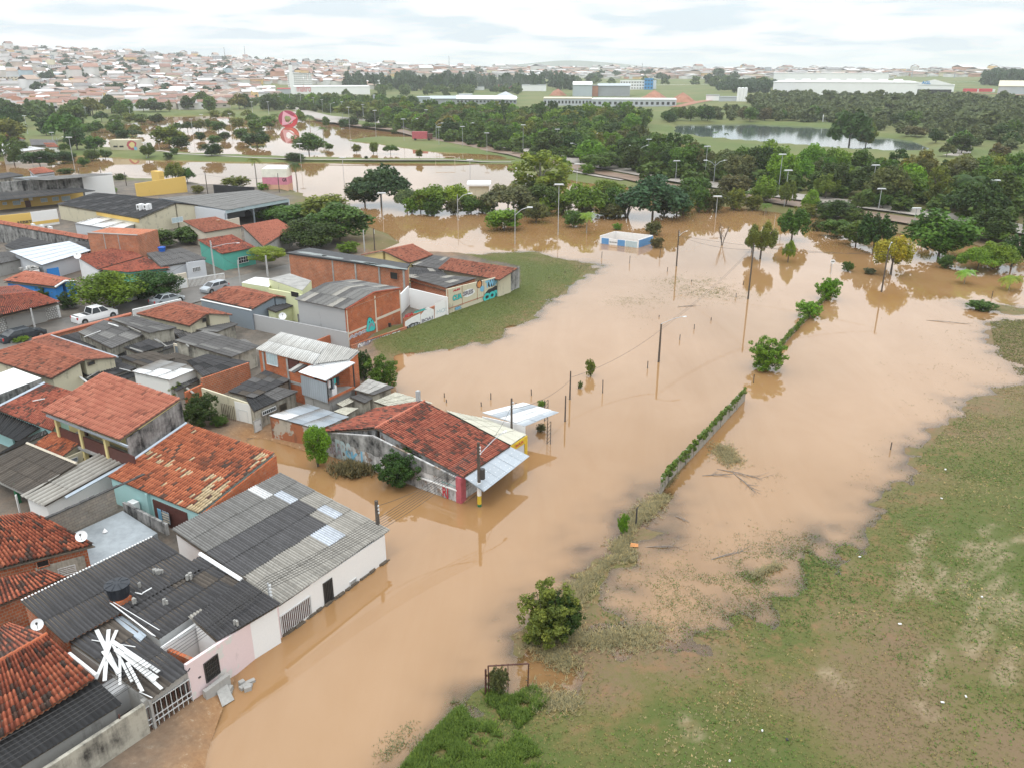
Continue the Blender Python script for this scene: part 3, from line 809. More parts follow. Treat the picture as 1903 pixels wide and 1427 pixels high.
# --- low black roof and the grey wall below it
TA,TB=p('a',-150,1350,2.75),p('a',590,885,2.75);TC,TD=p('a',750,1035,2.45),p('a',10,1492,2.45)
h,rf=simple_sheet('low shed under black corrugated roofing below the mossy tiled house',TA,TB,TC,TD,'render_grey','black',name='shed',cat='shed',var=.12,z0=0)
ga=p('a',930,1240,.1);gb=p('a',640,1440,.1)
h=thing('garden_wall','stained grey and cream street wall in the bottom left corner','wall',base(ga,gb))
wseg(h,ga,ga+(gb-ga)*2.2,-.3,2.25,2.25,'render_cream_old',.2,side=-1)
wp=WallPlane(ga,gb)
mb=MB();wp.box(mb,*wp.rect(('a',310,1427),('a',440,1340)),.0,.04);mb.part('dark_stain_board',M['iron_dark'],h)
mb=MB();q1=wp.at(('a',735,1090));q2=wp.at(('a',765,1270))
mb.tube([wp.pt(q1[0],q1[1],.05),wp.pt(q2[0],q2[1],.05)],.04,6);mb.part('downpipe',M['iron_rust'],h)
mb=MB();mb.add([ga+(0,0,2.15),ga+(gb-ga)*2.2+(0,0,2.15)],[]);
wg=p('a',650,890,2.3)
h2=thing('concrete_block','grey concrete chimney box standing between the black roof and the plank-covered roof','block',(wg[0],wg[1],2.1))
MB().box((wg[0]+.5,wg[1]-.5,1.0),1.5,1.1,1.35,SDIR).part('box',M['render_grey_smooth'],h2)
# --- carport with the gate, white planks on its roof
A,B,C_,D=p('a',425,640,2.95),p('a',700,480,2.95),p('a',1170,815,2.35),p('a',925,1000,2.35)
h,rf=simple_sheet('carport with dark corrugated roof strewn with white boards above a barred gate',A,B,C_,D,None,lambda c,r,nc,nr:'brown' if(c*3+r*5)%7==3 else 'dark',name='carport',cat='carport')
gA,gB=p('a',935,1240,.1),p('a',1205,1050,.1)
wp=WallPlane(gA,gB)
wseg(h,gA,gB,1.95,2.3,2.3,'render_grey',.25,name='lintel')
wseg(h,D+(0,0,-.1),A+(0,0,-.1),-.3,2.2,2.75,'render_grey',.12);wseg(h,B+(0,0,-.2),C_+(0,0,-.2),-.3,2.6,2.15,'render_grey',.12)
g=thing('barred_gate','rusty white barred street gate under the plank-strewn carport roof','gate',base(gA,gB))
a1=wp.at(('a',935,1240))[0];a2=wp.at(('a',1205,1050))[0];lo,hi=min(a1,a2),max(a1,a2)
mb=MB()
for z in(.12,.85,1.15,1.9):wp.box(mb,lo,hi,z,z+.05,.02,.06)
mb.part('frame',M['frame_white'],g)
nb=18
for i in range(nb+1):
 a=lo+(hi-lo)*i/nb;mb=MB();wp.box(mb,a-.014,a+.014,.12,1.95,.03,.055);mb.part('bar',M['iron_rust']if i%2 else M['frame_white'],g)
mb=MB();V=[wp.pt(*wp.at(('a',x,y)),.09)for x,y in((930,1205),(1040,1130),(1043,1150),(935,1228))]
solo('white_board','white board leaning on the lower bars of the rusty street gate','board',V+[v+wp.n*.03 for v in V],[(0,1,2,3),(7,6,5,4),(0,4,5,1),(1,5,6,2),(2,6,7,3),(3,7,4,0)],M['white_plastic'],V[0],'white boards')
def rp(x,y,lift=.12):
 n=nrm(A,B,D);return hit_plane(('a',x,y),A+n*lift,n)
BL=['far left steep','broad upright second','right-leaning third','short crossing','thin middle slanting','near-vertical middle','long upper right','wide right-hand','long outermost right','steep lower middle','short lower right','short stacked right']
BOARDS=[((600,568),(740,850),34),((675,566),(650,885),30),((725,570),(595,875),26),((640,700),(742,840),30),((700,655),(820,890),22),((745,695),(745,910),20),((700,640),(985,830),34),((720,690),(975,870),38),((760,720),(1005,935),26),((790,770),(885,950),26),((830,780),(960,885),30),((780,700),(930,800),40)]
for i,((x0,y0),(x1,y1),w_)in enumerate(BOARDS):
 q0,q1=rp(x0,y0,.12+.035*i),rp(x1,y1,.12+.035*i);d=q1-q0;n_=nrm(A,B,D);s_=np.cross(n_,d);s_=s_/np.linalg.norm(s_)*(w_/3.342/40/2)*.82
 V=[q0-s_,q0+s_,q1+s_,q1-s_];V+=[v+n_*.03 for v in V]
 o=solo('white_board',BL[i]+' white board of the fan on the carport roof','board',V,[(3,2,1,0),(4,5,6,7),(0,1,5,4),(1,2,6,5),(2,3,7,6),(3,0,4,7)],M['board_white'],q0,'white boards')
for i,((x0,y0),(x1,y1))in enumerate([((570,630),(840,672)),((865,952),(945,988)),((840,840),(860,930))]):
 q0,q1=rp(x0,y0,.1),rp(x1,y1,.3)
 MB().tube([q0,q1],.025,6).solo('plastic_pipe',('thin white pipe crossing the fan of boards near its top','thin white pipe at the gate edge of the carport roof','short white pipe among the boards on the carport roof')[i],'pipe',M['white_plastic'],q0)
q0,q1=rp(430,718,.2),rp(600,850,.5)
MB().tube([q0,q1],[.12,.1],8).solo('white_board','wide white gutter board between the mossy tiles and the carport roof','board',M['white_plastic'],q0,'white boards')
V=[rp(x,y,.1)for x,y in((690,480),(760,480),(910,600),(870,640))]
solo('metal_flashing','grey metal flashing strip beside the plank-strewn carport roof','flashing',V+[v-np.array((0,0,.04))for v in V],[(0,1,2,3),(7,6,5,4),(0,4,5,1),(1,5,6,2),(2,6,7,3),(3,7,4,0)],M['flashing'],V[0])
# --- dark roofed house (three fields of sheets)
A,B,C_,D=p('a',130,395,3.55),p('a',950,-5,3.55),p('a',1245,190,3.15),p('a',400,650,3.15)
h=thing('house','low house under wide dark corrugated roof with the black water tank','house',base(A,B,C_,D))
walls(h,[(A,B,C_,D)],'brick_rough',shrink=.12,z0=0)
cf=lambda c,r,nc,nr:'dark'
A2,B2,C2,D2=p('a',700,432,3.2),p('a',1245,110,3.2),p('a',1528,258,2.75),p('a',985,628,2.75)
walls(h,[(A2,B2,C2,D2)],'render_white_clean',shrink=.15,z0=0)
rf=deck(h,[(A,B,C_,D),(A2,B2,C2,D2)],.04)
sheets(rf,A,B,C_,D,cf,nr=2,nc=9)
sheets(rf,A2,B2,C2,D2,lambda c,r,nc,nr:'brown' if(c*3+r*4)%7==2 else 'dark',nr=3,nc=6)
ea,eb=A+(0,0,.1),B+(0,0,.1);mb=MB()
for i in range(44):
 q=ea+(eb-ea)*(i+.5)/44;mb.box((q[0],q[1],q[2]-.02),.09,.1,.05,SDIR)
mb.part('ridge_mortar',M['paint_white'],rf)
wp=WallPlane(D2+(0.1,.1,0),C2+(0.1,.1,0))
W1,W2=p('a',1000,640,2.6),p('a',1285,560,2.6)
tnk=p('a',745,372,3.35)
tank('black plastic water tank on brick stub above the dark corrugated roof',(tnk[0],tnk[1],tnk[2]+.15),.62,.72)
t=thing('brick_stub','orange brick stub carrying the black water tank','bricks',tuple(tnk));MB().box((tnk[0]+.1,tnk[1]-.1,tnk[2]-.25),.8,.8,.42,SDIR).part('brick_body',M['brick_orange'],t)
pk0,pk1=p('a',1205,1050,.1),p('c',890,1427,.1)
W0=p('a',1005,650,2.55);Wd=pk1-pk0;Wd=Wd/np.linalg.norm(Wd)
h=thing('house','pink-walled street house with dark corrugated roof and a barred window','house',base(pk0,pk1))
A,B,C_,D=p('a',1190,500,2.95),p('c',590,1022,2.95),p('c',868,1200,2.55),p('a',1345,640,2.55)
walls(h,[(A,B,C_,D)],'render_white_clean',shrink=.1,z0=0)
wseg(h,pk0,pk1,-.3,2.75,2.2,'render_pink',.18,name='front_wall')
iw0,iw1=p('a',1120,655,2.0),p('a',1290,555,2.6)
wq=WallPlane(np.array((iw0[0],iw0[1],0)),np.array((iw0[0],iw0[1],0))+Wd*3)
e0=wq.pt(wq.at(('a',960,650))[0],0);e1=wq.pt(wq.at(('a',1285,600))[0],0)
wseg(h,e0,e1,-.3,2.5,2.5,'render_white_clean',.15,name='courtyard_wall')
window(h,wq,wq.rect(('a',1112,615),('a',1215,540)),'glass_dark',bars=2)
wseg(h,p('a',1030,690,2.2),p('a',1185,760,2.4),-.3,2.2,2.45,'brick_orange',.2,name='party_wall')
rf=deck(h,[(A,B,C_,D)],.04)
sheets(rf,A,B,C_,D,'dark',nr=2,nc=5)
V=[p('a',1165,490,2.95),p('a',1240,445,2.95),p('a',1320,490,2.7),p('a',1225,555,2.7)]
sheets(rf,*V,'light',nc=1,nr=1,name='awning_sheet')
wp=WallPlane(pk0,pk1)
window(h,wp,wp.rect(('a',1285,890),('a',1345,720)),'opening_dark','iron_dark',bars=7,hbars=3,name='barred_window',label='tall barred opening in the pink wall')
r_=wp.rect(('a',1232,868),('a',1243,852));mb=MB();wp.box(mb,r_[0],r_[1],r_[2],r_[3],0,.06);mb.part('meter_box',M['iron_dark'],h)
q=p('a',1390,960,.25)
t=thing('concrete_ramp','broken pale concrete entrance ramp at the foot of the pink wall','ramp',(q[0],q[1],0))
MB().box((q[0]-.35,q[1]+.1,0),.25,1.5,.85,SDIR-math.pi/2).part('side_wall',M['render_grey'],t)
MB().add([p('a',1330,905,.6),p('a',1400,880,.5),p('a',1455,1000,.06),p('a',1380,1045,.06),p('a',1330,905,0),p('a',1400,880,0),p('a',1455,1000,-.1),p('a',1380,1045,-.1)],[(0,1,2,3),(7,6,5,4),(0,4,5,1),(1,5,6,2),(2,6,7,3),(3,7,4,0)]).part('slab',M['concrete'],t)
q=p('a',1480,930,.1);mb=MB()
for i in range(9):mb.box((q[0]+random.uniform(-.7,.5),q[1]+random.uniform(-.3,.5),.0),random.uniform(.2,.6),random.uniform(.15,.35),random.uniform(.1,.3),random.uniform(0,3))
tag(mb.solo('rubble','heap of broken concrete rubble at the water edge by the pink wall','rubble',M['render_grey'],(q[0],q[1],0)))
# --- long white house with the great grey roof
A,B,C_,D=p('c',70,650,3.0),p('c',870,235,3.0),p('c',1672,655,2.02),p('c',868,1205,2.15)
wl0,wl1=p('c',890,1427,.1),p('c',1658,880,0)
h=thing('house','long white street house under a patched grey corrugated roof, standing in the flood','house',base(wl0,wl1))
walls(h,[(A,B,C_,D)],'render_white',shrink=.2,z0=-1.2,drop=.12)
wseg(h,wl0,wl1,-1.2,2.12,1.98,'render_white',.18,name='front_wall')
def bigroof(c,r,nc,nr):
 u=(c+.5)/nc;v=(r+.5)/nr
 if r==0:return 'white' if c==int(nc*.73)else 'grey'
 if r==1:return 'ice' if c==int(nc*.80)else 'grey'
 if r in(2,3):
  if c>=nc-3:return 'slate' if(r==2 and c==nc-3)else('light' if r==2 else('ice' if c==nc-2 else 'light'))
  return 'slate'
 if c in(nc-4,nc-5)and r==4:return 'ice'
 return 'light'
rf=deck(h,[(A,B,C_,D)],.04)
sheets(rf,A,B,C_,D,bigroof,nc=12,nr=6)
wp=WallPlane(wl0,wl1)
door(h,wp,wp.rect(('c',890,1420),('c',1090,1140)),'iron_rust','frame_white',name='garage_door',bars=16,label='wide rusty corrugated garage door')
door(h,wp,wp.rect(('c',1208,1200),('c',1250,1010)),'opening_dark','iron_dark',name='door',bars=5,handle=False)
window(h,wp,wp.rect(('c',1390,1065),('c',1432,1005)),'concrete','frame_white',name='meter_niche')
mb=MB();r_=wp.rect(('c',890,1427),('c',1655,885))
for i in range(60):
 a=r_[0]+(r_[1]-r_[0])*random.random();wp.box(mb,a,a+random.uniform(.1,.5),-.3,random.uniform(.03,.16),0,.05+random.random()*.15)
mb.part('debris_line',M['wood_old'],h)['kind']='stuff'
q0,q1=p('a',1242,95,3.35),p('a',1500,258,3.0);mb=MB();mb.tube([q0,q1],.13,6)
mb.solo('white_board','long white plastic strip bridging the dark roof and the big grey roof','board',M['white_plastic'],q0,'white boards')
q0,q1=p('a',690,405,3.4),p('a',955,605,3.1);s_=np.array((.1,-.05,0))
V=[q0-s_,q0+s_,q1+s_*1.4,q1-s_*1.4];V+=[v+np.array((0,0,.05))for v in V]
solo('white_board','long white board lying on the dark roof below the water tank','board',V,[(3,2,1,0),(4,5,6,7),(0,1,5,4),(1,2,6,5),(2,3,7,6),(3,0,4,7)],M['white_plastic'],q0,'white boards')
MB().tube([p('a',705,395,3.5),p('a',990,568,3.2)],.02,5).solo('plastic_pipe','thin white pipe beside the long board below the water tank','pipe',M['white_plastic'],p('a',705,395,3.5))
MB().tube([p('a',840,335,3.5),p('a',880,345,3.55),p('a',890,335,3.55),p('a',942,306,3.5)],.035,5).solo('plastic_pipe','bent white pipe leading from the black water tank','pipe',M['white_plastic'],p('a',840,335,3.5))
for k,(x,y,r_)in enumerate([(985,195,.3),(1020,390,.2),(1465,518,.14),(600,455,.12),(835,378,.16),(860,285,.12),(1180,228,.2)]):
 q=p('a',x,y,3.5 if y<400 else 2.9);mb=MB()
 for i in range(4):mb.box((q[0]+random.uniform(-r_,r_)*.7,q[1]+random.uniform(-r_,r_)*.7,q[2]-.22),r_*random.uniform(.5,1),r_*random.uniform(.3,.8),.24+.03*i,random.uniform(0,3))
 mb.solo('roof_debris',('pale rubble near the top edge of the dark roof','pale rubble in the middle of the dark roof','white scrap on the dark roof over the pink wall','small rubble on the lower dark roof edge','rubble beside the water tank','rubble just above the water tank','rubble near the long white strip')[k],'rubble',M['concrete'],q,'rubble on the roofs')
 # --- mixed tile house
A,B=p('b',1370,345,3.75),p('c',835,88,3.75)
C_,D=p('b',1462,1008,2.75),p('b',800,740,2.75)
def paleat(U,V_,Q_):
 k=fbm(Q_[:,0],Q_[:,1],.7,3,8)
 s=np.exp(-(((U-.93)/.14)**2+((V_-.95)/.33)**2))*1.25
 s2=np.exp(-((V_-.52-.18*U)/.045)**2)*.75*(U<.6)
 s3=np.exp(-(((U-.82)/.16)**2+((V_-.62)/.2)**2))*.55
 s4=np.exp(-(((U-.95)/.06)**2+((V_-.12)/.12)**2))*.9
 return np.clip(np.maximum.reduce([s,s2,s3,s4])*(0.35+k*1.3)-.12,.008,.85)
h,rf=simple_tile('turquoise house under orange clay tiles patched with pale yellow tiles',A,B,C_,D,'render_turquoise','tile_orange',tvfun(.04,0,5,.5,paleat),single=-280,shrink=.12,scale=1.12)
ow=(B-A)/np.linalg.norm(B-A)*.14;wseg(h,B+ow,C_+ow,-.8,3.62,2.62,'brick_orange',.18,side=1,name='party_wall')
wp=WallPlane(D,C_)
dk=wp.rect(('b',1115,1010),('b',1365,1100))
V=[wp.pt(wp.at(('b',1110,900))[0],0,-.05)]
mb=MB();a0=wp.at(('b',1112,870))[0];a1=wp.at(('b',1365,990))[0];wp.box(mb,min(a0,a1),max(a0,a1),.3,2.35,-.2,-.1+.06)
o=mb.part('porch_opening',M['door_brown'],h)
mb=MB();a=wp.at(('b',1090,900))[0];wp.box(mb,a-.14,a+.1,.3,2.7,-.2,.12);mb.part('porch_column',M['render_turquoise'],h)
mb=MB();a=wp.at(('b',1000,900))[0];wp.box(mb,a-.35,a+.35,.95,1.75,0.0,.45);mb.part('wash_tub',M['paint_white'],h)
a0=wp.at(('b',1165,960))[0];
for k,(w_,mt,nm,lb)in enumerate(((.4,'shutter_blue','hanging_cloth','light blue cloth drying in the turquoise porch'),(.75,'render_bluegrey','hanging_towel','striped beige and navy towel drying in the turquoise porch'))):
 s_=a0+(.1 if k==0 else.6);mb=MB()
 for i in range(6):
  b0=s_+w_*i/6;wp.box(mb,b0,b0+w_/6+.005,1.05+random.uniform(0,.03),1.95,.12+.03*(i%2),.16+.03*(i%2))
 o=mb.solo(nm,lb,'towel',M['paint_sky']if k==0 else M['render_bluegrey'],wp.pt(s_,1.0,.15),None)
 if k==1:
  mb=MB()
  for z in(1.15,1.35,1.55,1.75):wp.box(mb,s_+.01,s_+w_-.02,z,z+.09,.19,.2)
  mb.part('stripes',M['render_ivory'],o)
S=[p('b',905,985,1.6),p('b',1160,1150,1.6),p('b',640,1420,1.6),p('b',540,1150,1.6)]
h=thing('terrace','flat grey concrete terrace behind the dark roofs with a stained parapet','terrace',base(*S))
MB().prism(S,-.5).part('slab',M['slab_wet'],h)
wseg(h,p('b',912,985,1.6),p('b',1230,1150,1.6),1.4,2.25,2.25,'render_black_stain',.18,name='parapet')
q=p('b',775,1140,1.65);MB().add([q+np.array((.18*math.cos(a),.18*math.sin(a),0))for a in(0,1,2,3,4,5)]+[q+(0,0,.28)],[(i,(i+1)%6,6)for i in range(6)]).solo('plastic_bag','crumpled white plastic bag on the grey terrace','bag',M['white_plastic'],q)
bw0,bw1=p('b',545,1140,1.6),p('b',872,985,1.6)
h=thing('garden_wall','tall unplastered block wall with dark stains behind the grey terrace','wall',base(bw0,bw1))
wseg(h,bw0+(bw0-bw1)*.95,bw1,0,3.3,3.3,'block_grey',.2)
wp=WallPlane(bw0,bw1);mb=MB();r_=wp.rect(('b',350,1060),('b',440,1020));wp.box(mb,r_[0]-.6,r_[1],1.7,2.2,0,.02);mb.part('brick_patch',M['brick_orange'],h)
mb=MB()
for k in range(26):
 a=wp.at(('b',545,1140))[0];wp.box(mb,a-3.2+k*.34,a-3.2+k*.34+.33,3.3,3.34+random.uniform(0,.05),-.22,.02)
mb.part('coping',M['iron_dark'],h)
# --- house at left with the dish, tiled, brick gable
A,B,C_,D=p('b',-120,1010,4.0),p('b',250,1000,4.0),p('b',700,1238,3.1),p('b',-120,1440,3.1)
B_=p('b',250,1000,3.9)
h,rf=simple_tile('red clay-tiled house with bare brick wall and dish at the left edge',p('b',-300,1060,3.9),B_,C_,D,'brick_rough','tile_mossy',tvfun(.10,0,9),single=200,shrink=.3)
wa,wb=p('a',540,175,1.5),p('a',330,200,1.5)
wp=WallPlane(D+(.15,.15,0),C_+(-.2,.1,0))
window(h,wp,wp.rect(('a',372,232),('a',462,165)),'glass_dark','frame_white',bars=1,hbars=3)
window(h,wp,wp.rect(('a',236,180),('a',296,128)),'opening_dark','brick_rough',label='rough unglazed opening in the brick')
r_=wp.rect(('a',210,200),('a',520,100));mb=MB();wp.box(mb,r_[0]+.1,r_[1],1.2,2.5,-.01,.02)
mb.part('plaster_patch',M['render_cream_old'],h)
dish('white satellite dish above the bare brick wall by the grey terrace',tuple(C_+(-.75,.1,.1)),.34,-1.2,None,.45)
A,B,C_,D=p('a',-150,285,3.0),p('a',290,195,3.0),p('a',418,240,2.75),p('a',-150,480,2.6)
C2_=p('a',125,410,2.55)
h,rf=simple_tile('small mossy lean-to tile roof above the dark corrugated corner',A,B,C_,D,'brick_rough','tile_mossy',tvfun(.2,0,12),name='shed',cat='shed',shrink=.2)
dish('white satellite dish on the brick wall behind the bottom left tiles',tuple(p('a',240,570,3.1)),.3,-1.0,None,.35)
# --- yellow two-storey house
A,B,C_,D=p('d',765,1045,5.9),p('b',1335,165,5.9),p('b',885,470,4.95),p('b',305,255,4.95)
h=thing('house','two-storey yellow house with salmon tile roof and a columned balcony','house',base(A,B,C_,D))
inD=D+(A-D)*.30;inC=C_+(B-C_)*.28
walls(h,[(A,B,inC,inD)],'render_pale_yellow',shrink=.1)
rf=deck(h,[(A,B,C_,D)]);tiles(rf,A,B,C_,D,'tile_salmon',tvfun(.0,0,14,.15),scale=1.3)
g1,g0=B.copy(),C_+(B-C_)*.08
wp=WallPlane(g0,g1)
gx0,gx1=wp.pt(wp.at(('b',962,600))[0],0,.02),wp.pt(wp.at(('b',1358,330))[0],0,.02)
wseg(h,gx0,gx1,-.3,4.85,5.75,'render_black_stain',.16,name='gable_wall')
fr=WallPlane(D+(.1,.12,0),C_+(-.1,.12,0))
a0,a1=fr.at(('b',385,330))[0],fr.at(('b',945,520))[0];lo,hi=min(a0,a1),max(a0,a1)
for tq in(('b',385,300),('b',560,370),('b',745,440)):
 a=fr.at(tq)[0];mb=MB();fr.box(mb,a-.14,a+.14,.3,4.85,-.45,-.15);mb.part('column',M['render_pale_yellow'],h)
mb=MB();fr.box(mb,lo,hi,2.55,2.75,-2.0,-.1);mb.part('balcony_floor',M['concrete'],h)
mb=MB();fr.box(mb,lo,hi,2.75,3.75,-.36,-.26);mb.part('balustrade',M['door_brown'],h)
mb=MB();fr.box(mb,lo-.3,hi+.3,4.72,4.88,.1,.22);mb.part('gutter',M['flashing'],h)
bk=WallPlane(inD+(0,0,0),inC)
window(h,bk,(bk.at(('b',610,380))[0]-.4,bk.at(('b',610,380))[0]+.5,2.8,4.3),'door_brown','door_brown',name='balcony_door')
q0,q1=p('b',1372,338,3.9),p('b',968,618,3.2);MB().tube([q0,q1],.11,4).part('flashing_strip',M['flashing'],h)
# --- block of small roofs left of the yellow house
A,B,C_,D=p('b',-200,290,3.9),p('b',328,48,3.9),p('b',560,130,3.3),p('b',390,402,3.1)
A,B,C_,D=p('b',-260,330,3.8),p('b',325,50,3.8),p('b',600,190,3.2),p('b',5,560,3.2)
A,B,C_,D=p('b',325,50,3.7),p('b',560,130,3.7),p('b',390,402,3.0),p('b',-120,215,3.0)
h,rf=simple_tile('dark red clay-tiled house tucked behind the yellow house at left',p('b',325,50,3.7),p('b',560,120,3.7),C_,p('b',-40,240,3.0),'render_turquoise','tile_red',tvfun(.1,0,16))
MB().tube([p('b',-40,232,3.15),p('b',328,45,3.85)],.12,4).part('flashing_strip',M['flashing'],rf)
A,B,C_,D=p('b',-60,240,2.7),p('b',305,370,2.7),p('b',145,480,2.4),p('b',-120,370,2.4)
h,rf=simple_sheet('porch under a black roof with turquoise wall at the left edge',A,B,C_,D,None,'black',name='porch',cat='porch',var=.1)
wseg(h,p('b',-60,400,1.6),p('b',110,540,.6),0,2.35,2.35,'render_turquoise',.15)
A,B,C_,D=p('b',140,480,2.75),p('b',400,380,2.75),p('b',330,450,2.5),p('b',-60,600,2.5)
h,rf=simple_sheet('narrow grey lean-to strip beside the black porch roof',p('b',150,470,2.7),p('b',350,385,2.7),p('b',390,402,2.45),p('b',-80,610,2.45),'render_grey','mid',name='lean_to',cat='lean-to',nr=1)
A,B,C_,D=p('b',392,405,2.9),p('b',602,482,2.9),p('b',462,592,2.55),p('b',250,502,2.55)
h,rf=simple_tile('tiny orange tile-roofed annex below the yellow balcony',A,B,C_,D,'render_cream','tile_orange',tvfun(.06,0,17,.6),scale=.8,name='annex',cat='annex',shrink=.1)
wp=WallPlane(C_+(.05,0,0),C_+(.05,0,0)+np.array((math.cos(SDIR),math.sin(SDIR),0))*3)
wseg(h,wp.pt(0,0),wp.pt(wp.at(('b',740,560))[0],0),0,2.4,2.5,'render_cream',.15,name='yard_wall')
door(h,wp,wp.rect(('b',620,640),('b',700,560)),'opening_dark','render_cream',handle=False)
window(h,wp,wp.rect(('b',505,640),('b',566,590)),'door_grey','frame_white')
A,B,C_,D=p('b',200,497,2.75),p('b',567,648,2.75),p('b',215,872,2.2),p('b',-160,690,2.2)
h,rf=simple_sheet('brown weathered corrugated roof with pale ridge strip and green post',A,B,C_,D,'render_grey','brown',name='shed',cat='shed',nr=3,z0=1.9,var=.12,shrink=.05)
MB().tube([A+(0,0,.12),B+(0,0,.12)],.1,5).part('ridge_strip',M['render_ivory'],rf)
q=p('b',125,860,1.4);MB().box((q[0],q[1],0),.25,.25,2.3,SDIR).part('post',M['paint_green'],h)
A,B,C_,D=p('b',752,562,2.75),p('b',935,622,2.75),p('b',335,955,2.2),p('b',165,880,2.2)
h,rf=simple_sheet('long narrow pale grey corrugated lean-to beside the block wall',A,B,C_,D,'render_white','light',name='lean_to',cat='lean-to',nc=1,nr=3,waves=6,amp=.06,z0=0)
V=[p('b',850,690,2.75),p('b',945,625,2.85),p('b',900,680,2.7),p('b',480,895,2.35)]
MB().tube([p('b',930,640,2.8),p('b',480,890,2.3)],.13,4).part('gutter',M['flashing'],h)
wseg(h,p('b',118,890,2.0),p('b',140,1000,.8),0,2.2,2.2,'render_white',.15)
S=[p('b',-120,20,3.3),p('b',100,-60,3.3),p('b',305,15,3.3),p('b',-120,175,3.3)]
h=thing('house','flat white-roofed house with mould-stained parapet at the left edge','house',base(*S))
MB().prism(S,-.4).part('wall',M['render_black_stain'],h)
MB().prism([q+(0,0,.05)for q in S],0,.04).part('roof',M['render_white_clean'],h)
# ------------------------------------------------------------------ the bar in the flood
bs0,bs1=p('e',500,745,0),p('e',1275,1025,0)
rz=3.45;ez=2.15
A,B=p('e',790,602,rz),p('e',1070,448,rz)
C_,D=p('e',1560,705,ez),p('e',1290,882,ez)
E1,E2=p('e',495,622,ez),p('e',800,490,ez)
h,rf=simple_tile('flooded corner bar with big red tile roof and graffiti-covered side wall',A,B,C_,D,'render_bar','tile_red',tvfun(.10,0,19),back=(E1,E2),name='bar',cat='bar',capmat='tile_salmon',z0=-1.5)
wp=WallPlane(bs0,bs1)
def barwall(a_):
 return a_
La=wp.at(('e',500,745))[0];Lb=wp.at(('e',1275,1025))[0];Lm=wp.at(('e',790,850))[0]
V=[wp.pt(La,-1.3,.03),wp.pt(Lb,-1.3,.03),wp.pt(Lb,2.0,.03),wp.pt(Lm,3.2,.03),wp.pt(La,2.0,.03)];V+=[v-wp.n*.15 for v in V]
part('side_wall',V,[(0,1,2,3,4),(9,8,7,6,5),(0,5,6,1),(1,6,7,2),(2,7,8,3),(3,8,9,4),(4,9,5,0)],M['render_bar'],h)
zt=lambda a_:2.0+1.2*(1-abs(a_-Lm)/((Lb-Lm)if a_>Lm else(Lm-La)))
st=[(La+.2,1.75)]+[(La+(Lb-La)*k/24,1.55+random.uniform(-.12,.12))for k in range(2,22)]+[(Lb-.5,1.7)]+[(a_,zt(a_)-.06)for a_ in np.linspace(Lb-.3,La+.3,14)]
patch(h,wp,st,'render_black_stain','mould_band',.045);
mb=MB();wp.box(mb,wp.at(('e',1050,880))[0],wp.at(('e',1260,945))[0],.95,1.05,.05,.12);mb.part('sill_band',M['render_white_clean'],h)
for x0,y0,x1,y1,tx,mt,bk_ in((505,740,600,690,'TSRA','paint_lilac',None),(560,770,660,690,'EBS','shutter_blue',None),(620,790,700,745,'SK','paint_sky',None),(705,830,745,740,'L','paint_sky',None),(1170,900,1260,935,'OAS','paint_teal','paint_black'),(1165,985,1220,945,'RJ','paint_red',None)):
 lettering(h,wp,wp.rect(('e',x0,y0),('e',x1,y1)),tx,mt,bk_,off=.05)
pz=WallPlane(bs1,bs1+np.array((math.cos(SDIR),math.sin(SDIR),0))*5)
mb=MB();pz.box(mb,-.1,.55,-1.2,2.1,-.3,.16);mb.part('pillar',M['paint_pinkred'],h)
mb=MB();a1=pz.at(('e',1560,900))[0];pz.box(mb,.6,5.6,-1.2,.7,-.2,.03);mb.part('shopfront',M['render_palegrey'],h)
mb=MB();pz.box(mb,.6,5.6,.7,2.0,-.25,-.05);o=mb.part('shop_window',M['glass_dark'],h)
mb=MB()
for k in range(26):pz.box(mb,.6+k*.2,.62+k*.2,.7,2.0,.02,.04)
for k in range(5):pz.box(mb,.6,5.6,.75+k*.3,.77+k*.3,.02,.045)
mb.part('grille',M['iron_dark'],o)
A,B,C_,D=p('e',1300,885,2.1),p('e',1560,708,2.1),p('e',1665,762,1.75),p('e',1408,962,1.75)
aw=deck(h,[(A,B,C_,D)],.03,'flashing','awning');sheets(aw,A,B,C_,D,'zinc',nr=1,nc=6,mat='sheet_metal',waves=10,amp=.012,seg=2,var=.06)
mb=MB()
for r0 in(.35,.62,.9):
 for k in range(14 if r0<.8 else 26):
  q=bil(A,B,C_,D,np.array((k+.5)/(14 if r0<.8 else 26)),np.array(r0+random.uniform(-.06,.06)*(r0<.8)));mb.box((q[0],q[1],q[2]+.03),.09,.05,.03,SDIR)
mb.part('bright_patches',M['paint_white'],aw)
A,B,C_,D=p('e',1110,470,2.6),p('e',1400,560,2.6),p('e',1650,640,2.1),p('e',1560,700,2.1)
A,B,C_,D=p('e',1185,500,2.25),p('e',1400,545,2.25),p('e',1645,640,2.0),p('e',1555,698,2.0)
h=thing('shop','small yellow shop with cream corrugated roof beside the flooded bar','shop',base(A,B,C_,D))
walls(h,[(A,B,C_,D)],'render_cream',shrink=.15,z0=-1.3)
rf=deck(h,[(A,B,C_,D)],.04);sheets(rf,A,B,C_,D,'cream',nc=3,nr=4,mat='sheet_metal',var=.05)
q0,q1=p('e',1560,745,0),p('e',1655,745,0)
f=WallPlane(np.array((D[0]+.1,D[1],0)),np.array((C_[0]+.1,C_[1],0)))
L_=np.linalg.norm((C_-D)[:2])
mb=MB();f.box(mb,-.1,L_,1.45,2.0,0,.12);mb.part('fascia',M['paint_yellow'],h)
lettering(h,f,(.5,L_-.6,1.6,1.85),'BAR','paint_red',off=.13,name='lettering')
mb=MB();f.box(mb,L_-.35,L_,-1.2,1.45,-.3,.12);mb.part('pillar',M['paint_yellow'],h)
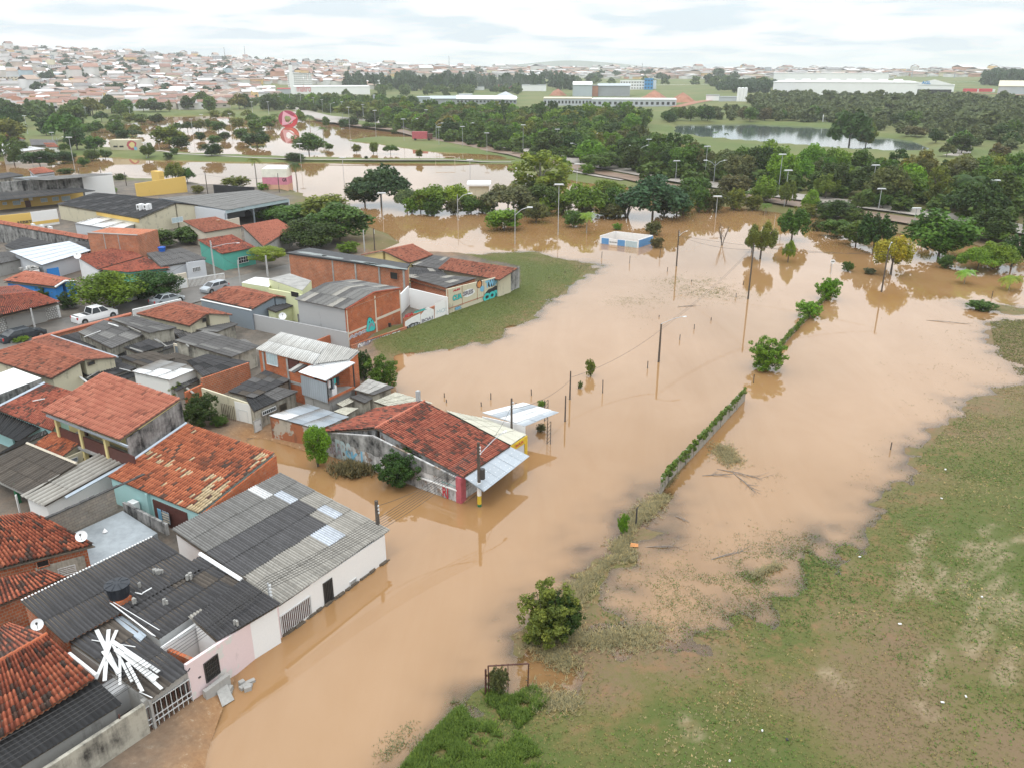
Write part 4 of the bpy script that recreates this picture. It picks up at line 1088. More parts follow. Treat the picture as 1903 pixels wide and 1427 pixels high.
mb=MB();f.box(mb,.3,L_-.35,-1.2,1.45,-.1,.03);mb.part('shutter',M['render_palegrey'],h)
A,B,C_,D=p('e',1400,512,2.3),p('e',1630,455,2.3),p('e',1832,512,2.15),p('e',1640,590,2.15)
h=thing('canopy','open white and grey metal canopy on lattice posts standing in the flood','canopy',base(A,B,C_,D))
rf=deck(h,[(A,B,C_,D)],.05,'frame_white');sheets(rf,A,B,C_,D,lambda c,r,nc,nr:('white','zinc','white','white','zinc')[min(4,int(r*5/nr))],nc=3,nr=5,mat='sheet_metal',amp=.015,seg=2,waves=10,var=.04)
for tq in((1780,690),(1765,560)):
 q=p('e',tq[0],tq[1],0);mb=MB()
 for dx in(-.15,.15):mb.tube([(q[0]+dx,q[1],-.8),(q[0]+dx,q[1],2.1)],.03,4)
 for k in range(7):mb.tube([(q[0]-.15,q[1],-.3+k*.35),(q[0]+.15,q[1],.05+k*.35)],.018,4)
 mb.part('lattice_post',M['iron_dark'],h)
mb=MB();q=p('e',1520,560,1.9)
mb=MB();w0,w1=p('e',1400,545,2.0),p('e',1645,600,2.0);wseg(h,w0,w1,1.3,2.2,2.2,'white_plastic',.06,name='parapet_sheet')
# ------------------------------------------------------------------ flat grey roof with old wall, left of the bar
A,B,C_,D=p('w',245,1095,2.2),p('w',690,955,2.2),p('w',1180,1110,2.0),p('w',830,1255,2.0)
h,rf=simple_sheet('low stained shed with flat light grey metal roof left of the bar',A,B,C_,D,'render_mixed_brick',lambda c,r,nc,nr:'white' if(c==0 and r==0)or(r==0 and c==1)else('zinc','bluegrey','zinc')[(c+r)%3],name='shed',cat='shed',z0=-1.2,mat='sheet_metal',nc=5,nr=3,amp=.012,seg=2,waves=6,shrink=.08)
# ------------------------------------------------------------------ two-storey brick house with drying clothes
A,B,C_,D=p('w',400,118,5.6),p('w',1318,335,5.6),p('w',1205,440,5.25),p('w',110,318,5.0)
A,B=p('w',400,118,5.5),p('w',1318,335,5.5);D=p('w',110,318,4.9);C_=p('w',1200,442,5.1);Cm=p('w',775,492,4.9)
A2,B2,C2,D2=p('w',950,392,4.95),p('w',1268,478,4.95),p('w',925,688,4.5),p('w',610,588,4.5)
h=thing('house','two-storey bare brick house with pale corrugated roof and a laundry balcony','house',base(A,B,C_,D))
Bm=A+(B-A)*.62
walls(h,[(A,Bm,Cm,D),(Bm,B,C_,Cm)],'brick_orange',shrink=.12,z0=-.6)
rf=deck(h,[(A,Bm,Cm,D),(Bm,B,C_,Cm),(A2,B2,C2,D2)],.05,'frame_white')
sheets(rf,A,Bm,Cm,D,'pale',nc=7,nr=2,var=.05);sheets(rf,Bm,B,C_,Cm+(C_-Cm)*.05,'pale',nc=4,nr=1,var=.05)
sheets(rf,A2+(0,0,.05),B2+(0,0,.05),C2+(0,0,.05),D2+(0,0,.05),'white',nc=3,nr=2,amp=.01,seg=2,mat='sheet_metal',var=.04)
sheets(rf,p('w',650,470,4.6),p('w',745,490,4.6),p('w',560,600,4.35),p('w',490,575,4.35),lambda c,r,nc,nr:'pale' if c==0 else 'mid',nc=2,nr=1,name='awning_sheet')
wp=WallPlane(D+(.04,.06,0),Cm+(.04,.06,0))
window(h,wp,wp.rect(('w',235,480),('w',345,385)),'shutter_blue','frame_white',bars=3,name='shuttered_window')
window(h,wp,wp.rect(('w',492,540),('w',600,460)),'door_brown','door_brown',name='dark_opening')
mb=MB()
for x in(465,190):a=wp.at(('w',x,450))[0];wp.box(mb,a-.12,a+.12,-.4,4.75,-.02,.03)
wp.box(mb,wp.at(('w',190,450))[0],wp.at(('w',640,600))[0],2.35,2.6,-.02,.03)
mb.part('concrete_frame',M['concrete'],h)
q0,q1,q2=D2+np.array((.1,.1,0)),C2+np.array((0,.15,0)),B2+np.array((-.1,-.05,0))
mb=MB();fl=[np.array((q[0],q[1],2.55))for q in(q0,q1,q2,A2)];mb.prism(fl,0,.25);mb.part('balcony_floor',M['concrete'],h)
mb=MB();mb.prism([np.array((q[0],q[1],2.3))for q in(q0+(q2-q1)*.05,q1+(q2-q1)*.05+(q0-q1)*.03,q2*.96+A2*.04,A2)],-.8);mb.part('lower_wall',M['render_grey'],h)
Vq=[np.array((q[0],q[1],z))for q,z in((q0,4.25),(q1,4.25),(q1,2.45),(q0,2.45))]
sheets(rf,*Vq,'zinc',nc=3,nr=1,mat='sheet_metal',amp=.015,seg=2,name='cladding_sheet')
mb=MB();bp=WallPlane(q1,q2);Lb_=np.linalg.norm((q2-q1)[:2]);bp.box(mb,0,Lb_,2.35,2.75,-.12,.0);mb.part('balcony_edge',M['brick_orange'],h)
for k in(0.02,.98):mb=MB();bp.box(mb,Lb_*k-.05,Lb_*k+.05,2.5,4.5+.4*k,-.1,.0);mb.part('post',M['iron_dark'],h)
CL=[('render_pink',.5,'pale pink shirt'),('paint_white',.7,'white shirt'),('paint_black',.9,'navy trousers'),('render_bluegrey',.95,'dark blue trousers'),('paint_teal',.55,'teal shirt'),('paint_black',.5,'dark purple top'),('iron_dark',.75,'black shirt')]
for k,(mt,ln,nm)in enumerate(CL):
 a=Lb_*(.10+.062*k);mb=MB()
 for j in range(4):bp.box(mb,a+.07*j,a+.07*j+.06,4.15-ln+random.uniform(0,.06),4.15,-.45+.03*(j%2),-.40+.03*(j%2))
 mb.solo('garment',nm+' drying on the brick house balcony','clothing',M[mt],bp.pt(a,4.15,-.4),'clothes drying on the balcony')
q=bp.pt(Lb_*.36,2.55,-.7);MB().box(q,.6,.6,.9,SDIR).box((q[0],q[1],q[2]+.9),.5,.5,.06,SDIR).solo('washing_machine','white washing machine under the drying clothes on the brick balcony','washing machine',M['white_plastic'],q)
LT=[('small cream lean-to roof at the foot of the laundry balcony',(1040,960),(1195,885),(1260,925),(1110,998),1.9,'cream'),('small dark ribbed lean-to roof beside the cream one',(1200,880),(1340,835),(1470,900),(1370,955),2.0,'mid'),('low cream canopy sheet next to the red tile roof of the bar',(1010,1050),(1130,1000),(1300,1015),(1150,1100),1.6,'cream')]
for lb,a,b_,c,d,z,cc in LT:
 simple_sheet(lb,P(('w',*a),z+.25),P(('w',*b_),z+.25),P(('w',*c),z),P(('w',*d),z),'render_cream_old',cc,name='lean_to',cat='lean-to',nc=2,nr=1,z0=-.8,shrink=.15)
A,B,C_,D=p('w',1250,790,2.6),p('w',1420,668,2.6),p('w',1725,760,2.4),p('w',1480,855,2.4)
simple_sheet('white and grey roofed outbuilding between the bush and the flood',A,B,C_,D,'render_cream_old',lambda c,r,nc,nr:'pale' if r<nr-1 else 'mid',name='shed',cat='shed',nc=3,nr=4,z0=-1,amp=.015)
A,B,C_,D=p('w',1480,930,2.3),p('w',1620,835,2.3),p('w',1960,905,2.2),p('w',1780,985,2.2)
simple_sheet('pale yellow corrugated roof behind the ridge of the bar',p('e',778,452,2.35),p('e',900,400,2.35),p('e',1110,462,2.3),p('e',860,480,2.3),'render_cream','cream',name='shed',cat='shed',z0=-1,nc=3,nr=4)
A,B,C_,D=p('u',1235,630,3.0),p('u',1903,400,3.0),p('e',330,395,2.5),p('e',90,510,2.4)
A,B,C_,D=p('e',-55,395,3.0),p('e',160,275,3.0),p('e',300,330,2.65),p('e',90,432,2.6)
h=thing('house','old cream and brick house with patched black roof and an open white doorway','house',base(A,B,C_,D))
A2,B2,C2,D2=p('e',50,430,2.6),p('e',200,365,2.6),p('e',345,395,2.35),p('e',95,508,2.3)
walls(h,[(A,B,C_,D)],'render_cream_old',shrink=.1);walls(h,[(A2,B2,C2,D2)],'render_cream_old',shrink=.1,drop=.1)
rf=deck(h,[(A,B,C_,D),(A2,B2,C2,D2)],.04)
sheets(rf,A,B,C_,D,lambda c,r,nc,nr:('dark','mid','dark','brown','dark')[(c*2+r*3)%5],nc=6,nr=3);sheets(rf,A2,B2,C2,D2,lambda c,r,nc,nr:'black' if c<nc/2 else 'mid',nc=4,nr=2)
w0,w1=p('u',820,1000,.3),p('u',1770,1250,.3)
wp=WallPlane(w0,w1)
c0=p('u',1060,640,2.9);c1=p('u',1790,880,2.45)
wseg(h,c0,c1,0,2.9,2.45,'render_cream',.18,name='side_wall')
wp=WallPlane(c0,c1)
door(h,wp,wp.rect(('u',1650,1230),('u',1740,985)),'opening_dark','frame_white',handle=False,name='doorway',label='dark open doorway in the white wall')
r_=wp.rect(('u',1560,900),('u',1785,900));mb=MB();wp.box(mb,r_[0],r_[1],.2,2.4,0,.03);mb.part('whitewash_patch',M['render_white'],h)
mb=MB();r_=wp.rect(('u',1430,1160),('u',1570,890))
for k in range(8):wp.box(mb,r_[0]+(r_[1]-r_[0])*k/7-.02,r_[0]+(r_[1]-r_[0])*k/7+.02,r_[2],r_[3],.25,.29)
mb.part('iron_fence_panel',M['wood_old'],h)
f=WallPlane(np.array((D2[0],D2[1],0))+(.1,.1,0),np.array((C2[0],C2[1],0))+(.1,.1,0))
window(h,f,f.rect(('e',148,525),('e',220,475)),'glass_dark','frame_white',bars=6,name='barred_window');window(h,f,f.rect(('e',250,500),('e',280,455)),'opening_dark','wood_old',hbars=4)
door(h,f,f.rect(('e',105,625),('e',135,545)),'frame_white','concrete',label='white metal door')
# ------------------------------------------------------------------ roofs in the middle of the block
A,B,C_,D=p('d',-120,860,3.9),p('d',240,810,3.9),p('d',610,960,3.9),p('d',380,1090,3.1)
A,B=p('d',225,815,3.9),p('d',615,955,3.9)
D,C_=p('d',-140,925,3.1),p('d',380,1088,3.1)
E1,E2=p('d',380,775,3.2),p('d',870,935,3.2)
h,rf=simple_tile('gabled red tile house with white-edged gutter, behind the yellow house',A,B,C_,D,'render_cream','tile_terra',tvfun(.05,0,23,.6),back=(E1,E2))
MB().tube([E1+(0,0,.1),E2+(0,0,.1)],.13,4).part('gutter',M['flashing'],rf)
wp=WallPlane(C_+(.3,.3,0),E2+(-.2,.3,0));window(h,wp,wp.rect(('d',652,990),('d',692,955)),'opening_dark','wood_old',name='attic_opening')
MID=[('twin-sloped weathered grey roof above the street behind the brick-topped wall',[(570,750),(760,660),(1090,750),(815,870)],3.5,2.9,'render_cream_old','mid',4,3),('dark corrugated roof joining the grey twin roof by the tiled house',[(800,650),(990,630),(1300,715),(1090,755)],3.6,3.4,'render_cream_old','mid',5,3),('low dark roof strip behind the gutter of the gabled tile house',[(440,780),(600,740),(830,850),(640,860)],2.6,2.4,'render_grey','dark',4,2),('small dark ribbed roof with a loose pipe in the middle yard',[(905,860),(1090,800),(1220,850),(1010,905)],2.7,2.4,'render_cream_old','dark',3,2),('long brown-grey ribbed roof in front of the blue-doored yard',[(870,930),(1110,890),(1290,940),(1050,1000)],2.6,2.4,'render_cream_old','brown',5,2),('weathered grey roof above the cream wall with a blue-grey door',[(1280,810),(1500,735),(1903,850),(1700,935)],3.3,2.8,'render_cream_old','mid',7,3),('charcoal roof with black ridge behind the orange brick parapet',[(1370,960),(1520,910),(1835,970),(1490,1075)],2.8,2.5,'render_cream_old','dark',5,3),('grey roof with white front sheets on the small white house',[(1180,955),(1370,950),(1475,1000),(1235,1095)],2.7,2.5,'render_white','grey',4,2),('jumbled dark roof below the gable of the red tile house',[(550,1060),(830,950),(1000,1010),(760,1090)],2.3,2.1,'render_grey','dark',4,3),('small grey porch roof beside the yard wall of the tiled house',[(1370,725),(1640,655),(1750,690),(1590,750)],2.5,2.3,'render_cream_old','mid',5,1),]
for k,(lb,pts,z1,z2,wm,cc,nc,nr)in enumerate(MID):
 A,B,C_,D=(P(('d',*q),z1 if i<2 else z2)for i,q in enumerate(pts))
 if k==7:
  A,B,C_,D=p('d',965,1035,2.75),p('d',1180,950,2.75),p('d',1475,1005,2.6),p('d',1240,1098,2.6)
  fn=lambda c,r,nc,nr:'white' if(r==nr-1 and c<3)or(c==0)or(c==1 and r>0)else 'grey'
  simple_sheet(lb,A,B,C_,D,wm,fn,nc=4,nr=3,mat='sheet_metal',amp=.015)
 else:
  fn=(lambda base_:(lambda c,r,nc,nr:base_ if(c*5+r*7)%6 else{'mid':'grey','dark':'black','brown':'dark','grey':'mid'}[base_]))(cc)
  simple_sheet(lb,A,B,C_,D,wm,fn,nc=nc,nr=nr)
YL=[('sooty lean-to roof filling the yard below the grey twin roof',[(430,800),(800,760),(1000,930),(700,960)],2.0,1.8,'black',6,2),('rusty-dark yard roof between the twin roof and the ivory wall',[(860,790),(1250,700),(1420,800),(1000,960)],2.1,1.9,'dark',6,3),('low dark roof under the loose pipes behind the yellow house',[(400,1080),(880,930),(1180,1000),(830,1130)],1.9,1.7,'black',7,2),('grey-brown yard roof in front of the ivory wall',[(1000,960),(1290,900),(1480,960),(1230,1020)],2.0,1.9,'brown',4,2),('dark shed roof between white house and brick parapet',[(1180,1090),(1380,1000),(1500,1080),(1300,1180)],1.7,1.6,'dark',4,2),('patched grey roof behind the laundry balcony house',[(1560,830),(1800,800),(1903,860),(1720,930)],2.6,2.4,'grey',4,2),('worn roof beside the attic house gable',[(1240,720),(1480,680),(1560,760),(1330,800)],2.4,2.2,'dark',4,2)]  # added low roofs; their dark sheets stand in for the dark gaps between houses
for lb,pts,z1,z2,cc,nc,nr in YL:simple_sheet(lb,*[P(('d',*q),z1 if i_<2 else z2)for i_,q in enumerate(pts)],'render_grey',(lambda c_:(lambda c,r,nc,nr:c_ if(c*3+r*5)%4 else 'mid'))(cc),nc=nc,nr=nr,jit=.06,var=.2)
JK=[('d',960,860,1050,890,2.8),('d',1100,780,1190,820,2.6),('d',1120,770,1230,850,2.7),('d',560,1050,640,1110,2.4),('d',640,1080,780,1000,2.4),('d',700,985,860,930,2.3),('d',1340,800,1390,850,3.2),('d',880,1010,960,1030,2.2),('d',1210,850,1280,835,2.6),('d',800,680,870,700,3.6),('d',940,700,1040,745,3.6),('d',620,780,740,735,3.5),('u',850,640,950,718,2.2),('b',240,178,330,160,3.7),('b',980,1290,1100,1250,3.0)]
for k_,(zz_,x0,y0,x1,y1,z_)in enumerate(JK):
 q0,q1=p(zz_,x0,y0,z_),p(zz_,x1,y1,z_);MB().tube([q0,q1],.05 if k_%3 else.09,5).solo('loose_pipe' if k_%2 else 'loose_batten',('pale','grey','thin pale','weathered')[k_%4]+' length of scrap lying across '+('the ribbed roof with the white pipe','the dark gap right of the twin roof','the gap by the ivory wall','the jumbled roof, leftmost','the jumbled roof, long diagonal one','the jumbled roof near the gutter','the weathered grey roof corner','the roof behind the white house','the gap left of the ivory wall','the twin roof ridge, upper','the twin roof ridge, lower','the roof by the coping wall','the cream wall by the papaya plant','the dark red roof at left','the rake of the turquoise house')[k_],'scrap',M['board_white' if k_%2 else 'concrete'],q0)
q=p('d',1195,150,3.9);tank('blue plastic water tank among roofs behind the pale house',tuple(q),.55,.6,'tank_blue')
h=thing('garden_wall','orange brick and stained render parapet between two charcoal roofs','wall',base(p('d',1490,1080,2.5),p('d',1840,970,2.5)))
wseg(h,p('d',1490,1120,2.3),p('d',1840,1000,2.3),0,2.75,2.75,'brick_rough',.2);wseg(h,p('d',1370,1200,2.1),p('d',1495,1125,2.3),0,2.3,2.3,'brick_orange',.2)
h=thing('garden_wall','cream yard wall with a blue-grey door in the middle of the block','wall',base(p('t',965,960,2.4),p('t',1440,1100,2.2)))
w0,w1=p('t',965,955,2.4),p('t',1660,1120,2.2);wseg(h,w0,w1,0,2.5,2.4,'render_ivory',.15);wp=WallPlane(w0,w1)
door(h,wp,wp.rect(('t',1020,1170),('t',1085,995)),'door_grey','render_ivory');window(h,wp,wp.rect(('t',1140,1110),('t',1200,1050)),'glass_dark','frame_white')
A,B=p('t',900,365,4.0),p('t',1480,510,4.0);D,C_=p('t',420,510,3.2),p('t',1210,690,3.2);E1,E2=p('t',1075,330,3.3),p('t',1840,530,3.3)
h,rf=simple_tile('gabled orange tile house with small attic window beside the parked sedan',A,B,C_,D,'render_cream','tile_terra',tvfun(.03,0,27,.4),back=(E1,E2))
wp=WallPlane(C_+(.1,.25,0),E2+(-.3,.25,0));window(h,wp,wp.rect(('t',1400,630),('t',1450,560)),'opening_dark','wood_old',name='attic_window')
h=thing('balustrade','white balustrade on the yard wall beside the parked sedan','balustrade',base(p('t',380,490,3),p('t',1080,320,3)))
q0,q1=p('t',380,505,3.0),p('t',1085,345,3.0);mb=MB();mb.tube([q0+(0,0,.5),q1+(0,0,.5)],.07,4);mb.part('rail',M['paint_white'],h)
mb=MB()
for k in range(40):q=q0+(q1-q0)*k/39;mb.box((q[0],q[1],q[2]-.3),.09,.09,.8,SDIR)
mb.part('balusters',M['paint_white'],h)
wseg(h,q0,q1,0,2.7,2.7,'render_white',.15)
h=thing('garden_wall','long brick street wall with red tile coping beside the pickup','wall',base(p('d',300,760,2),p('d',980,600,2)))
q0,q1=p('d',240,800,2.4),p('d',965,612,2.4);wseg(h,q0,q1,0,2.35,2.35,'brick_rough',.2)
ridge_cap(h,q0,q1,.16,'tile_salmon',.6)
wp=WallPlane(q0,q1);mb=MB();wp.box(mb,0,2.4,0,2.3,0,.03);mb.part('plaster_patch',M['render_ivory'],h)
A,B=p('g',180,410,3.9),p('g',385,395,3.9)
A,B=p('g',170,402,3.9),p('g',450,452,3.9);D,C_=p('g',48,460,3.2),p('g',325,522,3.2);E1,E2=p('g',250,398,3.4),p('g',525,460,3.4)
h,rf=simple_tile('salmon tile house above the long blue-grey party wall near the hatchback',A,B,C_,D,'render_bluegrey','tile_terra',tvfun(.04,0,29,.4),back=(E1,E2),shrink=.1)
q0,q1=p('g',40,470,3.1),p('g',320,530,3.1);wseg(h,q0,q1,0,3.15,3.15,'render_bluegrey',.15,name='party_wall')
MB().tube([q0+(0,0,.05),q1+(0,0,.05)],.1,4).part('coping',M['paint_white'],h)
S=[p('g',0,490,.7),p('g',250,545,.7),p('g',260,700,.7),p('g',200,640,.7)]
h=thing('garden_wall','long grey rendered wall in front of the lime-yellow house','wall',base(p('g',310,600,1),p('g',840,690,1)))
wseg(h,p('g',308,545,2.6),p('g',845,650,2.6),0,2.6,2.6,'render_grey_smooth',.2)
A,B,C_,D=p('g',400,520,2.8),p('g',500,478,2.8),p('g',560,500,2.6),p('g',450,540,2.6)
simple_sheet('small dark laundry shelter beside the lime-yellow house',A,B,C_,D,'render_lime','dark',name='shelter',cat='shelter',nc=2,nr=1)
dish('white dish beside the small dark laundry shelter',tuple(p('g',492,575,2.2)),.45,-1.2,None,.3)
S=[p('g',415,355,4.4),p('g',530,325,4.4),p('g',650,365,4.4),p('g',600,420,4.4)]
h=thing('house','lime-yellow stepped house with flat roofs behind the tall brick gable','house',base(*S))
MB().prism(S,-.4).part('wall',M['render_lime'],h);MB().prism([q+(0,0,.06)for q in S],0,.05).part('roof',M['concrete'],h)
S2=[p('g',265,375,3.6),p('g',340,345,3.6),p('g',450,355,3.6),p('g',415,400,3.6)]
MB().prism(S2,-.4).part('wing_wall',M['render_lime'],h);MB().prism([q+(0,0,.06)for q in S2],0,.05).part('wing_roof',M['render_white_clean'],h)
S3=[p('g',585,395,4.9),p('g',650,360,4.9),p('g',700,400,4.9),p('g',660,470,4.9)]
wq=WallPlane(p('g',415,400,3),p('g',600,440,3));wseg(h,p('g',420,480,2.5),p('g',600,520,2.5),0,4.2,4.3,'render_lime',.2,name='front_wall')
wq=WallPlane(p('g',420,480,2.5),p('g',600,520,2.5));window(h,wq,wq.rect(('g',540,450),('g',580,430)),'opening_dark','render_lime')
wseg(h,p('g',600,510,3.2),p('g',672,530,3.2),0,4.7,4.8,'render_palegrey',.2,name='side_wall')
wq=WallPlane(p('g',600,510,3.2),p('g',672,530,3.2));window(h,wq,wq.rect(('g',614,496),('g',634,474)),'glass_dark','frame_white',bars=1)
q0,q1=p('g',575,575,2.4),p('g',675,600,2.4);wseg(h,q0,q1,1.9,3.0,3.0,'render_black_stain',.1,name='balcony_rail')
b0,b1=p('g',858,742,.3),p('g',1150,612,.3)
wp=WallPlane(b0,b1);L_=wp.at(('g',1150,612))[0]
rzz,ezz=5.75,5.0
A=wp.pt(L_*.5,rzz);bk=np.array((-math.cos(SDIR-math.pi/2),-math.sin(SDIR-math.pi/2),0))*7.8
B=A+bk;D=wp.pt(-.1,ezz);C_=D+bk;E1=wp.pt(L_+.1,ezz);E2=E1+bk
h=thing('house','tall orange brick house with gable wall carrying a teal painted figure','house',base(b0,b1))
walls(h,[(A,B,C_,D),(A,B,E2,E1)],'render_grey_smooth',shrink=.15)
V=[wp.pt(0,-.4,.02),wp.pt(L_,-.4,.02),wp.pt(L_,ezz,.02),wp.pt(L_*.5,rzz,.02),wp.pt(0,ezz,.02)];V+=[v-wp.n*.2 for v in V]
part('gable_wall',V,[(0,1,2,3,4),(9,8,7,6,5),(0,5,6,1),(1,6,7,2),(2,7,8,3),(3,8,9,4),(4,9,5,0)],M['brick_orange'],h)
mb=MB();wp.box(mb,L_*.5,L_*.5+.22,0,5.3,.02,.035);wp.box(mb,0,.15,0,5.0,.02,.035);wp.box(mb,L_-.2,L_,0,4.9,.02,.035)
wp.box(mb,0.15,L_*.5,2.0,2.25,.02,.034);wp.box(mb,L_*.5+.22,L_-.2,2.3,2.6,.02,.034);mb.part('concrete_frame',M['render_ivory'],h)
mb=MB();wp.box(mb,-.05,L_+.05,4.85,5.0,.02,.06);mb.part('ring_beam',M['brick_rough'],h)
rf=deck(h,[(A,B,C_,D),(B,A,E1,E2)],.05)
fn=lambda c,r,nc,nr:('grey','grey','light','grey','mid')[(c*3+r)%5]
sheets(rf,A,B,C_,D,fn,nc=9,nr=2);sheets(rf,A,B,E2,E1,fn,nc=9,nr=2)
ridge_cap(rf,A+wp.n*.1,D+wp.n*.1,.07,'tile_red');ridge_cap(rf,A+wp.n*.1,E1+wp.n*.1,.07,'tile_red')
def zz(x,y):return wp.at(('z',x,y))
fig=[zz(*q)for q in((905,362),(950,385),(990,440),(1020,510),(1035,600),(1010,640),(950,660),(880,678),(838,675),(832,640),(848,560),(858,450),(875,385))]
patch(h,wp,[((a-0),z)for a,z in[((fig[i][0]-np.mean([f_[0]for f_ in fig]))*1.08+np.mean([f_[0]for f_ in fig]),(fig[i][1]-np.mean([f_[1]for f_ in fig]))*1.07+np.mean([f_[1]for f_ in fig]))for i in range(len(fig))]],'paint_black','painted_outline',.045)
patch(h,wp,fig,'paint_teal','painted_figure',.052)
for c_ in((905,465),(950,430)):
 a,z=zz(*c_);patch(h,wp,blob((a-.09,a+.09,z-.12,z+.12),10,.05),'paint_black','painted_eye',.06)
mth=[zz(*q)for q in((880,600),(900,530),(940,475),(980,490),(1010,550),(985,575),(960,540),(925,570),(905,630),(880,640))]
patch(h,wp,mth,'render_bluegrey','painted_mouth',.06)
lettering(h,wp,wp.rect(('z',490,850),('z',820,620)),'AMG','paint_lilac','paint_white',off=.05)
lettering(h,wp,wp.rect(('z',560,920),('z',690,860)),'URN','paint_white',None,off=.05)
mb=MB();a,z=zz(1340,590);wp.box(mb,a-.12,a+.12,z-.7,z+.6,.02,.3);mb.part('downpipe_stub',M['iron_dark'],h)
f0,f1=p('z',480,1130,.2),p('z',1700,720,.3)
h=thing('garden_wall','low brick wall daubed with white and grey graffiti at the foot of the tall brick house','wall',base(f0,f1))
wp2=WallPlane(f0+wp.n*.3,f1+wp.n*.3);L2=np.linalg.norm((f1-f0)[:2]);wseg(h,wp2 .pt(0,0),wp2 .pt(L2,0),-.4,1.05,1.25,'brick_rough',.18)
for x0,y0,x1,y1,tx,mt in((790,1060,1140,880,'WHERU','paint_lilac'),(1160,930,1370,760,'NASA','paint_white'),(1390,800,1600,640,'SRE','paint_white'),(670,1070,790,960,'OM','paint_white')):
 r_=wp2 .rect(('z',x0,y0),('z',x1,y1));r_=(r_[0],r_[1],.15,1.0);patch(h,wp2,blob(r_,16,.15),'paint_white' if mt=='paint_lilac' else 'paint_lilac','paint_patch',.012);lettering(h,wp2,r_,tx,mt,'paint_black',fat=.05)
q0,q1=p('z',-150,1010,.8),p('z',470,980,.3)
g0,g1=p('z',0,830,1.6),p('z',425,665,1.6)
h=thing('garden_wall','orange brick wall with red painted letters on white behind the pale corrugated roof','wall',base(g0,g1));wseg(h,g0-(g1-g0)*.5,g1,-.3,1.9,1.9,'brick_orange',.18)
wp2=WallPlane(p('z',140,950,1.0),p('z',475,900,.9));wp2=WallPlane(g0+wp.n*.4,g1+wp.n*.4)
r_=wp2 .rect(('z',140,960),('z',470,760));patch(h,wp2,[(r_[0],r_[2]),(r_[1],r_[2]),(r_[1],r_[3]),(r_[0]+.6,r_[3]-.3),(r_[0],r_[3]-.7)],'paint_white','paint_patch',.0)
lettering(h,wp2,wp2 .rect(('z',260,970),('z',440,890)),'DOD','paint_red',None,fat=.07,off=.02)
# ------------------------------------------------------------------ long brick building with tar roof
A,B=p('g',640,180,5.5),p('g',1195,270,5.5);C_,D=p('g',1172,300,5.5),p('g',510,208,5.5)
h=thing('house','long unplastered brick building under a puddled black tar roof','house',base(A,B,C_,D))
walls(h,[(A,B,C_,D)],'brick_rough',shrink=.25,drop=.2)
MB().prism([A,B,C_,D],0,.2).part('roof',M['tar_roof'],h)
wp=WallPlane(D+(.3,.25,0),C_+(-.3,.25,0));Lw=np.linalg.norm((C_-D)[:2])-.6
for k in range(6):mb=MB();a=Lw*k/5;wp.box(mb,a-.12,a+.12,0,5.3,-.1,.05);mb.part('concrete_column',M['concrete'],h)
sw=WallPlane(C_+(-.25,.2,0),B+(-.25,0,0));
r_=(Lw-3.2,Lw-1.6,3.9,4.9)
window(h,wp,(Lw-2.2,Lw-1.0,3.9,4.8),'opening_dark','brick_rough',name='window_opening')
for k,(x,y,sx,sy)in enumerate(((660,215,2.6,.7),(760,232,2.0,.5),(945,262,2.4,.5),(1060,282,3.6,.8))):
 q=p('g',x,y,5.51);V=[(q[0]+sx*math.cos(t_)*random.uniform(.75,1.1),q[1]+sy*math.sin(t_)*random.uniform(.75,1.1)-sx*math.cos(t_)*.55,5.505)for t_ in np.linspace(0,2*math.pi,18)[:-1]]
 part('puddle',V,[tuple(range(len(V)))],M['lake_water'],h)
gw0,gw1=p('g',1165,655,.4),p('g',1405,560,.5)
h=thing('garden_wall','low stretch of the graffiti wall with black and red tags beside the grass','wall',base(gw0,gw1))
gq=WallPlane(gw0,p('g',1715,447,.6));aE=gq.at(('g',1715,447))[0];aM=gq.at(('g',1405,560))[0]
wseg(h,gq.pt(0,0),gq.pt(aM,0),-.3,2.3,2.6,'brick_rough',.2)
Y=lambda x,y:('y',x,y)
for pts,mt in((((100,940),(330,855),(325,655),(190,720),(100,780)),'paint_white'),(((332,855),(528,760),(525,600),(430,560),(330,680)),'paint_white'),(((535,760),(735,690),(725,430),(540,510)),'render_white')):
 patch(h,gq,[gq.at(Y(*q))for q in pts],mt,'whitewash',.008)
lettering(h,gq,gq.rect(Y(100,730),Y(210,640)),'ADA','paint_red',None,fat=.08,off=.02);lettering(h,gq,gq.rect(Y(245,660),Y(390,580)),'GGK','paint_teal','paint_black',fat=.06,off=.03)
r_=gq.rect(Y(110,930),Y(325,760));patch(h,gq,blob(r_,18,.1),'paint_black','painted_ground',.012);lettering(h,gq,(r_[0]+.5,r_[1]-.1,r_[2]+.1,r_[3]-.15),'URPA','render_palegrey',None,fat=.0,off=.02)
lettering(h,gq,gq.rect(Y(350,800),Y(515,690)),'BOA1','paint_lilac','paint_black',fat=.01,off=.02);lettering(h,gq,gq.rect(Y(570,680),Y(720,560)),'MOS','shutter_blue',None,fat=.0,off=.02)
h=thing('garden_wall','tall stretch of the graffiti wall with teal bubble letters beside the grass','wall',base(gq.pt(aM,0),gq.pt(aE,0)))
wseg(h,gq.pt(aM,0),gq.pt(aE,0),-.3,4.1,3.5,'render_cream',.2)
lettering(h,gq,gq.rect(Y(805,345),Y(915,280)),'ALIM','paint_red',None,fat=.08,off=.02);lettering(h,gq,gq.rect(Y(810,480),Y(925,360)),'CUA','paint_teal','paint_black',fat=.05,off=.03)
lettering(h,gq,gq.rect(Y(940,420),Y(1120,290)),'SRES','paint_lilac','paint_black',fat=.0,off=.03);r_=gq.rect(Y(945,440),Y(1130,270));patch(h,gq,blob(r_,14,.06),'paint_white','whitewash',.008)
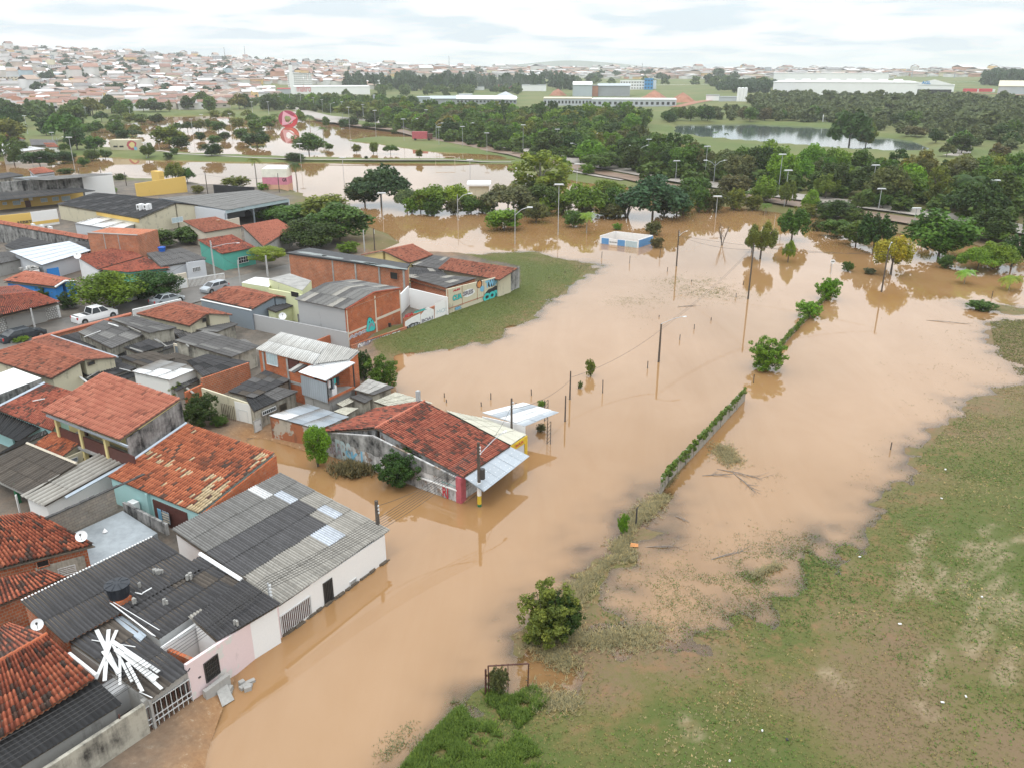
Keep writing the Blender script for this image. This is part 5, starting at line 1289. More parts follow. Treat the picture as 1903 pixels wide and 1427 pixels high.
patch(h,gq,blob(gq.rect(Y(1165,290),Y(1225,170)),12,.12),'paint_orange','painted_face',.02);patch(h,gq,blob(gq.rect(Y(1150,310),Y(1240,150)),12,.12),'iron_dark','painted_hair',.012);patch(h,gq,blob(gq.rect(Y(1205,350),Y(1270,240)),12,.12),'paint_sky','painted_shirt',.025)
r_=gq.rect(Y(1310,290),Y(1450,130));patch(h,gq,blob(r_,20,.14),'paint_black','painted_ground',.01);lettering(h,gq,r_,'TWM','paint_sky',None,fat=.07,off=.03)
r_=gq.rect(Y(1275,490),Y(1550,280));patch(h,gq,blob((r_[0]-.2,r_[1],r_[2],r_[3]+.6),22,.14),'paint_black','painted_ground',.012);lettering(h,gq,r_,'COYK','paint_teal','paint_black',fat=.08,off=.03)
lettering(h,gq,gq.rect(Y(830,620),Y(930,540)),'SK','paint_sky','paint_black',fat=.06,off=.03)
mb=MB();a0,a1=gq.at(Y(750,600))[0],gq.at(Y(1050,560))[0];gq.box(mb,aM+.1,a1-.4,.3,.8,0,.05);mb.part('plinth',M['wood_old'],h)
mb=MB();gq.box(mb,aM,aM+.12,0,4.1,0,.04);gq.box(mb,aE-.15,aE,0,3.5,0,.04)
for a_ in(.24,.5,.62):gq.box(mb,aM+(aE-aM)*a_,aM+(aE-aM)*a_+.06,1.4,3.9,0,.03)
gq.box(mb,aM,aM+(aE-aM)*.62,1.5,1.62,0,.04);mb.part('brick_edge',M['brick_rough'],h)
e0,e1=gq.pt(aE+.05,0),p('g',1803,412,.6)
A,B=p('g',1420,240,4.1),p('g',1790,298,4.1);C_,D=p('g',1690,362,3.4),p('g',1350,300,3.5)
h,rf=simple_tile('long salmon tile roof house ending in a mould-stained wall by the grass',A,B,C_,D,'render_cream','tile_terra',tvfun(.05,0,33,.5),shrink=.7)
w1_=p('g',1800,412,.6);wseg(h,gq.pt(aE+.3,0),w1_,-.3,3.3,3.9,'render_black_stain',.2,name='end_wall')
lw=WallPlane(gq.pt(aE+.3,0),w1_);lettering(h,lw,lw.rect(Y(1595,300),Y(1650,220)),'IR','paint_teal','paint_black',fat=.05,off=.02);lettering(h,lw,lw.rect(Y(1590,380),Y(1690,310)),'DNM','paint_white',None,fat=.06,off=.02)
A,B=p('g',1050,205,4.6),p('g',1210,165,4.6);C_,D=p('g',1325,222,3.7),p('g',1190,268,3.7);E1,E2=p('g',925,225,3.7),p('g',1080,190,3.7)
A,B=p('g',1045,200,4.5),p('g',1212,163,4.5)
h,rf=simple_tile('bright red-tiled gabled house behind the long brick building',A,B,C_,D,'render_pale_yellow','tile_terra',tvfun(.02,0,35,.2),back=(E1,B+(E1-A)))
GR=[('grey sheet roof between the red-tiled gable and the salmon roof',[(1330,225),(1425,240),(1350,300),(1200,275)],3.6,3.3,'mid',5,3),('dark sheet roof beside the long brick building',[(1190,290),(1350,300),(1420,350),(1190,350)],3.3,3.1,'dark',5,3),('wide grey roof with pale sheets behind the graffiti wall',[(1260,330),(1560,345),(1400,405),(1185,345)],3.6,3.2,'mid',7,3)]
for k,(lb,pts,z1,z2,cc,nc,nr)in enumerate(GR):
 if k==2:Q_=[p('g',1290,325,3.5),p('g',1570,350,3.5),p('g',1400,405,3.15),p('g',1185,345,3.15)]
 else:Q_=[P(('g',*q),z1 if i<2 else z2)for i,q in enumerate(pts)]
 simple_sheet(lb,*Q_,'brick_rough' if k==2 else 'render_grey',(lambda c_:(lambda c,r,nc,nr:('light' if(c*3+r)%7==2 else c_)))(cc),nc=nc,nr=nr)
h=thing('garden_wall','white courtyard wall with a barred opening behind the graffiti wall','wall',base(p('g',1135,440,2),p('g',1400,470,2)))
wseg(h,p('g',1135,500,2.0),p('g',1190,400,3),0,3.2,3.2,'render_white_clean',.15);wseg(h,p('g',1190,405,3.2),p('g',1400,455,3.2),0,3.2,3.2,'render_white',.15)
# ------------------------------------------------------------------ neighbourhood between the street and the flooded park
A,B=p('s',-100,790,4.1),p('s',480,740,4.1);C_,D=p('s',805,868,3.3),p('s',-100,1075,3.3);E1,E2=p('s',-100,690,3.6),p('s',240,655,3.6)
h,rf=simple_tile('tile-roofed house with ornate grey patterned street wall at the left edge',A,B,C_,D,'render_grey','tile_red',tvfun(.06,0,41,.7),back=(E1,E2),shrink=1.3)
w0,w1=p('s',800,1110,.6),p('s',0,1320,.6);wseg(h,w0,w0+(w1-w0)*1.2,0,3.1,3.1,'render_grey',.15,name='street_wall')
wp=WallPlane(w0,w1)
mb=MB()
L_=np.linalg.norm((w1-w0)[:2]);a0=wp.at(('s',800,1110))[0];sg=1 if wp.at(('s',0,1320))[0]>a0 else-1
for r in range(9):
 for c in range(int(L_/.32)):
  a=a0+sg*(.2+c*.32);z=.85+r*.25;o_=.13*(r%2);wp.box(mb,a+o_-.06,a+o_+.06,z,z+.1,0,.03)
mb.part('white_diamonds',M['paint_white'],h)
for x,y in((800,1110),(285,1225),(180,1250)):
 a=wp.at(('s',x,y))[0];mb=MB();wp.box(mb,a-.15,a+.15,.3,3.2,-.05,.1);mb.part('pillar',M['paint_white'],h)
A,B=p('s',325,468,3.9),p('s',855,585,3.9);C_,D=p('s',560,700,3.2),p('s',50,590,3.2);E1,E2=p('s',470,470,3.5),p('s',1020,590,3.3)
h,rf=simple_tile('tile house with bright blue gable and white bargeboard behind the street trees',A,B,p('s',720,668,3.2),D,'render_blue','tile_salmon',tvfun(.03,0,43,.3),back=(E1,E2))
V=[p('s',730,672,3.25),p('s',862,588,3.95),p('s',1025,598,3.4)]
mb=MB();mb.tube([V[0],V[1]],.14,4);mb.tube([V[1],V[2]],.14,4);mb.part('bargeboard',M['paint_white'],h)
S=[p('s',620,435,2.8),p('s',775,410,2.8),p('s',795,505,1.5),p('s',650,500,1.5)]
h=thing('garden_wall','bright sky-blue yard wall below the great white metal roof','wall',base(S[0],S[1]));wseg(h,S[0],S[1],0,2.8,2.8,'render_blue',.15)
A,B,C_,D=p('s',120,198,4.0),p('s',910,65,4.0),p('s',1215,185,3.6),p('s',545,382,3.6)
simple_sheet('great flat white-grey metal roof in the middle of the left block',A,B,C_,D,'render_palegrey','ice',nc=8,nr=5,mat='sheet_metal',amp=.012,seg=2,var=.03,shrink=.6)
LT=[('dark hipped sheet roof behind the great white metal roof',[(50,130),(290,10),(700,85),(200,185)],3.8,3.4,'dark',6,3),('black low roof at the left edge above the white slab',[(-80,220),(130,200),(310,300),(-80,380)],3.2,2.9,'mid',5,2),('dark lean-to roof beside the tall brick box',[(1000,75),(1190,45),(1210,175),(1150,160)],3.9,3.7,'dark',2,2)]
for lb,pts,z1,z2,cc,nc,nr in LT:
 simple_sheet(lb,*[P(('s',*q),z1 if i<2 else z2)for i,q in enumerate(pts)],'render_grey',cc,nc=nc,nr=nr)
S=[p('s',340,400,3.0),p('s',500,370,3.0),p('s',520,440,3.0),p('s',400,470,3.0)]
h=thing('house','small white box house with rubble on its flat top by the blue gable','house',base(*S));MB().prism(S,0).part('wall',M['render_white'],h)
mb=MB()
for i in range(16):q=S[0]+(S[2]-S[0])*random.random()+(S[1]-S[0])*random.uniform(-.8,.3);mb.box((q[0],q[1],2.95),random.uniform(.3,.9),random.uniform(.2,.5),.3,random.random()*3)
mb.part('rubble',M['concrete'],h)
A,B,C_,D=p('d',560,188,4.3),p('d',890,115,4.3),p('d',1060,188,3.6),p('d',720,285,3.5)
h,rf=simple_tile('large red-tiled house with white gable wall and satellite dish behind the street trees',A,B,C_,D,'render_white','tile_red',tvfun(.04,0,45,.5))
A2,B2,C2,D2=p('d',720,285,3.4),p('d',1075,195,3.4),p('d',1255,275,2.9),p('d',940,308,2.9)
rf2=deck(h,[(A2,B2,C2,D2)],name='lower_roof');tiles(rf2,A2,B2,C2,D2,'tile_red',tvfun(.05,0,46,.9));walls(h,[(A2,B2,C2,D2)],'render_green',name='lower_wall',shrink=.4)
dish('white dish at the corner of the large red-tiled house',tuple(p('d',575,200,4.2)),.5,-1.2,None,.3)
S=[p('d',655,5,5.6),p('d',1012,48,5.6)]
bx0,bx1=p('d',672,140,3.9),p('d',1022,160,3.9);wpb=WallPlane(bx0,bx1);La=wpb.at(('d',660,100))[0];Lb=wpb.at(('d',1018,100))[0];zt_=wpb.at(('d',850,25))[1]
h=thing('house','windowless tall orange brick box rising behind the red-tiled house','house',base(bx0,bx1))
V=[wpb.pt(La,zt_),wpb.pt(Lb,zt_),wpb.pt(Lb,zt_,-5),wpb.pt(La,zt_,-5)];MB().prism(V,0).part('wall',M['brick_rough'],h)
mb=MB()
for k in(.33,.62):a=La+(Lb-La)*k;wpb.box(mb,a-.06,a+.06,1,zt_,0,.04)
wpb.box(mb,La-.05,Lb+.05,zt_,zt_+.1,-.25,.08);mb.part('mortar_ribs',M['render_grey'],h)
A,B,C_,D=p('d',1075,165,3.9),p('d',1330,125,3.9),p('d',1520,205,3.4),p('d',1180,262,3.2)
h,rf=simple_sheet('pale blue-white house with white grid window and grey sheet roof on the street',A,B,C_,D,'render_palegrey','mid',nc=5,nr=3)
w0,w1=p('d',1395,365,.8),p('d',1527,335,.8);wseg(h,w0,w1,0,3.5,3.3,'render_palegrey',.2,name='front_wall');wp=WallPlane(w0,w1)
window(h,wp,wp.rect(('d',1422,302),('d',1474,262)),'glass_dark','paint_white',bars=4,hbars=3)
h=thing('garage','cream-walled garage with a wide white door between street tree and pale house','garage',base(p('d',1260,450,.6),p('d',1390,425,.6)))
w0,w1=p('d',1245,458,.6),p('d',1392,428,.6);wseg(h,w0,w1,0,3.0,3.0,'render_ivory',.3);wp=WallPlane(w0,w1);door(h,wp,wp.rect(('d',1262,440),('d',1372,350)),'paint_white','render_white',name='garage_door',handle=False)
h=thing('fence','white railing fence in front of the pale house on the street','fence',base(p('d',1395,425,.6),p('d',1530,400,.6)))
q0,q1=p('d',1395,428,.6),p('d',1660,385,.6)
MB().tube([q0+(0,0,1.5),q1+(0,0,1.5)],.04,4).tube([q0+(0,0,.2),q1+(0,0,.2)],.04,4).part('rails',M['paint_white'],h)
for k in range(30):q=q0+(q1-q0)*k/29;MB().box((q[0],q[1],.4),.05,.05,1.8,SDIR).part('picket',M['paint_white'],h)
A,B,C_,D=p('g',20,140,4.1),p('g',212,110,4.1),p('g',345,180,3.4),p('g',155,218,3.4)
h,rf=simple_tile('teal-walled house under a dull red tile roof beside the round clipped tree',A,B,C_,D,'render_green','tile_red',tvfun(.05,0,47,.8))
w0,w1=p('g',165,290,.9),p('g',345,262,.9);wp=WallPlane(C_+(0,.2,0),D+(0,.2,0));window(h,wp,wp.rect(('g',250,268),('g',298,226)),'glass_dark','paint_white',bars=3,hbars=1)
A,B,C_,D=p('g',265,60,4.4),p('g',462,25,4.4),p('g',545,75,3.6),p('g',385,175,3.4)
h,rf=simple_tile('broad clean orange tile roof in front of the dark garden trees',A,B,C_,D,'render_grey','tile_salmon',tvfun(.02,0,49,.2))
A,B,C_,D=p('g',-60,35,4.4),p('g',120,12,4.4),p('g',270,65,3.7),p('g',60,100,3.6)
h,rf=simple_tile('orange tile roof with small chimney beneath the cream warehouse gable',A,B,C_,D,'render_ivory','tile_terra',tvfun(.02,0,50,.2))
q=p('g',135,40,4.2);MB().box((q[0],q[1],3.9),.6,.6,.7,SDIR).part('chimney',M['brick_rough'],h)
w0,w1=p('i',1330,540,1.2),p('i',1520,500,1.2);wseg(h,w0,w1,0,3.5,3.5,'render_ivory',.2,name='front_wall')
zr,ze=5.6,4.1
A,B=p('i',600,270,zr),p('i',1110,335,zr);C_,D=p('i',885,430,ze),p('i',360,340,ze);E1,E2=p('i',820,288,ze),p('i',1338,358,ze)
h=house('cream warehouse with black gabled roof and air conditioners on the slope',A,B,C_,D,'render_cream',kind='warehouse',name='warehouse')
walls(h,[(A,B,C_,D),(A,B,E2,E1)],'render_cream',shrink=.15)
rf=deck(h,[(A,B,C_,D),(B,A,E1,E2)]);sheets(rf,A,B,C_,D,lambda c,r,nc,nr:'black' if(c+r)%4 else 'dark',nc=16,nr=5,waves=4,seg=2);sheets(rf,A,B,E2,E1,'black',nc=16,nr=3,waves=4,seg=2)
wp=WallPlane(C_+(-.1,.2,0),E2+(-.1,.2,0));window(h,wp,wp.rect(('i',1088,460),('i',1152,418)),'shutter_blue','paint_white',bars=2);window(h,wp,wp.rect(('i',1260,432),('i',1305,395)),'shutter_blue','paint_white',bars=2)
wq=WallPlane(D+(.1,.2,0),C_+(-.1,.2,0));mb=MB();a0,a1=wq.at(('i',610,400))[0],wq.at(('i',878,440))[0];wq.box(mb,min(a0,a1),max(a0,a1),3.2,3.9,0,.05);mb.part('orange_band',M['render_yellow'],h)
for k,(x,y)in enumerate(((882,372),(900,366),(925,372),(945,366))):
 q=hit_plane(('i',x,y+12),A,nrm(A,B,D));t=thing('air_conditioner',('leftmost','second from left','third from left','rightmost')[k]+' white air conditioner unit on the black warehouse roof','air conditioner',tuple(q),'air conditioners on the warehouse roof')
 MB().box((q[0],q[1],q[2]-.1),1.0,.5,1.35,SDIR-math.pi/2).part('casing',M['white_plastic'],t)
 for zz_ in(.35,.95):
  mb=MB();d_=np.array((math.sin(SDIR),-math.cos(SDIR),0));nn_=np.array((math.cos(SDIR-math.pi/2),math.sin(SDIR-math.pi/2),0));f_=np.array((-math.cos(SDIR),-math.sin(SDIR),0))
  c_=q+f_*.26+np.array((0,0,zz_-.1));mb.add([c_+(nn_*math.cos(a)+np.array((0,0,1))*math.sin(a))*.24 for a in np.linspace(0,2*math.pi,13)[:-1]],[tuple(range(12))]);mb.part('fan',M['iron_dark'],t)
A,B,C_,D=p('i',465,460,3.0),p('i',668,410,3.0),p('i',882,458,2.7),p('i',733,503,2.7)
simple_sheet('bright white lean-to roof along the cream warehouse side',A,B,C_,D,'render_palegrey','white',nc=3,nr=3,mat='sheet_metal',amp=.01,seg=2,var=.02,name='lean_to',cat='lean-to')
A,B,C_,D=p('i',1000,305,5.0),p('i',1615,252,5.0),p('i',1822,308,4.5),p('i',1425,380,4.5)
h=thing('warehouse','grey-roofed open warehouse with pale blue fascia beside the flood','warehouse',base(A,B,C_,D))
rf=deck(h,[(A,B,C_,D)],.1,'flashing');sheets(rf,A,B,C_,D,'grey',nc=14,nr=5,waves=4,seg=2,var=.04)
q0,q1=D+(0,0,-.1),C_+(0,0,-.1);fr=WallPlane(q0,q1);Lf=np.linalg.norm((q1-q0)[:2]);mb=MB();fr.box(mb,0,Lf,3.9,4.5,-.1,.05);mb.part('fascia',M['shutter_blue'],h)
bk=np.array((-fr.n[0],-fr.n[1],0));V=[q0+bk*9,q1+bk*9];wseg(h,V[0],V[1],0,4.2,4.2,'render_palegrey',.2,name='back_wall');wseg(h,q1,V[1],0,4.4,4.6,'render_palegrey',.2,name='side_wall');wseg(h,q0,V[0],0,4.4,4.6,'render_palegrey',.2,name='side_wall')
for k in(0,.42,1.0):mb=MB();a=Lf*k;fr.box(mb,a-.15,a+.15,0,4.0,-.3,-.05);mb.part('column',M['flashing'],h)
q=p('i',1560,415,.7);mb=MB();mb.box((q[0],q[1],.5),1.6,1.0,1.2,.5);mb.box((q[0]+.3,q[1],1.7),.6,.6,.5,.2);mb.solo('machine','dark machine standing inside the grey open warehouse','machine',M['iron_dark'],q)
w0,w1=p('i',365,352,.7),p('i',-120,408,.7);w0_,w1_=p('i',535,292,1.6),p('i',-100,400,.7)
A,B,C_,D=p('i',-120,275,4.2),p('i',480,238,4.2),p('i',600,258,3.9),p('i',-120,330,3.7)
h=thing('house','long ochre-yellow building with black roof and white windows at left','house',base(w0,w1))
q0,q1=p('i',535,330,.7),p('i',-120,400,.7);wseg(h,q0,q1,0,3.6,3.6,'render_yellow',.3);wp=WallPlane(q0,q1)
rf=deck(h,[(A,B,C_,D)]);sheets(rf,A,B,C_,D,'black',nc=14,nr=2,waves=4,seg=2)
for x0,y0,x1,y1,b_ in((85,346,125,318,3),(260,328,295,302,2),(333,320,367,294,2),(393,320,440,288,4),(18,345,40,328,1)):window(h,wp,wp.rect(('i',x0,y0),('i',x1,y1)),'shutter_blue','paint_white',bars=b_)
door(h,wp,wp.rect(('i',165,370),('i',190,316)),'door_brown','render_yellow')
for x,y in((135,315),(192,307)):a,z=wp.at(('i',x,y));mb=MB();wp.box(mb,a-.35,a+.35,z-.3,z+.3,0,.35);mb.solo('air_conditioner',('left' if x==135 else 'right')+' air conditioner on the ochre-yellow building','air conditioner',M['white_plastic'],wp.pt(a,z),'air conditioners on the yellow building')
h=thing('garden_wall','long mould-streaked grey wall behind the yellow building','wall',base(p('i',0,285,3),p('i',530,240,3)))
wseg(h,p('i',-150,285,3.4),p('i',530,240,3.4),0,6.0,6.0,'render_black_stain',.3)
h=thing('warehouse','plain white end wall of the warehouse above the yellow building','warehouse',base(p('i',530,245,3),p('i',720,225,3)))
wseg(h,p('i',530,250,3.0),p('i',722,225,3.0),0,6.3,6.3,'render_white_clean',.3)
sheets(h,p('i',80,180,6.6),p('i',580,148,6.6),p('i',715,155,6.3),p('i',290,192,6.2),'grey',nc=10,nr=2,waves=4,seg=2)
h=thing('store','bright ochre store front with dark lettering at the left','store',base(p('i',30,480,1),p('i',205,470,1)))
q0,q1=p('i',10,500,1.0),p('i',215,478,1.0);wseg(h,q0,q1,0,3.6,3.6,'render_yellow',.3);wp=WallPlane(q0,q1);lettering(h,wp,wp.rect(('i',100,470),('i',212,438)),'AEBBTI','iron_dark',None,name='lettering',off=.04)
h=thing('garden_wall','white yard wall with ochre band beside the ochre store','wall',base(p('i',215,480,1),p('i',375,460,1)))
q0,q1=p('i',215,492,.9),p('i',378,470,.9);wseg(h,q0,q1,0,4.0,4.0,'render_white',.2);wp=WallPlane(q0,q1);L_=np.linalg.norm((q1-q0)[:2]);mb=MB();wp.box(mb,0 if wp.at(('i',300,470))[0]>0 else-L_,L_ if wp.at(('i',300,470))[0]>0 else 0,1.5,2.1,0,.03);mb.part('ochre_band',M['render_yellow'],h)
for k,x in enumerate((210,265,318)):
 q=p('i',x,478+k*8,3.2);MB().box((q[0],q[1],2.9),.9,.4,.7,SDIR-1.57).solo('air_conditioner',('left','middle','right')[k]+' one of the three white air conditioners behind the long tile-capped wall','air conditioner',M['white_plastic'],q,'air conditioners behind the tile-capped wall')
h=thing('garden_wall','long mould-blackened wall with red tile coping at the left','wall',base(p('i',0,480,3),p('i',540,560,3)))
q0,q1=p('i',-100,448,4.4),p('i',560,566,4.2);wseg(h,q0,q1,0,4.3,4.1,'render_black_stain',.25);tl=deck(h,[(q0+(0,1.1,.35),q1+(0,1.1,.35),q1+(0,-.1,0),q0+(0,-.1,0))],name='coping');tiles(tl,q0+(0,1.1,.35),q1+(0,1.1,.35),q1+(0,-.15,0),q0+(0,-.15,0),'tile_salmon',tvfun(.02,0,51,.1))
h=thing('garden_wall','mustard yellow wall standing by the flood in front of the poles','wall',base(p('i',868,300,.5),p('i',1185,265,.5)))
wseg(h,p('i',868,303,.5),p('i',1185,268,.5),0,4.0,4.6,'render_yellow',.3)
q=p('i',1010,250,.4);h=thing('gate_post','square mustard tower post rising behind the mustard wall','post',(q[0],q[1],0));MB().box((q[0],q[1],0),3.2,1.5,5.2,SDIR-1.57).part('shaft',M['render_yellow'],h)
h=thing('garden_wall','dark grey wall behind the grey open warehouse roof','wall',base(p('i',1350,260,3),p('i',1600,250,3)));wseg(h,p('i',1352,268,3.5),p('i',1610,262,3.5),0,5.3,4.5,'tar_roof',.2)
A,B=p('i',268,108,5.2),p('i',350,135,5.2)
h,rf=simple_tile('small orange-roofed hut beside the flooded field at left',p('i',180,122,4.6),p('i',270,107,4.6),p('i',350,137,3.8),p('i',215,155,3.6),'render_palegrey','tile_salmon',tvfun(0,0,53,.1),scale=1.8)
for lb,pts,z,wm,cc in(('low grey roof beside the small orange-roofed hut',[(75,178),(200,165),(295,172),(170,190)],3.4,'render_grey','bluegrey'),('dark flat roof at the left edge near the flood',[(-60,150),(60,140),(150,158),(-60,190)],3.2,'render_cream_old','dark')):
 simple_sheet(lb,*[P(('i',*q),z)for q in pts],wm,cc,nc=6,nr=2,waves=3,seg=2)
A,B,C_,D=p('h',0,745,4.2),p('h',100,750,4.2),p('h',185,795,3.6),p('h',0,795,3.4)
simple_tile('orange tile roof over grey gable at the far left edge',p('h',-60,770,4.4),p('h',70,755,4.4),p('h',90,775,3.8),p('h',-60,800,3.6),'render_grey','tile_salmon',tvfun(0,0,55,.1),back=(p('h',-60,750,3.8),p('h',185,795,3.7)),scale=2)
for lb,pts,z,wm,cc in(('white-roofed shed in front of the leftmost trees',[(0,810),(140,835),(330,860),(20,900)],3.4,'render_white','white'),('old grey shed roof beside the graffiti house at far left',[(215,790),(400,795),(420,830),(230,835)],3.6,'render_cream_old','mid')):
 simple_sheet(lb,*[P(('h',*q),z)for q in pts],wm,cc,nc=6,nr=2,waves=3,seg=2)
h,rf=simple_tile('small red roof with graffiti wall among trees at far left',p('h',320,820,3.8),p('h',400,820,3.8),p('h',440,850,3.1),p('h',345,850,3.1),'render_white','tile_salmon',tvfun(0,0,56,.1),scale=1.8)
# ------------------------------------------------------------------ buildings standing in the flood
b0,b1=P((490,358)),P((536,358));h=thing('kiosk','cream and pink block house standing in the flood near two palms','kiosk',(float(b0[0])+3,float(b0[1]),0))
wp=WallPlane(b0,b1);L_=wp.at((536,358))[0]
for z0_,z1_,mt,nm in((-1,1.9,'paint_orange','orange_base'),(1.9,3.8,'render_pink','pink_band'),(3.8,5.9,'render_cream','cream_top')):
 wl_=MATS.get('kiosk_'+nm)or plain('kiosk_'+nm,{'orange_base':(.62,.36,.24),'pink_band':(.60,.22,.29),'cream_top':(.74,.72,.62)}[nm],.8,.15,1)
 V=[wp.pt(0,z1_,0),wp.pt(L_,z1_,0),wp.pt(L_,z1_,-5),wp.pt(0,z1_,-5)];MB().prism(V,z0_).part(nm,wl_,h)
MB().prism([wp.pt(.3,6.0,-.3),wp.pt(L_-.3,6.0,-.3),wp.pt(L_-.3,6.3,-4.7),wp.pt(.3,6.3,-4.7)],5.8).part('roof',M['render_white_clean'],h)
lettering(h,wp,(L_*.8,L_*.98,2.6,3.6),'GR','paint_black',None,off=.03)
b0,b1=P((868,366)),P((912,366));h=thing('kiosk','small white and cream pavilion behind the flooded trees','kiosk',(float(b0[0])+3,float(b0[1]),0));wp=WallPlane(b0,b1);L_=wp.at((912,366))[0]
MB().prism([wp.pt(.5,2.6,0),wp.pt(L_-.5,2.6,0),wp.pt(L_-.5,2.6,-4),wp.pt(.5,2.6,-4)],-1).part('wall',M['render_cream'],h);MB().prism([wp.pt(0,3.1,.5),wp.pt(L_,3.1,.5),wp.pt(L_,3.4,-4.5),wp.pt(0,3.4,-4.5)],2.6).part('roof',M['render_white_clean'],h)
b0,b1=P(('h',820,888)),P(('h',1022,888));h=thing('kiosk','cream flat-roofed building with a mural on its right end in the flooded park','building',(float(b0[0])+3,float(b0[1]),0));wp=WallPlane(b0,b1);L_=wp.at(('h',1022,888))[0]
MB().prism([wp.pt(0,4.6,0),wp.pt(L_,4.6,0),wp.pt(L_,4.6,-5),wp.pt(0,4.6,-5)],-1).part('wall',M['render_cream'],h);
for a in(.2,.42):window(h,wp,(L_*a-.9,L_*a+.7,1.9,2.5),'opening_dark','render_cream')
patch(h,wp,blob((L_*.6,L_*.97,.8,4.4),16,.15),'paint_pinkred','mural_shape',.02);patch(h,wp,blob((L_*.7,L_*.9,1.6,3.9),12,.2),'render_pale_yellow','mural_shape',.035);patch(h,wp,blob((L_*.85,L_*.97,.8,2.2),12,.2),'paint_sky','mural_shape',.045)
h=thing('bus_shelter','roofless white and blue walled box flooded to half its height','enclosure',tuple(P((1165,455))))
c0,c1,c2=p('C',210,480,0),p('C',1255,605,0),p('C',1655,470,0);c3=c0+(c2-c1);top=1.42
for nm,a,b_ in(('front_wall',c0,c1),('side_wall',c1,c2),('back_wall',c2,c3),('side_wall',c3,c0)):
 d_=(b_-a)/np.linalg.norm(b_-a);nn=np.array((d_[1],-d_[0],0));V=[]
 hz_=1.1 if nm=='front_wall' else top
 for z in(-1.2,hz_):
  for q in(a,b_,b_-nn*.15,a-nn*.15):V.append((q[0],q[1],z))
 part(nm,V,[(3,2,1,0),(4,5,6,7),(0,1,5,4),(1,2,6,5),(2,3,7,6),(3,0,4,7)],M['paint_white'],h)
plain('panel_blue',(0.10,0.27,0.52),.6,.1);wp=WallPlane(c0,c1);L_=wp.at(('C',1255,605))[0]
for a0,a1,mt in((.05,.24,'panel_blue'),(.47,.66,'panel_blue'),(.68,.97,'shutter_blue')):mb=MB();wp.box(mb,L_*a0,L_*a1,-.5,1.08,0,.03);mb.part('painted_panel',M[mt],h)
lettering(h,wp,(L_*.27,L_*.45,.35,.6),'QUADRA','iron_dark',None,name='lettering',off=.02)
wp=WallPlane(c1,c2);L_=wp.at(('C',1655,470))[0];mb=MB();wp.box(mb,L_*.04,L_*.99,-.5,1.3,0,.03);mb.part('painted_panel',M['panel_blue'],h)
for a in(.2,.55):q=c0+(c1-c0)*(.45+a*.3)+(c3-c0)*.6;MB().tube([(q[0],q[1],-1),(q[0],q[1],.9),(q[0]+.9,q[1]-.5,.9),(q[0]+.9,q[1]-.5,-1)],.03,5).part('pipe_frame',M['frame_white'],h)
# ------------------------------------------------------------------ road and cars
def strip(name,pts,w,mat,z=.0,kind='structure'):
 V=[];Fc=[]
 P3=[np.asarray(q,float)for q in pts];dens=[]
 for i in range(len(P3)-1):
  n_=max(1,int(np.linalg.norm(P3[i+1]-P3[i])/6))
  for k in range(n_):dens.append(P3[i]+(P3[i+1]-P3[i])*k/n_)
 dens.append(P3[-1]);X=np.array([q[0]for q in dens]);Y=np.array([q[1]for q in dens]);
 for i,q in enumerate(dens):
  d=dens[min(i+1,len(dens)-1)]-dens[max(i-1,0)];d=d[:2]/np.linalg.norm(d[:2]);n_=np.array((-d[1],d[0]))
  l,r=q[:2]+n_*w/2,q[:2]-n_*w/2;hh=max(float(H(np.array([q[0]]),np.array([q[1]]))[0]),float(H(np.array([l[0]]),np.array([l[1]]))[0]),float(H(np.array([r[0]]),np.array([r[1]]))[0]),0.02)+z
  V+=[(l[0],l[1],hh),(r[0],r[1],hh)]
 Fc=[(2*i,2*i+1,2*i+3,2*i+2)for i in range(len(dens)-1)]
 me=new_mesh(name,V,Fc,M[mat]);
 o=link(name,me);tag(o,kind=kind);return o
plain('asphalt_wet',(0.13,0.115,0.10),.5,.35,.5);plain('mud_road',(0.22,0.145,0.10),.55,.3,.2);plain('road_pale',(0.36,0.32,0.28),.6,.25,.15);plain('driveway',(0.20,0.18,0.165),.8,.3,1.5)
sd0=np.array((math.cos(SDIR),math.sin(SDIR),0));c_=p('d',1350,500,.7)
strip('street',[c_-sd0*60,c_-sd0*20,c_+sd0*26],7.5,'asphalt_wet',.05)
off=np.array((sd0[1],-sd0[0],0))
plain('car_white',(0.78,0.78,0.78),.22,.03,1);plain('car_silver',(0.42,0.45,0.48),.25,.04,1,.4);plain('car_dark',(0.035,0.045,0.055),.18,.08,1,.2);plain('lamp_red',(0.45,0.02,0.02),.3,.1);plain('hub_grey',(0.32,0.33,0.34),.35,.1,3,.6)
plain('bed_black',(0.02,0.02,0.022),.7,.2)
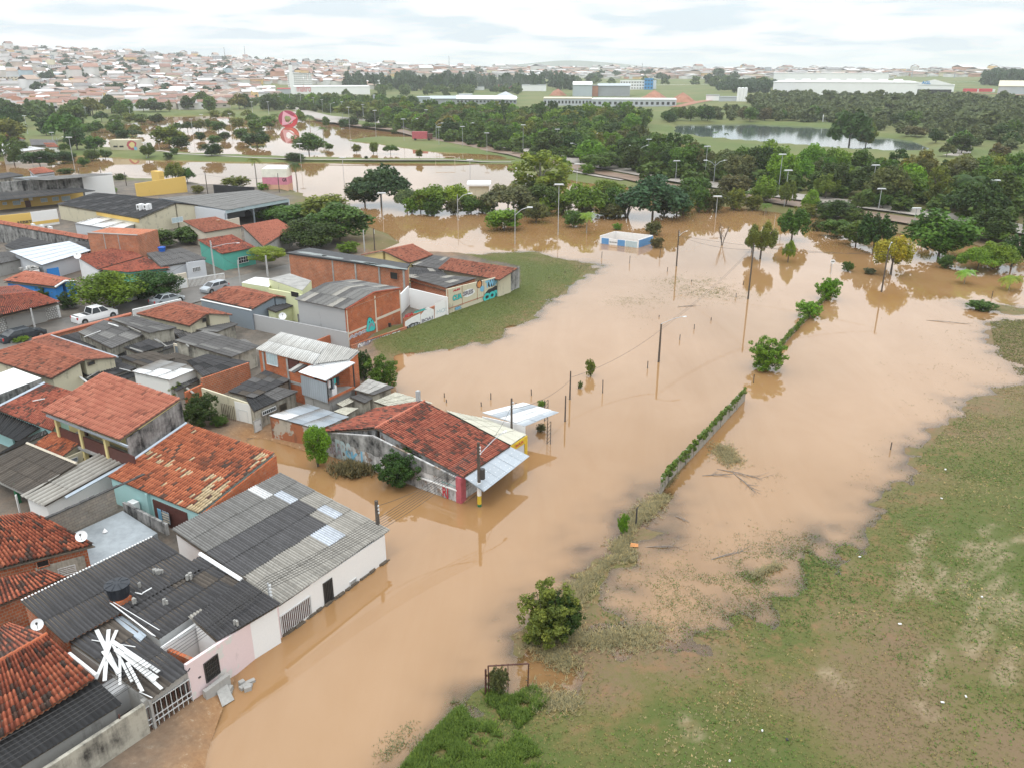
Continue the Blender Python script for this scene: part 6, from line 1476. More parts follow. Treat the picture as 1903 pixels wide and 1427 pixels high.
def car(label,at,yaw,L=4.0,W=1.7,paint='car_white',cabin=(-.9,-.35,.75,1.45),hood=.80,boot=.85,roof=1.45,pickup=False,cat='car',name='parked_car'):
 """x forward; cabin = rear base, rear roof, front roof, windscreen base"""
 t=thing(name,label,cat,at);t.rotation_euler=(0,0,yaw)
 def part_(nm,V,Fc,m,par=t,**kw):return link(nm,new_mesh(nm,V,Fc,M[m],**kw),par)
 xs=[-L/2,-L/2+.12,-L/2+.6,cabin[0],cabin[3],L/2-.5,L/2-.12,L/2];zs=[boot-.12,boot,boot+.02,boot+.06 if not pickup else boot,hood+.08,hood,hood-.1,hood-.25];ws=[.86,.96,1,1,1,.98,.92,.8]
 V=[];
 for x,z,w in zip(xs,zs,ws):
  hw=W/2*w;V+=[(x,-hw,.28),(x,-hw,.6),(x,-hw*.93,z),(x,hw*.93,z),(x,hw,.6),(x,hw,.28)]
 Fc=[(i*6+k,(i+1)*6+k,(i+1)*6+(k+1)%6,i*6+(k+1)%6)for i in range(len(xs)-1)for k in range(6)]+[(5,4,3,2,1,0),tuple(range(len(xs)*6-6,len(xs)*6))]
 body=part_('body',V,Fc,paint)
 zb0,zb1=boot+.04,hood+.08;hb,ht=W/2*.92,W/2*.74
 pr,pf=(cabin[1],cabin[2]);B_=[(cabin[0],-hb,zb0),(cabin[0],hb,zb0),(cabin[3],hb,zb1),(cabin[3],-hb,zb1)];T_=[(pr,-ht,roof-.05),(pr,ht,roof-.05),(pf,ht,roof-.05),(pf,-ht,roof-.05)]
 part_('windows',B_+T_,[(0,4,5,1),(1,5,6,2),(2,6,7,3),(3,7,4,0)],'glass_dark')
 T2=[(x,y*1.03,roof-.05)for x,y,z in T_];T3=[(pr+.08,-ht*.86,roof),(pr+.08,ht*.86,roof),(pf-.1,ht*.86,roof),(pf-.1,-ht*.86,roof)]
 part_('roof',T2+T3,[(0,4,5,1),(1,5,6,2),(2,6,7,3),(3,7,4,0),(4,7,6,5)],paint)
 mb=MB()
 for s in(-1,1):
  for k in(0,.52,1.0):
   xb=cabin[0]+(cabin[3]-cabin[0])*k;xt=pr+(pf-pr)*k;zb=zb0+(zb1-zb0)*k
   mb.tube([(xb,s*hb*1.01,zb),(xt,s*ht*1.01,roof-.04)],.045,4)
 part_('pillars',mb.v,mb.f,paint)
 if pickup:
  mb=MB().box((-L/2+(cabin[0]+L/2)/2+.02,0,boot-.02),(cabin[0]+L/2)*.88,W*.84,.03);part_('load_bed',mb.v,mb.f,'bed_black')
 for sx,x in((-1,-L/2+.82),(1,L/2-.80)):
  for s in(-1,1):
   mb=MB();mb.tube([(x,s*(W/2-.2),.32),(x,s*(W/2+.015),.32)],.33,14);w_=part_('wheel',mb.v,mb.f,'rubber');mb=MB();mb.tube([(x,s*(W/2),.32),(x,s*(W/2+.03),.32)],.19,10);part_('rim',mb.v,mb.f,'hub_grey',w_)
   mb=MB();mb.tube([(x,s*(W/2-.12),.36),(x,s*(W/2+.008),.36)],.40,14);part_('wheel_arch',mb.v,mb.f,'rubber')
 for s in(-1,1):
  mb=MB().box((L/2-.1,s*W*.36,hood-.28),.16,.32,.16);part_('headlight',mb.v,mb.f,'glass_dark' if paint=='car_dark' else 'frame_white')
  mb=MB().box((-L/2+.06,s*W*.40,boot-.32),.14,.2,.28);part_('tail_light',mb.v,mb.f,'lamp_red')
  mb=MB().box((cabin[3]-.15,s*(W/2+.08),hood+.1),.1,.18,.12);part_('mirror',mb.v,mb.f,paint)
 return t
q=p('d',705,655,.78);car('white double-cab pickup parked behind the tile-capped brick wall',tuple(q),SDIR-.05,5.2,1.9,'car_white',(-.75,-.5,.85,1.5),1.0,1.05,1.78,True,'pickup truck','pickup_truck')
q=p('d',1235,535,.78);car('silver sedan parked beneath the dark street tree',tuple(q),SDIR-.08,4.4,1.7,'car_silver',(-1.35,-.75,.55,1.2),.85,.92,1.42)
q=p('d',1585,445,.78);car('silver hatchback parked by the white railing fence',tuple(q),SDIR+math.pi,3.9,1.65,'car_silver',(-1.75,-1.4,.45,1.15),.9,.95,1.46)
q=p('d',170,800,.78);car('dark blue-black saloon parked by the ornate patterned wall',tuple(q),SDIR-.02,4.9,1.85,'car_dark',(-1.9,-1.0,.65,1.4),.85,.92,1.45)
q=p('d',950,520,.75);car('white car half hidden beneath the bright green street tree',tuple(q),SDIR,4.0,1.65,'car_white',(-1.6,-1.1,.45,1.15),.9,.95,1.45)
# ------------------------------------------------------------------ poles, lamps, wires, walls in the flood
plain('pole_dark',(0.095,0.075,0.06),.9,.35,4);plain('pole_pale',(0.42,0.42,0.41),.7,.15,4);plain('lamp_glass',(0.75,0.77,0.78),.3,.05);plain('lamp_steel',(0.46,0.48,0.50),.4,.1,3,.3)
def topz(b_,t_):
 """height of the point straight above b_ that shows at pixel t_"""
 d=ray(t_);k=(b_[0]*d[0]+b_[1]*d[1])/(d[0]**2+d[1]**2);return CAM_Z+d[2]*k
def power_pole(label,bp,tp,r=.14,mat='pole_dark',cross=True,lamp=None,grp='power poles',z=None,base_paint=False,transformer=False):
 b_=on(bp)if z is None else P(bp,z);zt=topz(b_,tp);t=thing('power_pole',label,'power pole',(b_[0],b_[1],b_[2]),grp)
 b0=(b_[0],b_[1],b_[2]-1.2);top=np.array((b_[0],b_[1],zt))
 MB().tube([b0,(b_[0],b_[1],zt)],[r,r*.7],8).part('shaft',M[mat],t)
 if cross:
  mb=MB();u=np.array((-off[0],-off[1],0))
  for dz in(.35,.6,.85):mb.tube([(b_[0],b_[1],zt-dz),tuple(top+u*.14*-1+np.array((0,0,-dz)))],.05,5);mb.box(tuple(top-u*.16+np.array((0,0,-dz-.05))),.09,.09,.12)
  mb.part('insulators',M['frame_white'],t)
 if lamp:
  ln,dr=lamp;d=np.array((math.cos(dr),math.sin(dr),0));mb=MB();s0=np.array((b_[0],b_[1],zt-1.0 if cross else zt));mb.tube([s0,s0+d*ln*.6+(0,0,.45),s0+d*ln+(0,0,.55)],.03,5);mb.part('lamp_arm',M['lamp_steel'],t)
  MB().box(tuple(s0+d*(ln+.25)+np.array((0,0,.48))),.42,.16,.08,dr).part('lamp_head',M['lamp_glass'],t)
 if base_paint:
  for z0_,z1_,mt in((.9,2.0,'paint_white'),(.2,.9,'paint_yellow'),(-.1,.2,'paint_green')):MB().tube([(b_[0],b_[1],z0_),(b_[0],b_[1],z1_)],r*1.06,8).part('paint_band',M[mt],t)
 if transformer:MB().tube([(b_[0]+.25,b_[1],zt-2.9),(b_[0]+.25,b_[1],zt-2.1)],.2,8).part('junction_box',M['iron_dark'],t)
 return t,top
PT={}
_,PT['bar']=power_pole('dark pole with white, yellow and green painted foot in front of the bar awning',(891,940),(890,822),.15,base_paint=True,transformer=True,z=0,lamp=(3.2,1.0))
_,PT['corner']=power_pole('short dark pole rising behind the far corner of the long white house',('c',1602,720),('c',1590,435),.17,z=1.0,cross=True)
_,PT['shop']=power_pole('thin dark pole rising through the cream roof beside the canopy',('e',1568,640),('e',1568,430),.11,z=1.5)
_,PT['w1']=power_pole('leaning dark pole with pale lamp arm in the middle of the open flood',(1224,673),(1222,602),.13,z=0,cross=False,lamp=(2.6,.35))
_,PT['w2']=power_pole('slender pole standing in the flood left of the bright green trees',(1390,556),(1397,452),.13,z=0,cross=True)
_,PT['w3']=power_pole('pole with curved lamp arm right of the blue and white box',(1257,495),(1259,428),.13,z=0,cross=True,lamp=(2.0,.8))
_,PT['w4']=power_pole('pole with white lamp in front of the yellow-leaved tree',(1638,543),(1648,462),.13,z=0,cross=False,lamp=(1.6,1.0))
_,PT['w5']=power_pole('short thin dark stake pole between the canopy and the open flood',(1050,783),(1052,735),.08,z=0,cross=False)
_,PT['w6']=power_pole('thin dark pole standing beyond the white canopy',(1059,742),(1061,690),.09,z=0,cross=False)
_,PT['s1']=power_pole('grey concrete street pole with double lamp arm near the pale house',('d',1588,360),('d',1562,70),.15,'pole_pale',True,(3.6,0.2),z=.7)
_,PT['s2']=power_pole('slim grey pole beside the round clipped tree',('d',1775,410),('d',1750,215),.11,'pole_pale',False,z=.7)
_,PT['s3']=power_pole('leaning weathered trunk-like pole in front of the bright street tree',('d',848,605),('d',818,440),.13,'wood_old',False,z=.7)
_,PT['s4']=power_pole('grey pole in front of the ornate patterned wall',('s',478,1270),('s',410,955),.13,'pole_pale',False,z=.7)
_,PT['s5']=power_pole('pale thick pole beside the round clipped tree crown',('g',410,340),('g',398,225),.18,'pole_pale',False,z=.8)
for k,(b_,t_,lb)in enumerate([(('k',112,560),('k',108,440),'blue-banded lamp pole at the grass corner by the garden trees'),(('k',168,552),('k',160,430),'dark pole at the grass corner beside the blue-banded pole'),(('i',1312,275),('i',1295,132),'pole in the flood right of the mustard wall'),(('i',685,235),('i',675,180),'pole beside the white warehouse wall'),(('i',800,225),('i',792,138),'pole between white warehouse and mustard tower'),(('i',640,160),('i',632,103),'short pole in the flood behind the white warehouse'),(('i',502,165),('i',498,105),'short pole in the flood near the small orange-roofed hut'),(('i',1765,265),('i',1758,145),'crossarm pole before the pink kiosk')]):
 _,PT['m%d'%k]=power_pole(lb,b_,t_,.13,'pole_dark' if k else 'pole_pale',k!=0)
def wire(label,a,b_,sag=.5,r=.018,grp='overhead wires'):
 pts=[a+(b_-a)*t+np.array((0,0,-4*sag*t*(1-t)))for t in np.linspace(0,1,13)]
 V=[];mb=MB();mb.tube(pts,r,4);return mb.solo('overhead_wire',label,'wire',M['iron_dark'],pts[0],grp)
ORD='topmost second third fourth fifth lowest'.split()
nearp=p('a',-300,1750,6.0)
for k,dz in enumerate((0,.3,.6,.9,1.2,1.6)):
 a=PT['bar']+np.array((0,0,-.3-dz*.7));e=p('a',-100-k*20,1440+k*40-420+(k*55),5.2)
 c=p('c',795,1175,2.3)+np.array((0,0,1.6-k*.16))if k<6 else None
 wire('%s wire from the bar pole to the white house bracket'%ORD[k],a,c,.7)
 end=p('a',-60,1290+k*34,4.0);wire('%s wire over the pink wall to the bottom left corner'%ORD[k],c,end,.35)
WL=('from the bar pole to the house corner pole','from the bar pole to the canopy pole','from the canopy pole to the flood stake pole','high between the leaning and slender poles','low between the leaning and slender poles','between the lamp pole and slender pole','between the slender and right lamp poles','along the street to the clipped tree','along the street over the sedan','along the street over the pickup','above the mustard wall','behind the grey warehouse','behind the white warehouse','low over the open flood','between the two curved lamp poles')
for k,(a,b_)in enumerate((('bar','corner'),('bar','shop'),('shop','w6'),('w1','w2'),('w1','w2'),('w3','w2'),('w2','w4'),('s1','s2'),('s1','s3'),('s3','s4'),('m4','m2'),('m2','m7'),('m5','m4'),('w1','w6'),('w4','w3'))):
 dz=-.4-.25*(k%3);wire('thin wire strung %s'%WL[k],PT[a]+np.array((0,0,dz)),PT[b_]+np.array((0,0,dz)),.6,.016)
q=p('c',800,1175,2.3);h=thing('wire_bracket','small grey wire bracket on the edge of the white house roof','bracket',tuple(q));MB().tube([q-(0,0,.5),q+(0,0,1.2)],.05,5).part('post',M['lamp_steel'],h)
for k in range(5):MB().box((q[0]+.1,q[1],q[2]+.1+k*.22),.12,.12,.1).part('insulator',M['frame_white'],h)
q=p('e',1037,470,2.2);h=thing('gate_post','grey square post behind the ridge of the bar','post',tuple(q));MB().box((q[0],q[1],0),.32,.3,3.6,SDIR).part('shaft',M['render_grey_smooth'],h)
def street_lamp(label,bp,tp,kind='T',grp='tall lamps'):
 b_=on(bp);zt=topz(b_,tp);t=thing('street_lamp',label,'street lamp',(b_[0],b_[1],b_[2]),grp);hgt=zt-b_[2];r=max(.09,.00026*np.linalg.norm(b_)*1.0)
 MB().tube([(b_[0],b_[1],b_[2]-1.2),(b_[0],b_[1],zt)],[r,r*.7],6).part('pole',M['lamp_steel'],t)
 if kind=='T':
  MB().box((b_[0],b_[1],zt),1.7,.5,.16).part('lamp_head',M['lamp_glass'],t)
  MB().box((b_[0],b_[1],zt-.12),2.1,.12,.1).part('cross_bar',M['lamp_steel'],t)
 else:
  for s in((1,)if kind=='L' else(-1,1)):
   MB().tube([(b_[0],b_[1],zt-1.2),(b_[0]+s*1.2,b_[1],zt-.2),(b_[0]+s*2.4,b_[1],zt+.2)],r*.6,5).part('arm',M['lamp_steel'],t);MB().box((b_[0]+s*2.7,b_[1],zt+.1),1.0,.4,.2).part('lamp_head',M['lamp_glass'],t)
 return t
SL=[((1037,437),(1040,344),'T'),((957,454),(966,388),'L'),((1255,340),(1264,300),'T'),((1457,385),(1473,318),'T'),((1632,392),(1641,352),'T'),((1698,420),(1702,388),'T'),((1835,410),(1846,336),'T'),((1617,375),(1626,308),'T'),((1446,360),(1455,288),'T'),((1330,405),(1333,366),'T'),((1072,340),(1073,306),'T'),((712,408),(709,360),'T'),((851,410),(850,362),'L'),((1035,283),(1034,241),'T'),((972,280),(972,233),'T'),((1112,282),(1114,249),'T'),((1204,298),(1206,260),'T'),((1310,330),(1314,273),'T'),((1186,312),(1190,272),'V'),((1076,292),(1078,268),'V'),((1326,342),(1330,300),'V'),((868,262),(870,230),'L'),((811,262),(813,230),'L'),((766,250),(768,222),'L'),((905,284),(906,248),'T'),((860,273),(862,236),'T'),((816,270),(817,237),'T'),((751,262),(751,222),'T'),((699,255),(699,206),'T'),((650,240),(651,200),'T'),((793,240),(794,205),'T'),((676,226),(677,195),'T'),((637,222),(637,190),'T'),((584,206),(584,182),'T'),((600,210),(600,186),'T'),((615,214),(616,192),'L'),((560,200),(560,176),'T'),((540,198),(541,174),'T'),((520,205),(520,180),'T'),((500,215),(500,190),'T'),((470,215),(470,190),'T'),((560,310),(557,268),'T'),((640,345),(636,294),'T'),((874,345),(871,298),'T'),((140,320),(129,256),'T'),((52,250),(45,216),'T'),((118,246),(115,218),'T'),((217,253),(213,224),'T'),((272,292),(269,266),'T'),((101,275),(98,247),'T'),((131,203),(129,184),'T'),((161,222),(159,200),'T'),((243,222),(241,200),'T'),((377,240),(376,214),'T'),((359,252),(357,222),'T'),((430,240),(429,212),'T'),((295,270),(291,240),'T'),((62,310),(60,295),'L'),((109,278),(106,256),'L'),((10,240),(1,205),'T')]
names_={'T':'flat T-shaped head','L':'single curved arm','V':'twin curved arms'}
def where(pt):
 x,y=pt;near=('in the flooded trees' if 380<y<470 else 'along the tree belt' if y>325 and x>1050 else 'beside the avenue' if x>560 and y<330 else 'in the flooded park' if x<560 else 'at the flooded pitch')
 return near
LM=[(537,222,'the red ring sculpture'),(1165,447,'the blue-white box'),(1005,300,'the rounded tree'),(698,345,'the lone flooded tree'),(512,330,'the pink kiosk'),(230,270,'the mural building'),(1470,250,'the lake'),(890,352,'the white pavilion'),(1665,460,'the yellow tree'),(1190,165,'the blue tower'),(1380,175,'the pale silos'),(1850,170,'the slope shed'),(60,60,'the left skyline'),(780,257,'the red lorry'),(1750,440,'the glossy tree'),(1578,245,'the lake tree')]
def rel(pt):
 x,y=pt;b_=min(LM,key=lambda l:(l[0]-x)**2+((l[1]-y)*2)**2);dx,dy=x-b_[0],y-b_[1]
 dist=math.hypot(dx,dy)
 w_=('left' if dx<0 else 'right')+' of ' if abs(dx)>abs(dy)*1.2 else('beyond ' if dy<0 else 'nearer than ')
 return('' if dist>150 else 'close ' if dist<40 else '')+w_+b_[2]
for b_,t_,k in SL:street_lamp('tall pale lamp with %s, %s'%(names_[k],rel(b_)),b_,t_,k)
# ------------------------------------------------------------------ concrete panel fence with moss
plain('moss',(0.085,0.13,0.022),.95,.5,3);wallmat('panel_concrete',(0.33,0.30,0.25),.7)
def fence(label,pts,hgt,dead_end=False):
 h=thing('panel_fence',label,'fence',tuple(P(pts[0])),'concrete panel fences in the flood')
 P3=[P(q)for q in pts]
 for i in range(len(P3)-1):
  a,b_=P3[i],P3[i+1];L=np.linalg.norm(b_-a);n_=max(1,round(L/2.1));d=(b_-a)/L;ang=math.atan2(d[1],d[0])
  for k in range(n_):
   q=a+d*L*(k+.5)/n_;jz=random.uniform(-.1,.1)
   for j in range(3):MB().box((q[0],q[1],-.55+j*(hgt+.5)/3+jz*.3),L/n_-.13,.06,(hgt+.5)/3-.02,ang+random.uniform(-.02,.02)).part('panel',M['panel_concrete'],h)
   mb=MB()
   for j in range(14):u=random.uniform(-.5,.5)*L/n_;mb.box((q[0]+d[0]*u,q[1]+d[1]*u,hgt-.25+random.uniform(-.15,.14)),random.uniform(.2,.5),random.uniform(.12,.26),random.uniform(.12,.3),ang+random.uniform(-.4,.4))
   mb.part('moss_cap',M['moss'],h)
  for k in range(n_+1):q=a+d*L*k/n_;MB().box((q[0],q[1],-.8),.12,.14,hgt+.85,ang).part('post',M['panel_concrete'],h)
 return h
fence('mossy concrete panel fence running out of the near debris line into the flood',[('q',297,850),('q',330,800),('q',440,685),('q',560,555),('q',665,440)],1.35)
fence('far low stretch of mossy concrete fence ending in two green bushes',[('q',820,215),('q',900,125),('q',1000,20),(1545,545)],.75)
q=P(('o',1305,200));h=thing('fence_post','bent grey concrete post beside the green creeper clump','post',tuple(q));MB().tube([(q[0],q[1],-1),(q[0],q[1],1.3),(q[0]+.25,q[1]+.1,1.55)],[.07,.06,.05],5).part('shaft',M['iron_dark'],h)
g0,g1=P(('o',553,1040),.15),P(('o',760,1015),.15);wp=WallPlane(g0,g1);L_=np.linalg.norm((g1-g0)[:2]);zt1=wp.at(('o',562,912))[1];zt2=wp.at(('o',768,900))[1]
h=thing('field_gate','rusty red tubular gate frame standing at the water edge in the grass','gate frame',tuple(g0))
MB().tube([wp.pt(.12,-.3),wp.pt(.1,zt1)],.04,6).part('upright',M['iron_rust'],h);MB().tube([wp.pt(L_,-.3),wp.pt(L_+.04,zt2)],.04,6).part('upright',M['iron_rust'],h)
MB().tube([wp.pt(.1,zt1),wp.pt(L_+.04,zt2)],.04,6).part('top_rail',M['iron_rust'],h);MB().tube([wp.pt(L_*.52,-.2),wp.pt(L_*.52,zt1-.02)],.022,5).part('middle_bar',M['iron_rust'],h);MB().tube([wp.pt(-.05,-.3),wp.pt(-.03,zt1-.2)],.06,6).part('gate_post',M['iron_rust'],h)
MB().tube([wp.pt(L_-.1,.55),wp.pt(L_+.04,.55)],.03,4).part('latch',M['iron_dark'],h)
q=P(('o',768,795),.1);MB().tube([(q[0],q[1],-.5),(q[0],q[1],1.15)],.05,6).solo('fence_post','rusty red post at the foot of the green shrub','post',M['iron_rust'],(q[0],q[1],0))
ST=[(1203,685,14),(1263,632,10),(1290,612,9),(1322,596,6),(1285,525,5),(1226,480,16),(1240,505,8),(1400,712,16),(1120,730,24),(958,760,12),(988,735,12),(1075,722,5),(1368,553,8),(1382,530,7),(826,738,8),(830,748,6),(912,742,12),(895,755,8),(1170,490,14),(1118,480,12),(1225,590,4),(1655,835,14),(1843,555,14),(1544,495,14),(1050,510,6),(1020,520,5)]
for x,y,hp in ST:
 b_=P((x,y));zt=topz(b_,(x+random.uniform(-1,1),y-hp));MB().tube([(b_[0],b_[1],-.8),(b_[0]+random.uniform(-.05,.05),b_[1],zt)],.05,5).solo('stake','thin dark stake, '+rel((x,y)),'stake',M['pole_dark'],b_,'stakes in the flood')
q=P((1544,510));h=thing('road_sign','small round white sign on a thin pole above the far fence bushes','sign',tuple(q));MB().tube([(q[0],q[1],-1),(q[0],q[1],2.2)],.04,5).part('pole',M['lamp_steel'],h)
mb=MB();mb.tube([(q[0],q[1]-.05,2.0),(q[0],q[1]-.09,2.0)],.38,14);mb.part('disc',M['paint_white'],h);MB().box((q[0],q[1]-.1,1.95),.5,.02,.12).part('bar',M['iron_dark'],h)
def branchy(label,pt,L,ang,n=14,mat='driftwood',z=.03,name='floating_branch',thick=.035):
 q=P(pt);mb=MB();d=np.array((math.cos(ang),math.sin(ang),0));mb.tube([q,q+d*L*.5+(0,0,.1),q+d*L],[thick,thick*.8,thick*.3],5)
 for k in range(n):
  s=q+d*L*random.uniform(.25,1);a=ang+random.uniform(-1.1,1.1);l=L*random.uniform(.15,.45);mb.tube([s,s+np.array((math.cos(a),math.sin(a),random.uniform(-.02,.15)))*l],[thick*.4,thick*.15],4)
 o=mb.solo(name,label,'branch',M[mat],q,'floating branches');return o
for lb,pt,L,ang in(('pale forked dead branch floating beyond the mossy fence',('q',545,740),3.6,-.5),('twiggy dead bough floating right of the mossy fence',('q',620,760),3.4,-1.3),('small snag near the submerged grass',('q',480,770),2.6,.1),('dark snag near the flooded lawn edge',('q',520,1140),2.6,.4),('long thin branch floating before the far right shore',('q',1470,85),5,-.35),('thin dark stick floating near the bent post',('q',360,948),1.3,-.8),('knot of twigs floating beyond the leaning pole',('n',150,575),2.6,.3),('thin stick floating near the red plastic sheet',('q',230,1085),2.4,.0)):branchy(lb,pt,L,ang,6 if 'thin' in lb else 16)
q=P(('q',180,1080),.05);solo('plastic_sheet','orange-red plastic scrap caught in the debris line','scrap',[q+(-.3,-.1,0),q+(.25,-.15,.03),q+(.3,.2,.05),q+(-.2,.25,.1)],[(0,1,2,3)],M['paint_orange'],q)
for k,pt in enumerate([('r',1690,408),('r',1608,912),('r',580,1085),('r',705,1130),('r',1073,205),('q',1555,745),('q',1538,873),('r',1275,545),('r',415,1238),('r',1490,942)]):
 q=on(pt,.05);MB().box(tuple(q),random.uniform(.1,.25),random.uniform(.06,.12),.05,random.random()*3).solo('litter','scrap of white litter lying in the grass, '+('topmost right','right','bottom left','bottom middle, dark-topped','near the drowned lawn','long one by the shore','by the upper field','mid field','bottom left corner of the field','lower right')[k],'litter',M['paint_white']if k!=3 else M['paint_black'],q,'litter in the grass')
q=on(('j',1240,690));h=thing('lorry','dark red lorry parked beside the muddy avenue','lorry',tuple(q));MB().box((q[0]-1.2,q[1],q[2]+.6),6.5,2.4,3.0).part('cargo_box',M['paint_pinkred'],h);MB().box((q[0]+3.2,q[1],q[2]+.5),2.0,2.3,2.3).part('cab',M['door_brown'],h)
for dx in(-3.2,2.8):
 MB().tube([(q[0]+dx,q[1]-1.3,q[2]+.45),(q[0]+dx,q[1]+1.3,q[2]+.45)],.5,10).part('wheel_pair',M['rubber'],h)
c=on((537,237));zc=topz(c,(537,222));h=thing('ring_sculpture','large tilted red and pink ring sculpture with pointed star opening','sculpture',(c[0],c[1],c[2]));R_=32/2/F_PX*np.linalg.norm(c)
plain('ring_red',(0.50,0.025,0.035),.5,.1,.3);plain('ring_crimson',(0.28,0.012,0.05),.5,.1,.3);plain('ring_pink',(0.62,0.30,0.36),.5,.1,.3)
tl=math.radians(18)
def rp3(a,r,dy=0.0):X,Z=math.cos(a)*r,math.sin(a)*r*.86;X,Z=X*math.cos(tl)+Z*math.sin(tl),-X*math.sin(tl)+Z*math.cos(tl);return(c[0]+X,c[1]+dy+Z*.25,zc+Z)
for nm,a0,a1,mt in(('red_segment',-1.2,.9,'ring_red'),('crimson_segment',.9,4.0,'ring_crimson'),('crimson_segment',4.0,5.08,'ring_red')):
 n_=16;V=[];Fc=[]
 for i in range(n_+1):
  a=a0+(a1-a0)*i/n_;V+=[rp3(a,R_,-1),rp3(a,R_*.60,-1),rp3(a,R_*.60,1),rp3(a,R_,1)]
 for i in range(n_):
  for k in range(4):Fc.append((i*4+k,i*4+(k+1)%4,(i+1)*4+(k+1)%4,(i+1)*4+k))
 part(nm,V,Fc,M[mt],h)
star=[rp3(a,r,-1.3)for a,r in((2.3,R_*1.0),(3.0,R_*.62),(4.3,R_*1.0),(4.9,R_*.62),(.5,R_*.98),(1.2,R_*.58))];hole=[rp3(a,r,-1.3)for a,r in((2.3,R_*.45),(3.1,R_*.40),(4.3,R_*.42),(5.1,R_*.40),(.4,R_*.45),(1.3,R_*.42))]
V=star+hole+[(v[0],v[1]+.8,v[2])for v in star+hole];Fc=[(i,(i+1)%6,6+(i+1)%6,6+i)for i in range(6)]+[(12+i,18+i,18+(i+1)%6,12+(i+1)%6)for i in range(6)]+[(6+i,6+(i+1)%6,18+(i+1)%6,18+i)for i in range(6)]+[(i,12+i,12+(i+1)%6,(i+1)%6)for i in range(6)]
part('pink_star',V,Fc,M['ring_pink'],h)
for k,x in enumerate((808,844)):
 pass
a,b_=on(('j',1332,862)),on(('j',1467,862));MB().tube([a,a+(0,0,2.6),b_+(0,0,2.6),b_],.09,5).solo('goal_frame','pale football goal frame at the edge of the flooded pitch','goal',M['render_ivory'],a)
for k,pt in enumerate([('l',1262,880),('l',1768,985),('m',5,950),('m',795,1095)]):
 q=on(pt);h=thing('road_sign','yellow diamond road sign by the avenue, '+rel(px(pt)),'road sign',tuple(q),'yellow road signs');MB().tube([q,q+(0,0,2.6)],.06,5).part('pole',M['lamp_steel'],h);MB().box(tuple(q+np.array((0,-.1,2.0))),.9,.05,.9).part('plate',M['paint_yellow'],h)
strip('avenue',[on(q)for q in((555,205),(575,214),(600,226),(660,236),(740,246),(830,262),(960,288),(1080,315),(1200,338),(1300,356),(1400,368),(1500,384),(1620,402),(1760,425),(1950,462))],7,'mud_road',.06)
strip('avenue',[on(q)for q in((540,200),(600,216),(700,226),(800,246),(900,264),(1000,284),(1100,306),(1220,328),(1330,346),(1440,362),(1560,378),(1680,392),(1820,412),(1960,440))],9,'road_pale',.08)
strip('path',[on(q)for q in((560,208),(590,216),(640,225),(620,232))],16,'road_pale',.10)
strip('path',[on(q)for q in((1060,318),(1110,328),(1160,336))],3,'road_pale',.1)
strip('path',[on(q)for q in((1770,245),(1795,262),(1790,285),(1765,290))],5,'road_pale',.1)
strip('path',[on(q)for q in((250,276),(330,286),(460,293),(560,297),(700,300),(950,302))],2.0,'road_pale',.05)
strip('path',[on(q)for q in(('q',990,200),('q',1100,160))],.01,'road_pale',.05)if False else None
# ------------------------------------------------------------------ trees
def leaf_mat(name,trans=.3):
 b=NB(name);oc=b.node('ShaderNodeObjectInfo').outputs['Color']
 v=b.ramp(b.attr('lv'),[(0.0,(.50,.58,.50)),(.45,(.92,.95,.85)),(.8,(1.30,1.22,.95)),(1.0,(1.75,1.5,1.05))])
 col=b.mix(1.0,oc,v,'MULTIPLY')
 m=b.done(col,.55,0);b.bsdf.inputs['Specular IOR Level'].default_value=.25
 t=b.node('ShaderNodeBsdfTranslucent');b.put(t.inputs[0],col);mx=b.node('ShaderNodeMixShader');mx.inputs[0].default_value=trans
 b.l.new(b.bsdf.outputs[0],mx.inputs[1]);b.l.new(t.outputs[0],mx.inputs[2]);b.l.new(mx.outputs[0],b.out.inputs[0]);return m
leaf_mat('foliage');plain('bark',(0.11,0.09,0.075),.95,.4,3);plain('bark_pale',(0.27,0.25,0.22),.95,.35,3)
def leaves(cent,rad,n,size,seed,flat=.0,droop=0.0):
 """leaf faces spread through clumps; cent (k,3), rad (k,3)"""
 g=np.random.default_rng(seed);k=len(cent);w=(rad.prod(1))**(2/3);idx=g.choice(k,n,p=w/w.sum())
 d=g.normal(size=(n,3));d/=np.linalg.norm(d,axis=1)[:,None];r=g.uniform(.25,1,n)**.45
 pos=cent[idx]+d*rad[idx]*r[:,None];pos[:,2]-=droop*g.random(n)**2
 nn=d*.6+g.normal(size=(n,3))*.7+np.array((0,0,.55+flat));nn/=np.linalg.norm(nn,axis=1)[:,None]
 a=np.cross(nn,g.normal(size=(n,3)));a/=np.linalg.norm(a,axis=1)[:,None];b_=np.cross(nn,a);s=size*g.uniform(.6,1.4,n)[:,None]
 V=np.stack([pos-a*s*.5-b_*s*.28,pos+a*s*.1-b_*s*.45,pos+a*s*.7,pos-a*s*.1+b_*s*.45],1).reshape(-1,3)
 cl=g.random(k);lv=np.clip(.18+cl[idx]*.5+g.normal(0,.13,n),0,1)
 return V,np.arange(n*4).reshape(-1,4),lv
